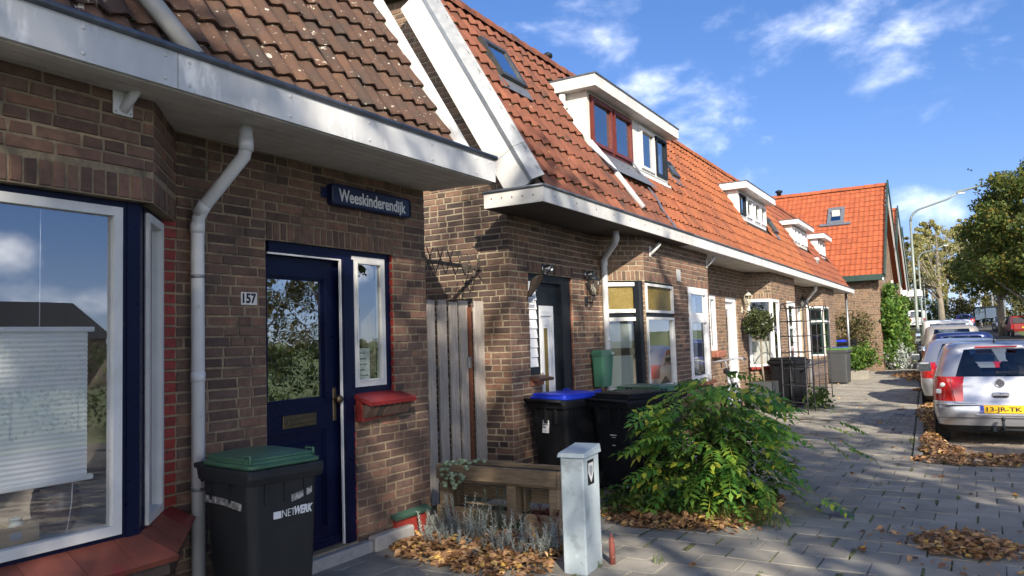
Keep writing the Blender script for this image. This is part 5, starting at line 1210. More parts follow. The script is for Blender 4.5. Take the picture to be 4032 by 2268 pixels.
def tree(name, label, x, y, top, r, base, nl, size, mat, seed, trunk=.16, bark=None, lean=0, group=None, nclump=60, sparse=1.0, cz=None, multi=1, z0=None, limb=True, crown_name='crown', taper=.35):
    z0 = gz(y) - .14 if z0 is None else z0
    t = thing(name, label, 'tree', (x, y, z0), 0, group); rg = np.random.default_rng(seed); rr = random.Random(seed)
    H = top; zc = (base + H) / 2; hz = (H - base) / 2
    ce = []; ra = []
    for k in range(nclump):
        d = rg.normal(size=3); d /= np.linalg.norm(d); q = rg.uniform(.25, 1) ** .5
        p = np.array((d[0] * r * q, d[1] * r * q, zc + d[2] * hz * q))
        tap = 1 - taper * max(0, (p[2] - zc) / hz) ** 1.5
        p[0] *= tap; p[1] *= tap; ce.append(p); ra.append(rg.uniform(.16, .30) * r * sparse)
    ce = np.array(ce); ra = np.array(ra)
    q = leaf_cloud(rg, ce, ra, max(4, nl // nclump), size)
    mb = MB()
    for mlt in range(multi):
        ox, oy = (rr.uniform(-.3, .3), rr.uniform(-.3, .3)) if multi > 1 else (0, 0)
        zt = base + (H - base) * .55
        pts = [(ox, oy, -.1), (ox * 1.2, oy * 1.2, base * .5), (ox * 2 + rr.uniform(-.15, .15), oy * 2, base), (ox * 3 + rr.uniform(-.4, .4), oy * 3 + rr.uniform(-.3, .3), zt), (ox * 3, oy * 3, H * .93)]
        mb.tube(pts, [trunk * 1.25, trunk, trunk * .85, trunk * .5, trunk * .12], 8)
        if limb:
            for k in range(9):
                zs = base * .85 + (zt - base) * rr.uniform(-.1, 1.2); e = ce[rr.randrange(len(ce))]
                mid = (ox * 2 + e[0] * .45, oy * 2 + e[1] * .45, zs + (e[2] - zs) * .4); mb.tube([(ox * 2, oy * 2, zs - .3), mid, tuple(e)], [trunk * .42, trunk * .28, trunk * .06], 6)
                for kk in range(2):
                    e2 = ce[rr.randrange(len(ce))]
                    if (Vector(e2) - Vector(mid)).length < r * .9: mb.tube([mid, tuple((Vector(mid) + Vector(e2)) / 2 + Vector((0, 0, .2))), tuple(e2)], [trunk * .2, trunk * .12, trunk * .03], 5)
    mb.build('trunk', bark or M_BARK, t)
    link(crown_name, quads_mesh(crown_name, q, mat), t)
    return t
# avenue trees on the far side of the road: the nearer ones stand outside the picture and shade the houses
tree('lime_tree', 'tall lime tree across the road shading the navy door', 9.6, -17.0, 14.9, 4.2, 3.6, 9000, .26, M_LIME, 1, .22, group='avenue lime trees', taper=.1, nclump=80)
tree('lime_tree', 'tall lime tree across the road beside the first', 9.5, -12.3, 14.5, 4.0, 3.6, 9000, .26, M_LIME, 2, .22, group='avenue lime trees', taper=.1, nclump=80)
tree('lime_tree', 'tall lime tree across the road, third of its row', 9.3, -7.6, 14.2, 4.0, 3.6, 9000, .26, M_LIME, 12, .22, group='avenue lime trees', taper=.1, nclump=80)
tree('lime_tree', 'lime tree across the road opposite the passage', 9.2, -2.8, 13.4, 3.4, 3.4, 7000, .25, M_LIME, 3, .20, group='avenue lime trees', taper=.1)
tree('lime_tree', 'young thin lime tree across the road opposite the parking bay', 8.7, 4.6, 10.0, 2.6, 3.4, 2600, .22, M_LIME, 4, .14, sparse=.8, nclump=34)
tree('birch_tree', 'young olive-leaved tree across the road reflected in the door glass', 9.6, 13.2, 6.2, 1.9, .9, 6000, .13, M_GREENL, 5, .09)
tree('willow_shrub', 'big pale shrub across the road reflected in the door glass', 11.3, 17.2, 5.2, 2.5, .3, 9000, .13, M_OLIVE, 6, .1)
tree('lime_tree', 'lime tree across the road with a plain trunk reflected in the side window', 8.4, 17.4, 9.0, 2.4, 3.4, 3500, .20, M_LIME, 7, .17)
tree('lime_tree', 'yellowing lime tree across the road opposite the topiary', 8.0, 27.0, 10.0, 3.0, 3.2, 4000, .22, M_LIME, 8, .18, group='avenue lime trees')
tree('lime_tree', 'yellowing lime tree across the road opposite the last terrace house', 7.6, 37.5, 10.5, 3.2, 3.2, 4000, .22, M_LIME, 9, .18, group='avenue lime trees')
# hedge opposite
def hedge(name, label, x0, y0, x1, y1, h, wd, n, mat, seed, size=.12, z=None):
    rg = np.random.default_rng(seed); m = max(4, int(math.hypot(x1 - x0, y1 - y0) / .7)); ce = []
    for k in range(m):
        f = (k + .5) / m
        for zz in np.arange(.25, h, .45): ce.append((x0 + (x1 - x0) * f + rg.normal() * wd * .2, y0 + (y1 - y0) * f + rg.normal() * .2, zz + rg.normal() * .08))
    ce = np.array(ce); q = leaf_cloud(rg, ce, np.full(len(ce), .55) * rg.uniform(.8, 1.25, len(ce)), max(3, n // len(ce)), size, 1)
    t = thing(name, label, 'hedge', (0, 0, 0)); q[..., 2] += (gz((y0 + y1) / 2) - .12) if z is None else z
    link('foliage', quads_mesh('foliage', q, mat), t)
    mb = MB(); zb = float((gz((y0 + y1) / 2) - .14) if z is None else z)
    for k in range(0, m, 2):
        f = (k + .5) / m; mb.tube([(x0 + (x1 - x0) * f, y0 + (y1 - y0) * f, zb), (x0 + (x1 - x0) * f + .05, y0 + (y1 - y0) * f + .05, zb + h * .8)], [.03, .012], 5)
    o = mb.build('stems', M_BARK, t); o['kind'] = 'stuff'; return t
hedge('hedge', 'dark green hedge across the road, reflected in the windows', 10.5, 4, 10.0, 24, 1.7, .8, 9000, M_GREENL, 31, .13)
# trees in view at the end of the street
tree('lime_tree', 'broad lime tree turning yellow beside the red pickup', 3.3, 66, 13.4, 4.1, 3.1, 30000, .26, M_LIME, 41, .34, nclump=130, group='lime trees at the bend')
tree('lime_tree', 'lower lime tree with dark foliage beyond the black parked car', 1.4, 80, 8.6, 3.9, 3.4, 14000, .25, M_LIME, 42, .26, nclump=80)
tree('lime_tree', 'lime tree with bright yellow top behind the broad one', 5.6, 74, 15.5, 4.6, 4.0, 14000, .26, M_LIME, 43, .3, nclump=90)
tree('lime_tree', 'slim trunk lime tree at the edge of the grass', 4.4, 92, 10, 3.8, 3.2, 9000, .26, M_LIME, 44, .26, nclump=60)
tree('maple_tree', 'almost bare pale tree forking low beyond the parked cars', -3.6, 92, 11.0, 4.2, 4.0, 4200, .20, M_POPLAR, 45, .30, M_BARKL, nclump=90, sparse=.6)
rp = random.Random(8)
for k in range(16):
    x = -10.5 + k * 1.42 + rp.uniform(-.4, .4); hh = rp.uniform(12.0, 14.6) - (2.0 if k < 2 else 0) + (1.0 if k > 6 else 0)
    tree('poplar_tree', 'thin pale poplar in the row behind the street end', x, 112 + rp.uniform(-4, 6), hh, 1.9, 3.5, 9500, .30, M_POPLAR, 60 + k, .13, M_BARKL, nclump=75, sparse=.8, group='poplars behind the street end')
for k, (x, y, h_, c) in enumerate(((-9.5, 106, 4.2, M_OLIVE), (-6, 101, 3.0, M_GREENL), (-1.5, 102, 3.2, M_OLIVE), (3.0, 103, 3.6, M_OLIVE), (7.5, 104, 3.8, M_GREENL), (12.2, 105, 4.2, M_OLIVE))):
    hedge('shrub_belt', ['tall olive shrubs at the street end beside the far van', 'green shrubs at the street end behind the bare tree', 'yellow-green shrubs at the street end behind the dark cars', 'tall olive shrubs at the street end behind the shelter', 'green shrubs at the street end behind the pickup', 'olive shrubs at the street end under the broad lime tree'][k], x - 2.6, y, x + 2.6, y + 1, h_, 1.4, 5200, c, 90 + k, .26)
for k, (x, y) in enumerate(((-.1, 96), (1.0, 95), (2.05, 97))):
    t = thing('birch_tree', 'slender white birch stem before the shrubs', 'tree', (x, y, gz(y) - .14), 0, 'white birch stems')
    MB().tube([(0, 0, 0), (.05, 0, 2), (.02, 0, 5.2)], [.10, .085, .05], 7).build('trunk', pm('birch_bark', (.62, .61, .57), (.42, .41, .38), 4, .8, spots=[((.06, .06, .06), 9, .6, .66)]), t)
    q = leaf_cloud(np.random.default_rng(k), np.array([(0, 0, 5.6), (.5, 0, 6.5), (-.4, .2, 6.2)]), np.array([.9, .8, .8]), 200, .16); link('crown', quads_mesh('crown', q, M_POPLAR), t)

# green bush with feathered leaves spilling over the pavement
def frond_mesh(var):
    r = random.Random(var + 50); vs = []; fs = []; L = .34 * r.uniform(.85, 1.15); n = 6
    def P(s): return Vector((0, s * L, -.28 * L * s * s + .05 * L * s))
    def leaflet(c, d, ln, wd):
        d = d.normalized(); sd = d.cross(Vector((0, 0, 1))).normalized(); dr = Vector((0, 0, -.25 * ln)); b = len(vs)
        vs.extend([tuple(c), tuple(c + d * ln * .42 + sd * wd), tuple(c + d * ln + dr), tuple(c + d * ln * .42 - sd * wd), tuple(c + d * ln * .45 + Vector((0, 0, -.10 * wd)))])
        fs.extend([(b, b + 1, b + 4), (b + 1, b + 2, b + 4), (b + 2, b + 3, b + 4), (b + 3, b, b + 4)])
    for k in range(n):
        s = .18 + .74 * k / (n - 1); ln = .092 * (1 - .35 * abs(s - .5)) * r.uniform(.85, 1.1)
        for sg in (-1, 1): leaflet(P(s), Vector((sg * .85, .55 + r.uniform(-.12, .12), r.uniform(-.25, .05))), ln, ln * .27)
    leaflet(P(1.0), Vector((0, 1, -.4)), .085, .018)
    for a, b_ in zip((0, .35, .7), (.35, .7, 1.0)):
        p, q = P(a), P(b_); b = len(vs); w = Vector((.0022, 0, 0)); vs.extend([tuple(p - w), tuple(p + w), tuple(q + w), tuple(q - w)]); fs.append((b, b + 1, b + 2, b + 3))
    me = bpy.data.meshes.new('frond'); me.from_pydata(vs, [], fs); me.materials.append(M_BUSH); return me
bush = thing('bush', 'bright green feather-leaved bush spilling over the pavement beside the black bin', 'bush', (-2.20, 7.22, 0))
FM = [frond_mesh(k) for k in range(6)]; rb = random.Random(77)
stm = MB()
for k in range(26):
    a = rb.uniform(0, 6.28); q = rb.uniform(.3, .85); e = Vector((math.cos(a) * q * .62, math.sin(a) * q * .75, rb.uniform(.55, 1.0)))
    stm.tube([(rb.uniform(-.12, .12), rb.uniform(-.12, .12), -.02), tuple(e * .5 + Vector((0, 0, .3))), tuple(e)], [.010, .007, .003], 5)
for e in ((1.05, .35, .62), (.95, -.15, .18), (1.0, .62, .75), (.75, .1, .1), (.3, 1.0, 1.0)): stm.tube([(0, 0, .2), (e[0] * .5, e[1] * .5, e[2] * .8 + .2), e], [.008, .006, .003], 5)
stm.build('stems', pm('twig', (.16, .13, .06), (.10, .075, .04), 9, .8), bush)['kind'] = 'stuff'
def put_frond(p, out, drop, sc=1.0):
    o = bpy.data.objects.new('frond', FM[rb.randrange(6)]); COL.objects.link(o); o.parent = bush
    yv = Vector((out.x, out.y, -drop)).normalized(); xv = yv.cross(Vector((0, 0, 1))).normalized(); zv = xv.cross(yv)
    o.matrix_basis = Matrix.Translation(p) @ (Matrix((xv, yv, zv)).transposed() @ Matrix.Rotation(rb.gauss(0, .35), 3, 'Y')).to_4x4() @ Matrix.Scale(sc, 4)
n = 0
while n < 292:
    th = rb.uniform(0, 6.283); ph = math.acos(rb.uniform(.02, 1)); d = Vector((math.sin(ph) * math.cos(th), math.sin(ph) * math.sin(th), math.cos(ph)))
    lump = 1 + .16 * math.sin(3 * th + 2 * ph) + rb.uniform(-.12, .05)
    sq = lambda v: math.copysign(abs(v) ** .72, v)
    p = Vector((sq(d.x) * .43 * lump, sq(d.y) * .58 * lump, .10 + sq(d.z) * .97 * lump))
    if d.y > .55 and rb.random() < .6: continue
    out = Vector((d.x, d.y, 0)) + Vector((rb.gauss(0, .45), rb.gauss(0, .45), 0))
    put_frond(p, out.normalized() if out.length > 1e-3 else Vector((1, 0, 0)), rb.uniform(-.3, .5) * (1.3 - d.z), rb.uniform(.6, 1.2)); n += 1
for e in ((1.05, .35, .62), (.95, -.15, .18), (1.0, .62, .75), (.75, .1, .1), (.9, .3, .65), (.85, .5, .72), (1.12, .3, .55), (.3, 1.0, 1.0)): put_frond(Vector(e) - Vector((.05, 0, 0)), Vector((1, rb.uniform(-.5, .5), 0)), rb.uniform(0, .5), .8)
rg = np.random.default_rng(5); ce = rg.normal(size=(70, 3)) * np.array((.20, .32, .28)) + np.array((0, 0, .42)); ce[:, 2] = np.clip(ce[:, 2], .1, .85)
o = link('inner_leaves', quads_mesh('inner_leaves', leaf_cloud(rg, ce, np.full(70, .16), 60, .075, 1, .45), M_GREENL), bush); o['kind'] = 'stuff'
# low weeds at the foot of the bush and bins
ce = np.array([(-2.85, 6.75, .08), (-2.7, 6.55, .10), (-3.0, 6.9, .08), (-2.5, 6.6, .12), (-2.25, 6.75, .1), (-2.05, 6.95, .1), (-3.2, 6.85, .06), (-2.9, 6.5, .06), (-2.35, 6.62, .14)])
q = leaf_cloud(np.random.default_rng(8), ce, np.full(len(ce), .16), 90, .06, .6, .5); q[..., 2] = np.maximum(q[..., 2], .005)
tag(link('ground_ivy', quads_mesh('ground_ivy', q, M_GREENL)), 'low ivy and weeds at the foot of the bins', None, None, 'stuff')
tufts('long_grass', 'long grass blades under the bush', [(-2.3 + .12 * k, 6.62 + .03 * (k % 3), 3.0) for k in range(7)] + [(-2.9, 6.75, 2.2), (-3.05, 6.8, 2.2), (-3.15, 6.9, 2)], M_WEED, 10, .085)
nt = thing('nettle', 'young nettle standing before the black bin', 'plant', (-2.74, 6.72, 0))
stm = MB().tube([(0, 0, 0), (.02, 0, .25), (.0, .02, .48)], [.006, .005, .003], 5); stm.build('stem', MATS['twig'], nt)
for k in range(9):
    z = .14 + .045 * k; a = k * 1.7; d = Vector((math.cos(a), math.sin(a), -.25)).normalized(); s = Vector((-d.y, d.x, 0)).normalized(); c = Vector((0.01, .01, z)); l = .13 - .007 * k
    MB().add([c, c + d * l * .4 + s * l * .3, c + d * l, c + d * l * .4 - s * l * .3, c + d * l * .4 + Vector((0, 0, -.012))], [(0, 1, 4), (1, 2, 4), (2, 3, 4), (3, 0, 4)]).build('leaf', M_GREENL, nt, recalc=False)
# ------------------------------------------------------------------ wheelie bins
def rloop(w, d, r, z, cy=0.0, cx=0.0, n=4):
    pts = []
    for sx, sy, a0 in ((1, 1, 0), (-1, 1, 90), (-1, -1, 180), (1, -1, 270)):
        for k in range(n + 1): a = R_(a0 + 90 * k / n); pts.append((cx + sx * (w / 2 - r) + r * math.cos(a), cy + sy * (d / 2 - r) + r * math.sin(a), z))
    return pts
def loft(mb, loops, mi=0, smooth=False, cap0=True, cap1=True):
    n = len(loops[0]); b = len(mb.v)
    vs = [p for l in loops for p in l]; fs = []
    for j in range(len(loops) - 1):
        for k in range(n): fs.append((j * n + k, j * n + (k + 1) % n, (j + 1) * n + (k + 1) % n, (j + 1) * n + k))
    if cap0: fs.append(tuple(range(n))[::-1])
    if cap1: fs.append(tuple((len(loops) - 1) * n + k for k in range(n)))
    mb.add(vs, fs, mi, smooth); return mb
def wheelie(label, x, y, rot, w, d, h, body, lid, group=None, z=0.0, lidangle=0.0, wheels=True):
    "local +y = front, hinge and wheels at -y"
    t = thing('wheelie_bin', label, 'bin', (x, y, z), rot, group); zr = h * .925
    b = MB(); loft(b, [rloop(w * .80, d * .70, .05, .045, .04), rloop(w * .81, d * .72, .05, .06, .04), rloop(w * .93, d * .88, .055, zr - .10, .01), rloop(w * .93, d * .88, .055, zr - .02, .01)], cap1=False)
    loft(b, [rloop(w * .955, d * .91, .035, zr - .085, .01), rloop(w * 1.0, d * .96, .03, zr - .08, .012), rloop(w * 1.02, d * .99, .03, zr - .045, .015), rloop(w * 1.02, d * .99, .03, zr - .012, .015), rloop(w * 1.0, d * .97, .03, zr, .015)])
    for sx in (-.26, 0, .26): b.box(sx * w - .008, d * .42, zr - .20, sx * w + .008, d * .47, zr - .085); b.box(sx * w - .01, -d * .47, zr - .24, sx * w + .01, -d * .42, zr - .085)
    for sx in (-1, 1):
        for sy in (-.22, .12): b.box(sx * w * .455, sy * d - .008, zr - .19, sx * w * .485, sy * d + .008, zr - .085)
    b.build('body', body, t)
    l = MB(); yy = -d * .46
    loops = [rloop(w * .93, d * .90, .04, zr + .003, .02), rloop(w * .95, d * .92, .04, zr + .012, .02), rloop(w * .95, d * .92, .04, zr + .026, .02), rloop(w * .87, d * .84, .04, zr + .032, .015), rloop(w * .85, d * .82, .04, zr + .048, .01), rloop(w * .90, d * .85, .04, zr + .052, .01), rloop(w * .88, d * .83, .045, zr + .060, .01), rloop(w * .50, d * .6, .06, zr + .072, -.02)]
    loft(l, loops); l.bbox(-w * .34, d * .455, zr + .010, w * .34, d * .53, zr + .024, .005)
    for sx in (-1, 1): l.tube([(sx * w * .42, d * .30, zr + .03), (sx * w * .42, d * .30, zr + .075), (sx * w * .42, d * .42, zr + .075), (sx * w * .42, d * .42, zr + .03)], .008, 6)
    lo = l.build('lid', lid, t)
    hb = MB().tube([(-w * .49, -d * .505, zr - .005), (w * .49, -d * .505, zr - .005)], .017, 8)
    for sx in (-.45, -.15, .15, .45): hb.prism([(-d * .42, zr - .10), (-d * .42, zr), (-d * .505, zr + .012), (-d * .515, zr - .02)], sx * w - .01, sx * w + .01, lambda p, q, t_: (t_, p, q))
    hb.build('handle_bar', body, t)
    for sx in (-1, 1):
        wl = MB().tube([(sx * (w * .5 - .04), -d * .36, .10), (sx * w * .5, -d * .36, .10)], .10, 18).build('wheel', M_RUBBER, t)
        MB().lathe([(.055, 0), (.05, .006), (.015, .010)], 14, (sx * w * .5, -d * .36, .10), ax=(sx, 0, 0)).build('hub', M_GREYP2, wl)
    MB().tube([(-w * .45, -d * .36, .10), (w * .45, -d * .36, .10)], .011, 6).build('axle', M_STEEL, t)
    return t
b1 = wheelie('dark grey wheelie bin with green lid standing before the navy door', -3.735, 3.17, R_(-98), .50, .58, 1.0, M_GREYP, M_GREENP)
# printed name on its front and the scraped tape band
put_text('print', 'NET', .062, M_WHITE2, b1, (-.02, .2645, .655), (-1, 0, 0), (0, .03, 1), bold=-.0006, width=.085)
put_text('print', 'WERK', .064, M_WHITE2, b1, (-.122, .2645, .658), (-1, 0, 0), (0, .03, 1), bold=.0025, font_shear=.25, width=.125)
mb = MB()
mb.box(.028, .255, .635, .078, .2635, .675); o = mb.build('print_mark', M_WHITE2, b1)
def tapeband(t, pts, mat): 
    mb = MB()
    for (a, b) in zip(pts[:-1], pts[1:]): mb.add([(a[0], a[1], a[2] - .02), (b[0], b[1], b[2] - .02), (b[0], b[1], b[2] + .02), (a[0], a[1], a[2] + .02)], [(0, 1, 2, 3)])
    return mb.build('scraped_tape', mat, t)
M_TAPE = pm('scraped_tape', (.045, .047, .05), (.30, .29, .27), 60, .9, spots=[((.42, .41, .38), 28, .5, .56)])
tapeband(b1, [(.2335, -.20, .735), (.2335, 0, .735), (.2335, .19, .72)], M_TAPE); tapeband(b1, [(-.04, .2655, .735), (-.12, .2665, .75), (-.18, .2665, .765)], M_TAPE)
b2 = wheelie('black wheelie bin with bright blue lid against the blackened brick pier', -3.87, 7.40, R_(-17), .57, .70, 1.05, M_BLACKP, M_BLUEP)
st = MB().bbox(-.075, -.318, .64, .02, -.313, .80, .001).build('sticker', M_WHITE2, b2)
st.rotation_euler = (R_(-4.5), 0, 0); st.location = (0, -.030, -.035)
for k, (zz, ww) in enumerate(((.787, .08), (.765, .05), (.748, .03), (.725, .08), (.695, .05), (.66, .06))):
    MB().box(-.07, -.3192, zz - (.012 if k == 4 else .004), -.07 + ww, -.3185, zz + (.012 if k == 4 else .004)).build('print', M_INK, st)
b3 = wheelie('black wheelie bin with black lid between the blue-lidded bin and the bush', -3.20, 7.56, R_(-19), .58, .72, 1.05, M_BLACKP, M_BLACKP)
for (a, b, c, d_) in ((-.02, .62, .06, .628), (.0, .60, .05, .604), (.01, .52, .05, .526)):
    s_ = MB().box(a, -.318, b, c, -.3135, d_).build('torn_sticker', M_WHITE2, b3); s_.rotation_euler = (R_(-4.5), 0, 0); s_.location = (0, -.030, -.035)
wheelie('green-lidded bin mostly hidden behind the black bin', -3.35, 8.45, R_(-100), .57, .70, 1.06, M_BLACKP, M_GREENP)
wheelie('black wheelie bin standing behind the metal garden arch', -3.62, 17.35, R_(160), .60, .74, 1.08, M_BLACKP, M_BLACKP)
wheelie('grey wheelie bin with light green lid beyond the metal arch', -3.85, 25.3, R_(-95), .58, .74, 1.10, M_GREYP2, M_LGREENP)
wheelie('grey bin with blue lid partly behind the light green lidded bin', -4.05, 26.4, R_(-95), .58, .74, 1.10, M_GREYP2, M_BLUEP)
yard = MB().bbox(-6.0, 28.9, -.05, -4.0, 32.6, .2, .02).build('raised_yard', M_KERB); yard['kind'] = 'structure'
wheelie('black bin with blue lid standing on the raised yard by the brick gable', -4.6, 29.9, R_(-95), .58, .74, 1.08, M_BLACKP, M_BLUEP, z=.2)
wheelie('black bin with black lid standing on the raised yard by the brick gable', -4.42, 31.2, R_(-95), .60, .74, 1.08, M_BLACKP, M_BLACKP, z=.2)

# ------------------------------------------------------------------ cabinet, marker, gate, planter
M_CAB = pm('pale_grey_enamel', (0.4723, 0.5528, 0.5797), (0.3936, 0.4629, 0.4933), 3, .5, .08, 40, spots=[((.26, .29, .31), 6, .54, .70, .7), ((.16, .14, .11), 22, .62, .72, .6), ((.75, .78, .78), 11, .66, .72, .6)])
cb = thing('utility_cabinet', 'pale grey metal street cabinet with sloping lid beside the pallet planter', 'cabinet', (-2.49, 4.935, 0), R_(5))
MB().bbox(-.085, -.155, -.02, .085, .155, .785, .008).build('body', M_CAB, cb)
MB().hexa([(-.10, -.17, .787), (.10, -.17, .787), (.10, .17, .787), (-.10, .17, .787)], [(-.094, -.162, .815), (.094, -.162, .815), (.094, .162, .845), (-.094, .162, .845)]).build('lid', M_CAB, cb)
mb = MB(); mb.box(.085, -.13, .14, .0875, .13, .16); mb.box(.085, -.148, .02, .0868, .148, .14); mb.build('door_edge', M_CAB, cb)
stk = MB().box(.0852, -.075, .585, .087, .045, .755).build('sticker', pm('sticker_dark', (.02, .02, .025), None, 5, .4), cb)
MB().prism([(-.06, .735), (.03, .735), (.035, .67), (-.015, .60), (-.065, .67)], .0872, .0885, lambda p, q, t: (t, p, q)).build('shield', M_WHITE2, stk)
MB().prism([(-.045, .715), (.015, .715), (.018, .675), (-.015, .635), (-.048, .675)], .0887, .0892, lambda p, q, t: (t, p, q)).build('emblem', pm('sticker_grey', (.35, .38, .42), (.2, .22, .25), 90, .5), stk)
mk = thing('pipe_marker', 'short rust-red steel pipe sticking out of the pavement beside the cabinet', 'pipe', (-2.343, 5.10, 0))
M_OXIDE = pm('red_oxide', (.20, .055, .04), (.15, .045, .035), 12, .7, .2, spots=[((.5, .45, .42), 24, .64, .7, .8)])
MB().lathe([(.022, -.02), (.021, .175), (.018, .185), (.008, .187), (.007, .215)], 12).build('pipe', M_OXIDE, mk)
gt = thing('garden_gate', 'weathered grey plank gate closing the passage between the two houses', 'gate', (-4.63, 6.2, 0))
edges = [(1680, 1710), (1724, 1757), (1769, 1800), (1810, 1841)]
rgm = random.Random(3)
for a, b in edges:
    y0, y1 = on_x(a, 1300, -4.63)[1] - 6.2, on_x(b, 1300, -4.63)[1] - 6.2
    MB().bbox(-.012 + rgm.uniform(-.004, .004), y0, .04, .012, y1, 2.03 + rgm.uniform(-.012, .012), .004).build('plank', M_WOODG, gt)
y0 = on_x(1868, 1300, -4.63)[1] - 6.2; MB().bbox(-.02, y0, .03, .01, .80, 2.04, .004).build('plank', M_WOODG, gt)
yr = on_x(1846, 1300, -4.60)[1] - 6.2; MB().box(-.02, yr, .02, .03, yr + .055, 1.97).build('hinge_post', M_RUST, gt)
fy0, fy1 = -.74, yr; mb = MB(); 
for z in (.25, 1.85): mb.box(-.05, fy0, z - .02, -.02, fy1, z + .02)
fg = mb.build('rail', M_GALV, gt); MB().beam((-.034, fy0, .25), (-.034, fy1, 1.0), .02, .035).beam((-.034, fy0, 1.85), (-.034, fy1, 1.0), .02, .035).build('brace', M_GALV, gt)
MB().bbox(.012, yr - .02, 1.33, .035, yr + .03, 1.45, .004).build('latch', M_GALV, gt)
M_WOODK = pm('dark_old_wood', (.10, .085, .07), (.06, .05, .042), 12, .9, .3)
sk_ = thing('spike_strip', 'weathered strip of crossed wooden spikes above the passage gate', 'spikes', (-4.63, 6.2, 2.42))
MB().beam((0, -.76, .0), (0, .78, -.02), .03, .035).build('rail', M_WOODK, sk_)
for k in range(9):
    y = -.70 + k * .17
    MB().beam((.02, y - .06, -.12), (.02, y + .07, .13), .007, .009).build('spike', M_WOODK, sk_); MB().beam((.045, y + .07, -.12), (.045, y - .06, .12), .007, .009).build('spike', M_WOODK, sk_)
pp = thing('pallet_planter', 'planter knocked together from weathered pallet boards beside the grey cabinet', 'planter', (-3.62, 5.58, 0))
def plank(nm, *a): return MB().bbox(*a, .006).build(nm, M_WOODP, pp)
plank('board', -.61, -.035, .405, .60, -.008, .535); plank('board', -.61, -.035, .015, .60, -.008, .175); plank('board', -.61, .265, .42, .60, .292, .53); plank('board', -.61, .265, .20, .60, .292, .32); plank('board', -.61, .265, .02, .60, .292, .15)
plank('ledge', -.61, -.005, .385, .60, .26, .404); plank('ledge', -.61, -.005, .03, .60, .26, .05)
for x in (-.60, .10, .51): plank('post', x, .0, .052, x + .09, .10, .384); plank('post', x, .16, .052, x + .09, .255, .384)
plank('end_board', .602, -.03, .40, .622, .29, .53); plank('end_board', .602, -.03, .02, .622, .29, .17)
MB().box(-.58, -.004, .41, .58, .26, .495).build('soil', M_SOIL, pp); MB().box(-.58, -.004, .052, .58, .26, .14).build('soil', M_SOIL, pp)
su = thing('stonecrop', 'pale green stonecrop hanging over the top board of the pallet planter', 'plant', (-3.98, 5.56, .50))
M_STONE = pm('stonecrop_leaf', (.16, .22, .14), (.24, .30, .20), 20, .6, rnd=.2)
rr = random.Random(4)
for k in range(46):
    f = rr.random(); x = -.12 + .36 * rr.random() - .1 * f; z = .05 - .22 * f ** 2 if f > .4 else .05 + rr.uniform(-.02, .03); y = -.06 if f > .4 else rr.uniform(-.06, .12)
    MB().lathe([(.002, -.018), (.016, -.012), (.024, 0), (.018, .010), (.008, .015), (.001, .013)], 7, (x * (1 - .45 * f) - .02, y + rr.uniform(-.02, .01), z)).build('rosette', M_STONE, su)
def spiky(label, x, y, h, n, mat, seed, z=0.0, spread=.10, ln=.022, name='silver_plant'):
    t = thing(name, label, 'plant', (x, y, z), 0, 'silvery plants in the leaf bed' if name == 'silver_plant' else None); r = random.Random(seed); st_ = MB(); q = []
    for k in range(n):
        bx, by = r.gauss(0, spread), r.gauss(0, spread * .6); hh = h * r.uniform(.5, 1.1); top = Vector((bx * 1.5 + r.gauss(0, .02), by * 1.5, hh)); b0 = Vector((bx, by, 0)); st_.tube([b0, (b0 + top) / 2 + Vector((r.gauss(0, .01), 0, 0)), top], [.0022, .002, .0014], 4, caps=False)
        for j in range(26):
            f = .25 + .75 * j / 25; p = b0.lerp(top, f); a = j * 2.4; l = ln * r.uniform(.9, 1.5) * (1.2 - .45 * f); d = Vector((math.cos(a), math.sin(a), .55)).normalized(); s_ = d.cross(Vector((0, 0, 1))).normalized() * .0048
            q.append([tuple(p - s_), tuple(p + s_), tuple(p + d * l + s_ * .5), tuple(p + d * l - s_ * .5)])
    st_.build('stems', mat, t); link('leaves', quads_mesh('leaves', np.array(q), mat), t)
for k, (x, y, h_) in enumerate(((-3.98, 5.12, .20), (-3.80, 5.30, .30), (-3.62, 5.18, .22), (-3.44, 5.28, .24), (-3.28, 5.08, .20), (-3.10, 5.22, .24), (-2.95, 5.10, .22), (-3.7, 4.98, .16), (-3.15, 4.95, .15), (-2.82, 5.25, .2), (-3.90, 5.38, .32))): spiky('silvery feathery plant growing through the fallen leaves', x, y, h_, 13, M_SILV, 20 + k)
spiky('grey-green rosemary bush growing before the pallet planter', -3.58, 5.42, .36, 24, leafmat('rosemary_leaf', [(0, (.09, .12, .10)), (1, (.17, .20, .17))]), 55, spread=.09, name='rosemary')
spiky('dark red sedum growing in the lower tray of the pallet planter', -3.12, 5.60, .14, 9, pm('red_leaf', (.16, .03, .022), (.10, .022, .018), 20, .6, rnd=.3), 56, .10, .06, .04, name='sedum')
spiky('fresh green herb before the lower pallet board', -3.36, 5.44, .13, 12, M_GREENL, 57, 0, .045, .03, name='herb')
bed = MB(); 
for k in range(1): bed.lathe([(.75, -.004), (.68, .010), (.3, .022), (.05, .026)], 20, (0, 0, 0), caps=False)
bd = bed.build('planting_bed', M_SOIL); bd.location = (-3.5, 5.08, 0); bd.scale = (1.0, .62, 1); bd['kind'] = 'structure'
bd2 = bed.build('planting_bed', M_SOIL); bd2.location = (-2.45, 6.95, 0); bd2.scale = (.85, 1.0, 1); bd2['kind'] = 'structure'

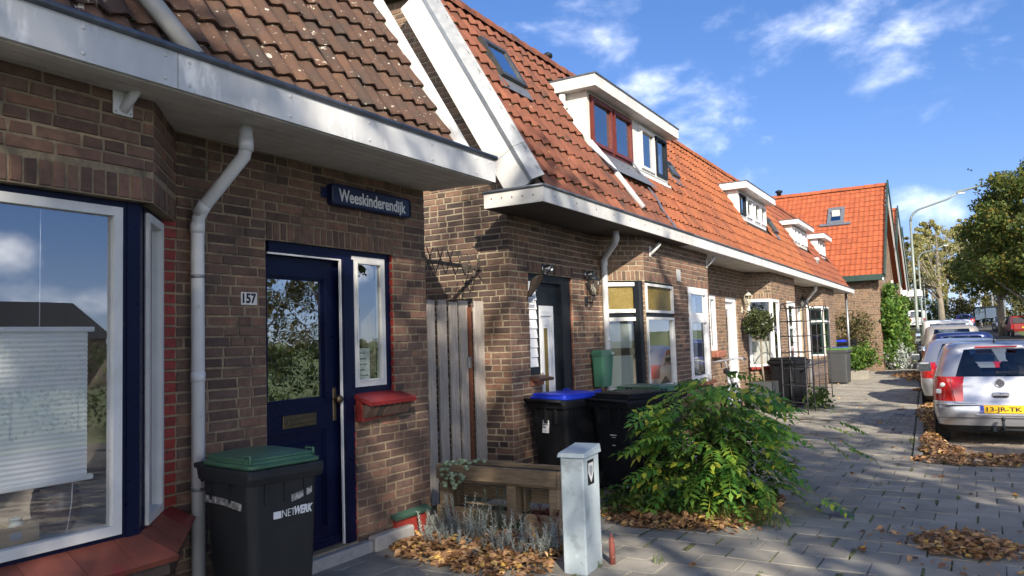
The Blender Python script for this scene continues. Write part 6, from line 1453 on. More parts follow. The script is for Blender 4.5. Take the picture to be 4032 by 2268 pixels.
# ------------------------------------------------------------------ things on the terrace fronts
def lantern(label, x, y, z, mat, sc=1.0):
    t = thing('wall_lantern', label, 'lamp', (x, y, z), TR)
    MB().bbox(0, -.035 * sc, -.06 * sc, .02, .035 * sc, .06 * sc, .006).tube([(.01, 0, .0), (.08 * sc, 0, -.03 * sc), (.12 * sc, 0, .03 * sc), (.12 * sc, 0, .06 * sc)], .009 * sc, 6).build('bracket', mat, t)
    o = (.12 * sc, 0, .06 * sc)
    MB().lathe([(.035 * sc, 0), (.05 * sc, .012 * sc)], 6, o).build('gallery', mat, t)
    MB().lathe([(.085 * sc, .20 * sc), (.095 * sc, .205 * sc), (.05 * sc, .25 * sc), (.03 * sc, .275 * sc), (.012 * sc, .28 * sc), (.010 * sc, .32 * sc), (.001, .33 * sc)], 6, o).build('cap', mat, t)
    fr = MB()
    for k in range(6):
        a = 2 * math.pi * (k + .0) / 6; fr.tube([(o[0] + .048 * sc * math.cos(a), .048 * sc * math.sin(a), o[2] + .012 * sc), (o[0] + .082 * sc * math.cos(a), .082 * sc * math.sin(a), o[2] + .20 * sc)], .005 * sc, 4)
    fr.build('cage', mat, t)
    MB().lathe([(.045 * sc, .014 * sc), (.078 * sc, .198 * sc)], 6, o, smooth=False).build('glass', glass('lantern_glass', (.9, .88, .8), .12), t)
    MB().lathe([(.015 * sc, .02 * sc), (.025 * sc, .07 * sc), (.015 * sc, .11 * sc), (.002, .12 * sc)], 8, o).build('bulb', M_WHITE2, t)
P_ = tworld(1.90, .006, 2.08); lantern('black six-sided wall lantern beside the dark front door of the end house', P_.x, P_.y, P_.z, M_ANTH)
P_ = tworld(9.86, .006, 2.12); lantern('cream wall lantern above the topiary tree', P_.x, P_.y, P_.z, pm('cream_metal', (.55, .5, .4), (.46, .42, .33), 8, .45), 1.15)
P_ = tworld(16.5, .006, 2.25); lantern('dark wall lantern behind the top of the metal arch', P_.x, P_.y, P_.z, M_ANTH, 1.1)
mbx = tworld(2.13, .0, .98); ml = thing('mailbox', 'green plastic letterbox hanging beside the white downpipe', 'mailbox', mbx, TR)
g = MB(); loft(g, [rloop(.14, .28, .03, 0, cx=.10), rloop(.17, .36, .035, .40, cx=.11)]); g.build('body', pm('mailbox_green', (.05, .16, .10), (.06, .18, .115), 3, .4), ml)
g = MB(); loft(g, [rloop(.19, .385, .035, .402, cx=.115), rloop(.19, .385, .035, .44, cx=.115), rloop(.13, .34, .05, .47, cx=.10)]); ld = g.build('lid', MATS['mailbox_green'], ml)
MB().bbox(.205, .06, .41, .214, .14, .435, .002).build('name_card', M_CREAM, ld)
for t_, lb in ((.79, 'round steel wall lamp above the white-panelled door'), (1.95, 'round steel wall lamp above the black lantern')):
    P_ = tworld(t_, .006, 2.42); t = thing('wall_lamp', lb, 'lamp', P_, TR)
    MB().lathe([(.062, 0), (.062, .012), (.05, .016)], 18, ax=(1, 0, 0)).build('flange', M_STEEL, t)
    MB().lathe([(.045, .012), (.048, .10), (.042, .10), (.04, .05)], 18, ax=(1, 0, 0), caps=False).build('tube', M_STEEL, t)
P_ = tworld(.40, .02, 2.20); t = thing('wicker_cone', 'dark wicker cone hanging on the corner of the blackened pier', 'basket', P_, TR)
M_WICK = pm('dark_wicker', (.05, .035, .025), (.03, .022, .017), 60, .8)
for k in range(12):
    f = k / 11; r_ = .105 - .08 * f; yy = .0
    MB().tube([(.05 + r_ * .5 * math.cos(a_ * .6283) + .06 * (1 - f), -.02 + r_ * math.sin(a_ * .6283) - .05 * f, .05 - .15 * f + r_ * .55 * math.cos(a_ * .6283)) for a_ in range(11)], .010, 5).build('woven_ring', M_WICK, t)
P_ = tworld(.50, -.022, 2.045); t = thing('house_number', 'blue and white number tile 155 on the white siding', 'number plate', P_, TR)
MB().bbox(0, -.085, -.066, .008, .085, .066, .003).build('plate', MATS['enamel_white'], t)
M_DELFT = pm('delft_blue', (.02, .045, .16), (.04, .08, .22), 60, .3)
mb = MB()
for k in range(7):
    y = -.068 + k * .0227
    for z in (-.05, .05): mb.box(.008, y - .007, z - .008, .0092, y + .007, z + .008)
for z in (-.025, 0, .025):
    for y in (-.072, .072): mb.box(.008, y - .006, z - .008, .0092, y + .006, z + .008)
mb.build('border', M_DELFT, t)['kind'] = 'stuff'
put_text('number', '155', .07, M_DELFT, t, (.0095, 0, 0), (0, 1, 0), (0, 0, 1), bold=.001, width=.085)

# topiary in a square planter
tp = thing('topiary_tree', 'clipped ball-headed tree on a bare stem in a grey square planter', 'tree', (-4.02, 16.75, 0))
MB().bbox(-.24, -.24, .0, .24, .24, .58, .01).build('planter', pm('grey_planter', (0.045, 0.05175, 0.0585), (0.03825, 0.045, 0.0495), 5, .6), tp)
MB().box(-.22, -.22, .575, .22, .22, .586).build('soil', M_SOIL, tp)
MB().tube([(0, 0, .58), (-.03, .0, .95), (-.02, .0, 1.3), (-.05, 0, 1.75)], [.026, .022, .021, .016], 8).build('trunk', M_BARKL, tp)
rg = np.random.default_rng(9); d = rg.normal(size=(150, 3)); d /= np.linalg.norm(d, axis=1)[:, None]; ce = d * (rg.uniform(.4, 1, 150) ** .5)[:, None] * np.array((.29, .29, .31)) + np.array((-.05, 0, 1.80))
link('crown', quads_mesh('crown', leaf_cloud(rg, ce, np.full(150, .075), 34, .065, 1, .4), M_TOPI), tp)

# trellis arches
M_ARCH = pm('arch_steel', (.035, .036, .045), (.055, .055, .065), 9, .5, metal=.3)
def arch(label, pts, span, H, group=None):
    "pts = plan positions of hoop feet; each hoop spans along +y; rungs tie neighbouring hoops"
    (x0, y0) = pts[0]; t = thing('garden_arch', label, 'arch', (x0, y0, 0)); hoops = []
    for (x, y) in pts:
        P = []
        for k in range(6): P.append(Vector((x - x0, y - y0, (H - span / 2) * k / 5)))
        for k in range(1, 12): a = math.pi * k / 12; P.append(Vector((x - x0, y - y0 + span / 2 - math.cos(a) * span / 2, H - span / 2 + math.sin(a) * span / 2)))
        for k in range(5, -1, -1): P.append(Vector((x - x0, y - y0 + span, (H - span / 2) * k / 5)))
        MB().tube(P, .013, 6).build('hoop', M_ARCH, t); hoops.append((x - x0, y - y0))
    for (a, b) in zip(hoops[:-1], hoops[1:]):
        for z in (.22, .55, .88, 1.2, 1.52, 1.82):
            for s in (0, span): MB().tube([(a[0], a[1] + s, z), (b[0], b[1] + s, z)], .009, 5).build('rung', M_ARCH, t)
        mx, my = (a[0] + b[0]) / 2, (a[1] + b[1]) / 2
        for k in (3, 6, 9):
            al = math.pi * k / 12; yy = span / 2 - math.cos(al) * span / 2; zz = H - span / 2 + math.sin(al) * span / 2
            MB().tube([(a[0], a[1] + yy, zz), (b[0], b[1] + yy, zz)], .009, 5).build('rung', M_ARCH, t)
    return t
arch('rusty dark metal garden arch standing before the black bin', [(-3.52, 16.2), (-2.98, 15.75)], .75, 2.2)
arch('dark metal garden arch further along, by the light green lidded bin', [(-3.55, 19.6), (-3.25, 19.5)], .8, 2.22)
fn = thing('metal_fence', 'low dark iron garden fence between the two arches', 'fence', (-3.2, 17.0, 0))
MB().box(-.015, 0, .12, .015, 2.4, .15).build('rail', M_ARCH, fn); MB().box(-.015, 0, .88, .015, 2.4, .91).build('rail', M_ARCH, fn)
for k in range(19): MB().tube([(0, .06 + k * .127, .05), (0, .06 + k * .127, 1.0)], .008, 5).build('bar', M_ARCH, fn)
ce = np.array([(-3.0, 16.6, .15), (-2.95, 17.0, .22), (-3.05, 17.4, .2), (-3.0, 16.8, .3), (-2.9, 17.2, .12)]); q = leaf_cloud(np.random.default_rng(3), ce, np.full(5, .24), 70, .09, .9, .5); q[..., 2] = np.maximum(q[..., 2], .01)
t = thing('weed_clump', 'leafy weed clump at the foot of the metal fence', 'plant', (-3.0, 17.0, 0)); q[..., 0] += 3.0; q[..., 1] -= 17.0; link('foliage', quads_mesh('foliage', q, M_GREENL), t)

M_BIKE = pm('bike_silver', (.55, .56, .58), (.48, .49, .51), 9, .35, 0, metal=.4)
# bicycle leaning at the wall
bk = thing('bicycle', 'silver city bicycle with curved handlebar leaning by the white door', 'bicycle', (-3.62, 13.3, 0), R_(8)); bk.rotation_euler = (0, R_(-8), R_(10))
for (y, nm) in ((-.56, 'front_wheel'), (.56, 'rear_wheel')):
    o_ = (0, y, .35)
    w_ = MB().tube([(0, y + .34 * math.cos(a * math.pi / 14), .35 + .34 * math.sin(a * math.pi / 14)) for a in range(29)], .018, 6, caps=False).build(nm, M_RUBBER, bk)
    sp_ = MB().tube([(0, y + .318 * math.cos(a * math.pi / 14), .35 + .318 * math.sin(a * math.pi / 14)) for a in range(29)], .010, 5, caps=False)
    for k in range(16): a = k * math.pi / 8; sp_.tube([(.0, y, .35), (0, y + .31 * math.cos(a), .35 + .31 * math.sin(a))], .0014, 4)
    sp_.tube([(-.04, y, .35), (.04, y, .35)], .022, 8); sp_.build('rim', M_BIKE, w_)
    MB().tube([(0, y + .39 * math.cos(a * math.pi / 14), .35 + .39 * math.sin(a * math.pi / 14)) for a in range(2, 14)], .022, 6).build('mudguard', M_BIKE, bk)
fm = MB(); hd, st_, bb, ra = Vector((0, -.42, .95)), Vector((0, .28, .62)), Vector((0, .08, .30)), Vector((0, .56, .35))
hd2 = Vector((0, -.45, .68))
for a, b, r_ in ((hd, hd2, .027), (hd2, bb, .024), (hd, Vector((0, .22, .70)), .021), (bb, Vector((0, .30, .86)), .016), (bb, ra, .011), (Vector((0, .26, .72)), ra, .010), (hd2, Vector((0, -.56, .35)), .013)): fm.tube([a, b], r_, 8)
fm.build('frame', M_BIKE, bk)
MB().tube([(0, -.41, .95), (0, -.39, 1.12), (0, -.42, 1.17)], .014, 8).tube([(-.30, -.15, 1.14), (-.27, -.30, 1.17), (-.12, -.43, 1.18), (.12, -.43, 1.18), (.27, -.30, 1.17), (.30, -.15, 1.14)], .015, 8).build('handlebar', M_BIKE, bk)
for s in (-1, 1): MB().tube([(s * .275, -.28, 1.168), (s * .302, -.12, 1.138)], .017, 8).build('grip', M_BLACKP, bk); MB().tube([(s * .26, -.32, 1.15), (s * .30, -.22, 1.10)], .005, 5).build('brake_lever', M_BIKE, bk)
MB().lathe([(.03, 0), (.055, .04), (.055, .05), (.02, .052)], 12, (0, -.46, 1.0), ax=(0, -1, 0)).build('headlight', M_BLACKP, bk)
g = MB(); loft(g, [rloop(.10, .24, .045, .90, cy=.32), rloop(.18, .28, .06, .925, cy=.34), rloop(.15, .25, .06, .955, cy=.34)]); g.build('saddle', M_BLACKP, bk)
MB().tube([(-.05, .45, .74), (-.05, .85, .74), (.05, .85, .74), (.05, .45, .74)], .006, 5).build('carrier', M_BIKE, bk)

# hedge in a concrete box, posts along the yard
hb_ = thing('planter_hedge', 'rounded green hedge plant growing out of a pale concrete box', 'plant', (-3.65, 27.3, 0))
MB().bbox(-.42, -.3, 0, .42, .3, .30, .012).build('box', M_KERB, hb_)
rg = np.random.default_rng(12); ce = rg.normal(size=(60, 3)) * np.array((.26, .22, .18)) + np.array((0, 0, .72)); ce[:, 2] = np.clip(ce[:, 2], .35, 1.1)
link('foliage', quads_mesh('foliage', leaf_cloud(rg, ce, np.full(60, .20), 45, .11, 1, .6), M_IVY), hb_)
for k in range(12):
    f = k / 11; t = thing('edging_post', 'short red-brown concrete edging post along the raised yard', 'post', (-3.72 - .2 * f, 29.0 + 3.6 * f, 0), R_(4 * (k % 3 - 1)), 'edging posts along the yard')
    MB().bbox(-.06, -.11, 0, .06, .11, .52 + .03 * (k % 2), .012).build('post', pm('red_concrete', (.17, .10, .08), (.12, .075, .06), 8, .9, .3, rnd=.2), t)
    MB().hexa([(-.05, -.10, .52), (.05, -.10, .52), (.05, .10, .52), (-.05, .10, .52)], [(-.03, -.08, .57), (.03, -.08, .57), (.03, .08, .57), (-.03, .08, .57)]).build('cap', MATS['red_concrete'], t)

# ------------------------------------------------------------------ steep-roofed houses beyond the terrace
M_TTALL = tilemat('new_orange_tile', [(.28, .072, .031), (.325, .088, .036), (.30, .08, .033), (.34, .095, .039)], .15, .0)
M_GREENB = pm('green_board', (.022, .048, .042), (.03, .06, .05), 5, .45)
def steep_house(label, xr, y0, dep, ez, rz, seed, limit, skl=True):
    h = thing('steep_house', label, 'house', (xr, y0, 0)); w = Wall(h, M_BRICK2, M_MORTARL, seed)
    w.seg((-6, 0), (0, 0), 0, ez - .1); 
    ym = dep; w.seg((0, 0), (0, 2 * dep), 0, rz, top=lambda u: ez - .1 + (rz - ez) * (1 - abs(u - dep) / dep), openings=[(2.0, 3.2, .9, 2.3)])
    w.finish(120 if limit else 0)
    ang = math.atan2(rz - ez, dep + .35); up = (0, math.cos(ang), math.sin(ang)); sl = math.hypot(rz - ez, dep + .35)
    rf = tile_roof(h, h, (-6.3, -.35, ez), (1, 0, 0), up, 6.55, sl, .20, .31, M_TTALL, M_UNDER, flat=True, seg=7, limit=limit, seed=seed, skip=[(4.35, 4.95, sl - 2.15, sl - 1.2)] if skl else ())
    ridge_caps(rf, (-6.3, dep, rz - .02), (.25, dep, rz - .02), .13, M_TTALL, .42)
    MB().add([(-6.3, dep, rz - .01), (.25, dep, rz - .01), (.25, 2 * dep + .35, ez), (-6.3, 2 * dep + .35, ez)], [(0, 1, 2, 3)]).build('rear_slope', M_TTALL, h)
    MB().box(-6.3, -.42, ez - .20, .28, -.36, ez + .02).box(-6.3, -.36, ez - .20, .28, 0, ez - .17).build('eave_board', M_GREENB, h)
    for s in (0, 1):
        a = Vector((.29, -.42 if s == 0 else 2 * dep + .42, ez - .05)); b = Vector((.29, dep, rz + .16))
        MB().beam(a, b, .05, .20).build('barge_board', M_GREENB, h); MB().beam(a + Vector((-.06, 0, -.22)), b + Vector((-.06, 0, -.25)), .05, .18).build('white_board', M_WHITE2, h)
    if skl:
        u_ = Vector(up); nn = Vector((1, 0, 0)).cross(u_); o = Vector((-6.3 + 4.3, -.35, ez)) + u_ * (sl - 2.2)
        fr = MB(); P = lambda a, s, t: o + Vector((a, 0, 0)) + u_ * s + nn * t
        for (a, b, c, d_) in ((0, .14, 0, 1.0), (.52, .66, 0, 1.0), (.14, .52, 0, .14), (.14, .52, .86, 1.0), (-.28, .94, -.14, -.01)): fr.hexa([P(a, c, 0), P(b, c, 0), P(b, d_, 0), P(a, d_, 0)], [P(a, c, .09), P(b, c, .09), P(b, d_, .09), P(a, d_, .09)])
        k_ = fr.build('skylight', M_LEAD, h); MB().hexa([P(.14, .14, .04), P(.52, .14, .04), P(.52, .86, .04), P(.14, .86, .04)], [P(.14, .14, .06), P(.52, .14, .06), P(.52, .86, .06), P(.14, .86, .06)]).build('pane', glass('skylight_pale', (.25, .3, .33), .5), k_)
        MB().box(*P(.18, .45, .062), *(P(.48, .8, .066))).build('blind', M_CURT, k_)
        MB().lathe([(.10, 0), (.10, .2), (.16, .22), (.16, .3), (.05, .34)], 10, (-4.2, dep, rz + .02)).build('roof_flue', M_ANTH, h)
    window(h, Plane((0, 2.0), (0, 3.2), .03), 0, 1.2, .9, 2.3, M_WHITE2, M_WHITE2)
    MB().tube([(.12, 4.2, ez), (.12, 4.2, 0)], .05, 8).build('downpipe', M_CREAM, h)
    return h
hs1 = steep_house('steep-roofed house with bright orange tiles and green eaves closing the terrace', -3.38, 33.0, 3.2, 3.72, 7.75, 31, 300)
steep_house('second steep orange roof just showing behind the green barge board', -3.75, 42.0, 3.2, 3.8, 7.9, 32, 0, False)
wh = steep_house('third steep-roofed house down the street behind the climber', -4.3, 51.5, 3.2, 3.8, 7.9, 33, 0, False)
MB().bbox(-.3, -.1, 3.5, 1.3, 1.6, 3.9, .02).build('canopy', M_WHITE2, wh)
def climber(label, box, n, size, mat, seed, name='climber'):
    x0, y0, z0, x1, y1, z1 = box; rg = np.random.default_rng(seed); m = 70
    t = thing(name, label, 'plant', ((x0 + x1) / 2, (y0 + y1) / 2, 0)); ce = rg.uniform(size=(m, 3)) * np.array((x1 - x0, y1 - y0, z1 - z0)) + np.array((x0, y0, z0)); ce -= np.array(((x0 + x1) / 2, (y0 + y1) / 2, 0))
    link('foliage', quads_mesh('foliage', leaf_cloud(rg, ce, rg.uniform(.18, .42, m), n // m, size, 1, .6), mat), t); st_ = MB()
    for k in range(5): a = ce[k * 7]; st_.tube([(a[0] * .5, a[1] * .5, 0), (a[0] * .8, a[1] * .8, a[2] * .5), tuple(a)], [.02, .014, .006], 5)
    st_.build('stems', M_BARK, t)
climber('thick green climber covering the gable of the steep-roofed house', (-3.35, 33.1, .4, -3.0, 35.6, 3.3), 4200, .17, M_IVY, 3)
climber('thinner green climber further along the gable, by the drainpipe', (-3.4, 38.5, .3, -3.0, 40.2, 3.0), 2200, .17, M_IVY, 4)
climber('sparse olive creeper on the brick wall above the dark bins', (-5.2, 32.6, .8, -3.6, 32.95, 2.2), 1500, .10, M_OLIVE, 5)
for k, (x, y, lb, m_) in enumerate(((-3.1, 34.2, 'grey-leaved shrub at the foot of the climber', M_SILV), (-3.2, 44, 'grey-green bush leaning over the pavement by the second gable', M_OLIVE), (-3.4, 47.5, 'bright green bush by the third house front', M_IVY))):
    t = thing('shrub', lb, 'shrub', (x, y, 0)); rg = np.random.default_rng(k + 40); ce = rg.normal(size=(30, 3)) * np.array((.3, .5, .3)) + np.array((0, 0, .5 + .5 * (k > 0))); ce[:, 2] = np.clip(ce[:, 2], .15, 2.2)
    link('foliage', quads_mesh('foliage', leaf_cloud(rg, ce, np.full(30, .32), 50, .12, 1, .5), m_), t); MB().tube([(0, 0, 0), (.05, .05, .6)], [.03, .015], 5).build('stem', M_BARK, t)
t = thing('potted_grass', 'yellow-green grassy plant in a terracotta pot on the pavement', 'plant', (-3.05, 40.8, 0)); MB().lathe([(.16, 0), (.22, .3), (.24, .32), (.22, .34), (.19, .32)], 14).build('pot', pm('terracotta', (.36, .14, .07), (.28, .11, .06), 8, .8), t)
spq = []
for k in range(120):
    a = random.uniform(0, 6.28); l = random.uniform(.4, .9); d = Vector((math.cos(a) * .45, math.sin(a) * .45, 1)).normalized(); s_ = Vector((-d.y, d.x, 0)).normalized() * .012; b = Vector((0, 0, .3)); spq.append([tuple(b - s_), tuple(b + s_), tuple(b + d * l + s_ * .3), tuple(b + d * l - s_ * .3)])
link('blades', quads_mesh('blades', np.array(spq), pm('yellow_grass', (.30, .28, .06), (.20, .22, .05), 4, .7, rnd=.3, transl=.3)), t)

# ------------------------------------------------------------------ lamp posts
M_POLE = pm('grey_green_pole', (.22, .26, .24), (.17, .205, .19), 3, .45, 0, metal=.2)
def lamp(label, x, y, H=6.75, arm=2.6, rise=.7, z=None):
    z = gz(y) if z is None else z; t = thing('lamp_post', label, 'street lamp', (x, y, z), 0, 'street lamps along the pavement')
    MB().lathe([(.085, -.1), (.085, 1.3), (.075, 1.34), (.062, 3.5), (.05, H - .5)], 12).build('pole', M_POLE, t)
    P = [(0, 0, H - .52)] + [(.6 * (1 - math.cos(a)), 0, H - .52 + .55 * math.sin(a)) for a in (.35, .7, 1.0, 1.2)] + [(arm * .55, 0, H + rise * .42), (arm - .75, 0, H + rise * .78)]
    MB().tube(P, [.05, .048, .046, .044, .042, .038, .034], 10).build('arm', M_POLE, t)
    a = Vector((arm - .85, 0, H + rise * .80)); b = Vector((arm, 0, H + rise))
    mb = MB(); mb.hexa([a + Vector((0, -.05, -.06)), a + Vector((0, .05, -.06)), a + Vector((0, .05, .04)), a + Vector((0, -.05, .04))], [b + Vector((0, -.10, -.01)), b + Vector((0, .10, -.01)), b + Vector((0, .08, .02)), b + Vector((0, -.08, .02))]); mb.build('head', M_POLE, t)
    MB().bbox(a.x + .05, -.05, a.z - .10, a.x + .3, .05, a.z - .05, .01).build('lamp_glass', M_WHITE2, t)
    MB().box(.075, -.04, .6, .089, .04, 1.0).build('access_door', M_POLE, t)
lamp('tall grey-green street lamp with a curved arm, rising from the dark leaf pile', -2.40, 37.4, 6.75, 2.65, .7)
lamp('second street lamp along the pavement, paler, beside the far cars', -3.75, 64, 7.0, 2.5, .55)
lamp('far street lamp standing before the bare tree', -5.2, 95, 5.6, 1.75, .5)
# ------------------------------------------------------------------ cars: lofted shells with real glass, lamps, wheels and seats
def paint(name, c, metal=.5): return pm(name, c, [x * .92 for x in c], 3, .32, 0, metal=metal, coat=.8, spec=.5)
P_SILV = paint('silver_paint', (.52, .53, .56), .75); P_SILV2 = paint('light_silver_paint', (.46, .47, .49), .7); P_BLUE = paint('dark_blue_paint', (.02, .035, .13)); P_BEIGE = paint('champagne_paint', (.40, .37, .33), .5)
P_WHITE = paint('white_car_paint', (.68, .68, .67), 0); P_BLACK = paint('black_car_paint', (.012, .013, .018), .2); P_RED = paint('red_car_paint', (.26, .025, .022), .3)
M_CGLASS = glass('car_glass', (.82, .87, .86), .05); M_CDARK = pm('car_interior', (.03, .03, .034), (.045, .045, .05), 8, .9); M_TRIM = pm('car_trim', (.018, .018, .02), None, 8, .55)
M_TAILR = pm('tail_lens', (.42, .012, .012), (.32, .01, .01), 60, .12, 0, coat=.6, spec=.6); M_TAILW = pm('clear_lens', (.62, .62, .62), (.5, .5, .5), 50, .15, 0, coat=.6)
M_PLATE = pm('plate_yellow', (.72, .44, .02), (.68, .41, .02), 8, .4); M_PLBLUE = pm('plate_blue', (.02, .06, .42), None, 8, .4)
NR, NS, NC = 10, 16, 4
KINDS = {   # z, rear y, front y, half width  (fractions of height, length, half width)
 'hatch': [(.13, .030, .965, .88), (.20, .010, .99, .96), (.30, .0, 1.0, .99), (.395, .0, .998, 1.0), (.43, .012, .99, 1.0), (.54, .018, .965, .995), (.63, .028, .80, .975), (.665, .034, .745, .955), (.76, .058, .68, .90), (.86, .088, .605, .835), (.925, .108, .545, .79), (.965, .105, .50, .73), (.99, .17, .44, .62), (1.0, .25, .40, .46)],
 'saloon': [(.13, .03, .965, .88), (.20, .01, .99, .96), (.30, 0, 1, .99), (.40, 0, .998, 1), (.45, .01, .99, 1), (.56, .015, .96, .995), (.63, .03, .80, .975), (.67, .075, .74, .95), (.77, .13, .675, .89), (.87, .19, .60, .82), (.925, .23, .545, .78), (.965, .26, .51, .72), (.99, .31, .46, .60), (1, .36, .43, .45)],
 'mpv': [(.12, .03, .965, .90), (.18, .01, .99, .97), (.26, 0, 1, .99), (.35, 0, .998, 1), (.39, .008, .99, 1), (.48, .012, .97, 1), (.55, .02, .86, .985), (.58, .025, .80, .97), (.72, .04, .73, .92), (.84, .06, .66, .87), (.925, .075, .61, .84), (.965, .085, .56, .78), (.99, .13, .50, .66), (1, .2, .45, .5)],
 'van': [(.10, .01, .97, .93), (.15, .005, .99, .98), (.24, 0, 1, 1), (.33, 0, .998, 1), (.37, .003, .99, 1), (.46, .004, .965, 1), (.53, .006, .88, .995), (.56, .008, .84, .985), (.70, .014, .79, .96), (.84, .02, .74, .94), (.925, .026, .71, .925), (.965, .032, .67, .89), (.99, .06, .62, .78), (1, .1, .55, .6)]}
def car(label, x, y, rot, L, W, H, body, kind='hatch', z=None, name='parked_car', detail=False, plate=True, mirror=True, group=None, ptext=None):
    z = (gz(y) - .08) if z is None else z
    t = thing(name, label, 'car', (x, y, z), rot, group); T = KINDS[kind]; hw = W / 2; loops = []
    for (fz, fr, ff, fw) in T:
        w = hw * fw; y0, y1 = L * fr, L * ff; r = min(.26, w * .45); r2 = min(.42, w * .6); pts = []
        bow = .05
        for k in range(NR + 1): u = -1 + 2 * k / NR; pts.append((u * (w - r), y0 + bow * u * u * .5))
        for k in range(1, NC + 1): a = -90 + 90 * k / NC; pts.append((w - r + r * math.cos(R_(a)), y0 + bow * .5 + r + r * math.sin(R_(a))))
        for k in range(1, NS + 1): f = k / NS; pts.append((w, y0 + bow * .5 + r + (y1 - r2 - (y0 + bow * .5 + r)) * f))
        for k in range(1, NC + 1): a = 90 * k / NC; pts.append((w - r2 + r2 * math.cos(R_(a)), y1 - r2 + r2 * math.sin(R_(a))))
        for k in range(1, NR + 1): u = 1 - 2 * k / NR; pts.append((u * (w - r2), y1))
        for k in range(1, NC + 1): a = 90 + 90 * k / NC; pts.append((-w + r2 + r2 * math.cos(R_(a)), y1 - r2 + r2 * math.sin(R_(a))))
        for k in range(1, NS + 1): f = k / NS; pts.append((-w, y1 - r2 + (y0 + bow * .5 + r - (y1 - r2)) * f))
        for k in range(1, NC): a = 180 + 90 * k / NC; pts.append((-w + r + r * math.cos(R_(a)), y0 + bow * .5 + r + r * math.sin(R_(a))))
        loops.append([(p[0], p[1], H * fz) for p in pts])
    n = len(loops[0]); seg = lambda k: ('rear' if k < NR else 'rc' if k < NR + NC else 'side' if k < NR + NC + NS else 'fc' if k < NR + 2 * NC + NS else 'front' if k < 2 * NR + 2 * NC + NS else 'fc2' if k < 2 * NR + 3 * NC + NS else 'side2' if k < 2 * NR + 3 * NC + 2 * NS else 'rc2')
    iB = 7; iT = 10
    sh = MB(); gl = {'rear_window': MB(), 'windscreen': MB(), 'side_window': MB()}; tl = {-1: MB(), 1: MB()}; hl = {-1: MB(), 1: MB()}; low = MB()
    lam = (4, 7) if kind != 'van' else (4, 6)
    for j in range(len(loops) - 1):
        for k in range(n):
            q = [loops[j][k], loops[j][(k + 1) % n], loops[j + 1][(k + 1) % n], loops[j + 1][k]]; s = seg(k); dst = sh
            kk = k - (NR + NC) if s == 'side' else (k - (2 * NR + 3 * NC + NS)) if s == 'side2' else 0
            fpos = kk if s == 'side' else NS - 1 - kk
            if iB <= j < iT:
                if s == 'rear' and (detail or 1 <= k < NR - 1 or True): dst = gl['rear_window']
                elif s == 'front': dst = gl['windscreen']
                elif s in ('side', 'side2') and 1 <= fpos < 14 and fpos not in (7,) and kind != 'van': dst = gl['side_window']
                elif s in ('side', 'side2') and 9 <= fpos < 14 and kind == 'van': dst = gl['side_window']
            if lam[0] <= j < lam[1] and (s in ('rc', 'rc2') or (s == 'rear' and (k == 0 or k == NR - 1))): dst = tl[1 if s == 'rc' or k == NR - 1 else -1]
            if 4 <= j < 6 and s in ('fc', 'fc2'): dst = hl[1 if s == 'fc' else -1]
            if j == 0: dst = low
            dst.add(q, [(0, 1, 2, 3)], 0, True)
    sh.add(loops[-1], [tuple(range(n))], 0, True)
    def weld(mb, nm, mat):
        me = bpy.data.meshes.new(nm); idx = {}; vs = []; fs = []
        for f in mb.f:
            g = []
            for i in f:
                key = tuple(round(c, 4) for c in mb.v[i])
                if key not in idx: idx[key] = len(vs); vs.append(mb.v[i])
                g.append(idx[key])
            g2 = [a for i, a in enumerate(g) if a != g[i - 1]]
            if len(g2) >= 3: fs.append(g2)
        me.from_pydata(vs, [], fs); me.materials.append(mat); me.polygons.foreach_set('use_smooth', [True] * len(me.polygons)); return link(nm, me, t)
    weld(sh, 'body', body); weld(low, 'underbody', M_TRIM)
    for k_, m in gl.items():
        if m.f: weld(m, k_, M_CGLASS)
    for m in tl.values(): weld(m, 'taillight', M_TAILR)
    for m in hl.values(): weld(m, 'headlight', M_TAILW)
    MB().box(-hw * .8, L * .06, H * .12, hw * .8, L * .92, H * .16).build('floor', M_TRIM, t)
    MB().box(-hw * .86, L * .10, H * .60, hw * .86, L * .70, H * .625).build('parcel_shelf', M_CDARK, t)
    for sx in (-1, 1):
        for yy, hh in ((.30, .80), (.52, .82)):
            st_ = MB().bbox(sx * hw * .45 - .22, L * yy, H * .62, sx * hw * .45 + .22, L * yy + .10, H * (hh - .06), .04).build('seat', M_CDARK, t)
            MB().bbox(sx * hw * .45 - .13, L * yy + .0, H * (hh - .065), sx * hw * .45 + .13, L * yy + .09, H * (hh + .065), .04).build('headrest', pm('headrest', (.055, .06, .065), None, 8, .9), st_)
        for fy in (.165, .80):
            wx = sx * (hw - .10); wh_ = MB().lathe([(.20, -.095), (.285, -.09), (.30, -.06), (.30, .06), (.285, .09), (.20, .095)], 26, (wx, L * fy, .30), ax=(sx, 0, 0)).build('wheel', M_RUBBER, t)
            MB().lathe([(.20, .06), (.19, .085), (.06, .075), (.03, .09)], 18, (wx, L * fy, .30), ax=(sx, 0, 0)).build('rim', M_STEEL, wh_)
            MB().lathe([(.36, .0), (.36, .012), (.30, .014)], 24, (sx * (hw * .985), L * fy, .33), ax=(sx, 0, 0)).build('wheel_arch', M_TRIM, t)
        if mirror:
            m_ = MB(); loft(m_, [rloop(.20, .08, .03, H * .645, cy=L * .63, cx=sx * (hw + .10)), rloop(.22, .10, .035, H * .70, cy=L * .63, cx=sx * (hw + .11)), rloop(.18, .08, .03, H * .745, cy=L * .63, cx=sx * (hw + .10))]); mo = m_.build('mirror', body, t)
            MB().box(sx * (hw + .10) - .085, L * .63 - .052, H * .655, sx * (hw + .10) + .085, L * .63 - .049, H * .735).build('mirror_glass', glass('mirror_glass', (.05, .05, .05), .85), mo)
    yb = -.004
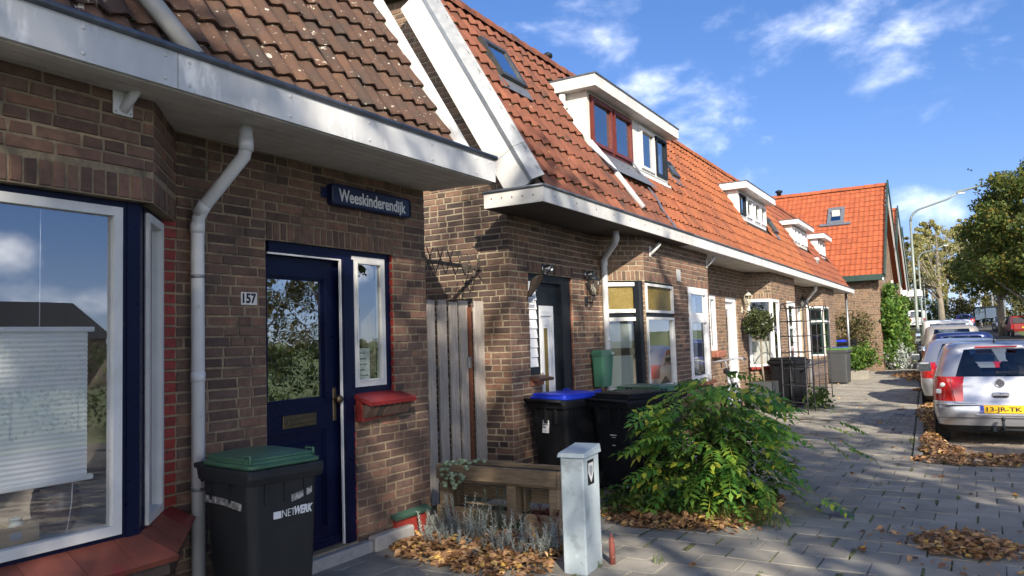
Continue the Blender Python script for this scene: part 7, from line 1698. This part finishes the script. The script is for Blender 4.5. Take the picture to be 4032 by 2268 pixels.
    if plate:
        zp = H * .36 if kind == 'hatch' else H * .50
        p = MB().bbox(-.26, yb - .012, zp - .055, .26, yb, zp + .055, .004).build('licence_plate', M_PLATE, t)
        MB().box(-.258, yb - .0145, zp - .053, -.215, yb - .0122, zp + .053).build('blue_band', M_PLBLUE, p)
        if ptext: put_text('characters', ptext, .082, M_TRIM, p, (.025, yb - .0135, zp - .003), (1, 0, 0), (0, 0, 1), bold=.002, width=.42); put_text('country', 'NL', .03, M_WHITE2, p, (-.237, yb - .0150, zp - .03), (1, 0, 0), (0, 0, 1), width=.03)
    return t
po = car('silver hatchback with tow bar and yellow licence plate beside the leaf bank', .155, 12.68, .055, 3.9, 1.65, 1.46, P_SILV, 'hatch', detail=True, ptext='13-JR-TK', name='parked_car')
L_, H_ = 3.9, 1.46
# rear details of the hatchback
MB().hexa([(-.30, -.012, .44), (.30, -.012, .44), (.30, .02, .44), (-.30, .02, .44)], [(-.32, -.012, .455), (.32, -.012, .455), (.32, .02, .455), (-.32, .02, .455)]).build('plate_rim', P_SILV, po)
bp_ = MB()
bp_.box(-.80, -.001, .574, .80, .03, .582); bp_.box(-.79, -.0015, .40, .79, .03, .407); bp_.build('bumper_seam', M_TRIM, po)
sp_ = lambda z: .05 + (z - .62) * .12
mb = MB(); mb.tube([(-.56, .035, .61), (-.50, .032, .60), (.50, .032, .60), (.56, .035, .61)], .0035, 5).tube([(-.56, .035, .61), (-.585, .06, .78), (-.60, .09, .96)], .0035, 5).tube([(.56, .035, .61), (.585, .06, .78), (.60, .09, .96)], .0035, 5); mb.build('tailgate_seam', M_TRIM, po)
em = MB(); em.lathe([(.058, 0), (.058, .008), (.050, .011), (.048, .006)], 24, (0, .062, .885), ax=(0, -1, 0)); eo = em.build('emblem', M_STEEL, po)
MB().lathe([(.047, .002), (.047, .006)], 24, (0, .062, .885), ax=(0, -1, 0)).build('emblem_field', pm('emblem_dark', (.05, .055, .07), None, 5, .3), eo)
mb = MB()
for pts in ([(-.020, .908+.012), (.0, .885+.004), (.020, .908+.012)], [(-.038, .905), (-.018, .848), (0, .882), (.018, .848), (.038, .905)]):
    for a, b in zip(pts[:-1], pts[1:]): mb.beam((a[0], .0535, a[1]), (b[0], .0535, b[1]), .006, .007, up=(0, 1, 0))
mb.build('emblem_letters', M_STEEL, eo)
put_text('badge', 'POLO', .048, M_STEEL, po, (-.385, .040, .862), (1, 0, 0), (0, .1, 1), bold=.001, width=.13)
mb = MB(); mb.bbox(-.105, .028, .70, .105, .052, .755, .012); hd_ = mb.build('tailgate_handle', P_SILV, po); MB().lathe([(.01, 0), (.008, .004)], 8, (0, .028, .733), ax=(0, -1, 0)).build('lock', M_STEEL, hd_); MB().box(-.09, .024, .695, .09, .05, .703).build('handle_gap', M_TRIM, hd_)
MB().beam((-.02, .115, 1.03), (.62, .118, 1.045), .012, .014).lathe([(.022, 0), (.015, .02)], 10, (-.02, .11, 1.03), ax=(0, -1, .3)).build('rear_wiper', M_TRIM, po)
MB().bbox(-.26, .36, 1.372, .26, .40, 1.392, .005).build('brake_light', M_TAILR, po)
MB().lathe([(.022, 0), (.012, .03), (.006, .07), (.004, .24)], 8, (0, .62, 1.425), ax=(0, -.25, 1)).build('aerial', M_TRIM, po)
tb = MB().tube([(0, .2, .26), (0, -.06, .25), (0, -.09, .28), (0, -.09, .39)], [.022, .022, .020, .018], 8).lathe([(.001, -.028), (.02, -.02), (.028, 0), (.02, .02), (.001, .028)], 10, (0, -.09, .40)).build('tow_bar', M_ANTH, po)
MB().tube([(-.5, .05, .24), (.5, .05, .24)], .012, 6).bbox(-.13, -.02, .21, -.06, .04, .28, .01).build('tow_frame', M_ANTH, po)
for sx in (-1, 1):   # pale reversing lamp window in each tail lamp
    MB().bbox(sx * .755 - .035, .085, .735, sx * .755 + .035, .115, .80, .01).build('reversing_lamp', M_TAILW, po); MB().lathe([(.035, 0), (.03, .006), (.005, .008)], 14, (sx * .70, .082, .86), ax=(0, -1, 0)).build('fog_lamp', M_TAILW, po)
    MB().box(sx * .828, 1.7, .90, sx * .84, 1.86, .925).build('door_handle', M_TRIM, po)
c2 = car('pale silver saloon parked ahead of the silver hatchback', -.30, 18.0, .058, 4.3, 1.72, 1.44, P_SILV2, 'saloon')
car('dark blue car whose roof shows beyond the pale silver saloon', -.45, 23.2, .058, 4.2, 1.74, 1.55, P_BLUE, 'hatch')
car('champagne people carrier parked ahead of the dark blue car', -.85, 28.3, .06, 4.4, 1.78, 1.76, P_BEIGE, 'mpv')
car('white van parked beyond the champagne people carrier', -1.15, 33.8, .06, 4.7, 1.85, 1.98, P_WHITE, 'van', name='parked_van')
car('dark blue hatchback at the bend, seen from behind', -1.45, 90, .12, 4.0, 1.7, 1.5, P_BLUE, 'hatch', z=gz(90) - .03)
car('black hatchback parked facing the camera beside the shelter', 1.55, 87.5, math.pi + .1, 4.0, 1.7, 1.46, P_BLACK, 'hatch', z=gz(84) - .03)
fc = [o for o in bpy.data.objects if o.get('label', '').startswith('black hatchback')][0]; MB().bbox(-.26, 4.0, .42, .26, 4.015, .53, .003).build('front_plate', M_PLATE, fc)
car('white delivery van far down the pavement by the bushes', -6.3, 98, .1, 4.6, 1.85, 1.95, P_WHITE, 'van', z=gz(98), name='parked_van')
# red pickup at the right-hand kerb
pu = thing('pickup_truck', 'red pickup truck parked on the grass verge under the broad lime tree', 'car', (2.95, 74.5, gz(74.5) + .15), .08)
g = MB(); loft(g, [rloop(1.75, 4.9, .12, .42, cy=2.45), rloop(1.85, 5.0, .15, .6, cy=2.45), rloop(1.85, 5.0, .15, .95, cy=2.45), rloop(1.80, 4.95, .12, 1.02, cy=2.45)]); g.build('body', P_RED, pu)
g = MB(); loft(g, [rloop(1.74, 1.9, .15, 1.02, cy=2.6), rloop(1.55, 1.35, .2, 1.62, cy=2.6), rloop(1.45, 1.2, .2, 1.68, cy=2.6)]); g.build('cab', P_RED, pu)
g = MB(); g.hexa([(-.72, 1.63, 1.08), (.72, 1.63, 1.08), (.64, 1.90, 1.55), (-.64, 1.90, 1.55)], [(-.72, 1.60, 1.08), (.72, 1.60, 1.08), (.64, 1.87, 1.55), (-.64, 1.87, 1.55)]); g.build('rear_window', M_CDARK, pu)
for sx in (-1, 1):
    MB().bbox(sx * .92 - .07, -.07, .62, sx * .92 + .03, .02, .98, .01).build('taillight', M_TAILR, pu); MB().bbox(sx * 1.0 - .1, 3.0, 1.05, sx * 1.0 + .1, 3.1, 1.25, .03).build('mirror', M_TRIM, pu)
    for fy in (1.05, 4.0): MB().lathe([(.2, -.11), (.34, -.1), (.36, -.06), (.36, .06), (.34, .1), (.2, .11)], 20, (sx * .82, fy, .36), ax=(sx, 0, 0)).build('wheel', M_RUBBER, pu)
MB().bbox(-.26, -.08, .68, .26, -.06, .79, .003).build('licence_plate', M_PLATE, pu)
# bus shelter at the bend
bsx = thing('shelter', 'dark open shelter on the grass behind the black hatchback', 'shelter', (.35, 91.0, gz(91)), .1)
MB().bbox(-1.1, -.5, 1.95, 1.1, .7, 2.07, .02).build('roof', M_ANTH, bsx); MB().box(-1.05, .62, .5, 1.05, .66, 1.95).build('back_panel', glass('shelter_glass', (.3, .36, .36), .2), bsx)
for x_ in (-1.0, 0, 1.0): MB().box(x_ - .04, .56, 0, x_ + .04, .62, 1.95).build('post', M_ANTH, bsx)
# low house with a dark roof across the road, seen only in the bay window
oh = thing('dark_roof_house', 'low house with a dark tiled roof across the road', 'house', (40, 19, -.14)); 
MB().box(-4, -7, 0, 4, 7, 2.7).build('wall', M_BRICK2, oh); MB().prism([(-4.4, 2.6), (0, 4.9), (4.4, 2.6)], -7.3, 7.3, lambda p, q, t: (p, t, q)).build('roof', pm('dark_tile', (.025, .03, .03), (.04, .042, .042), 6, .7, .4, 12), oh)
for y_ in (-4, 0, 4): MB().box(-4.03, y_ - .7, .9, -4.0, y_ + .7, 2.1).build('window', M_CGLASS, oh)
# two birds high over the street
for k, (px, py) in enumerate(((3812, 668), (3824, 672))):
    p = on_y(px, py, 150); b = thing('bird', 'tiny dark bird high above the lamp post', 'bird', p, 0, 'birds in the sky')
    MB().lathe([(.01, -.22), (.07, -.08), (.08, .05), (.03, .2), (.005, .26)], 8, ax=(1, 0, 0)).build('body', M_TRIM, b)
    for s in (-1, 1): MB().hexa([(-.08, 0, .0), (.1, 0, 0), (.08, s * .45, .14), (-.06, s * .45, .14)], [(-.08, 0, .02), (.1, 0, .02), (.08, s * .45, .15), (-.06, s * .45, .15)]).build('wing', M_TRIM, b)
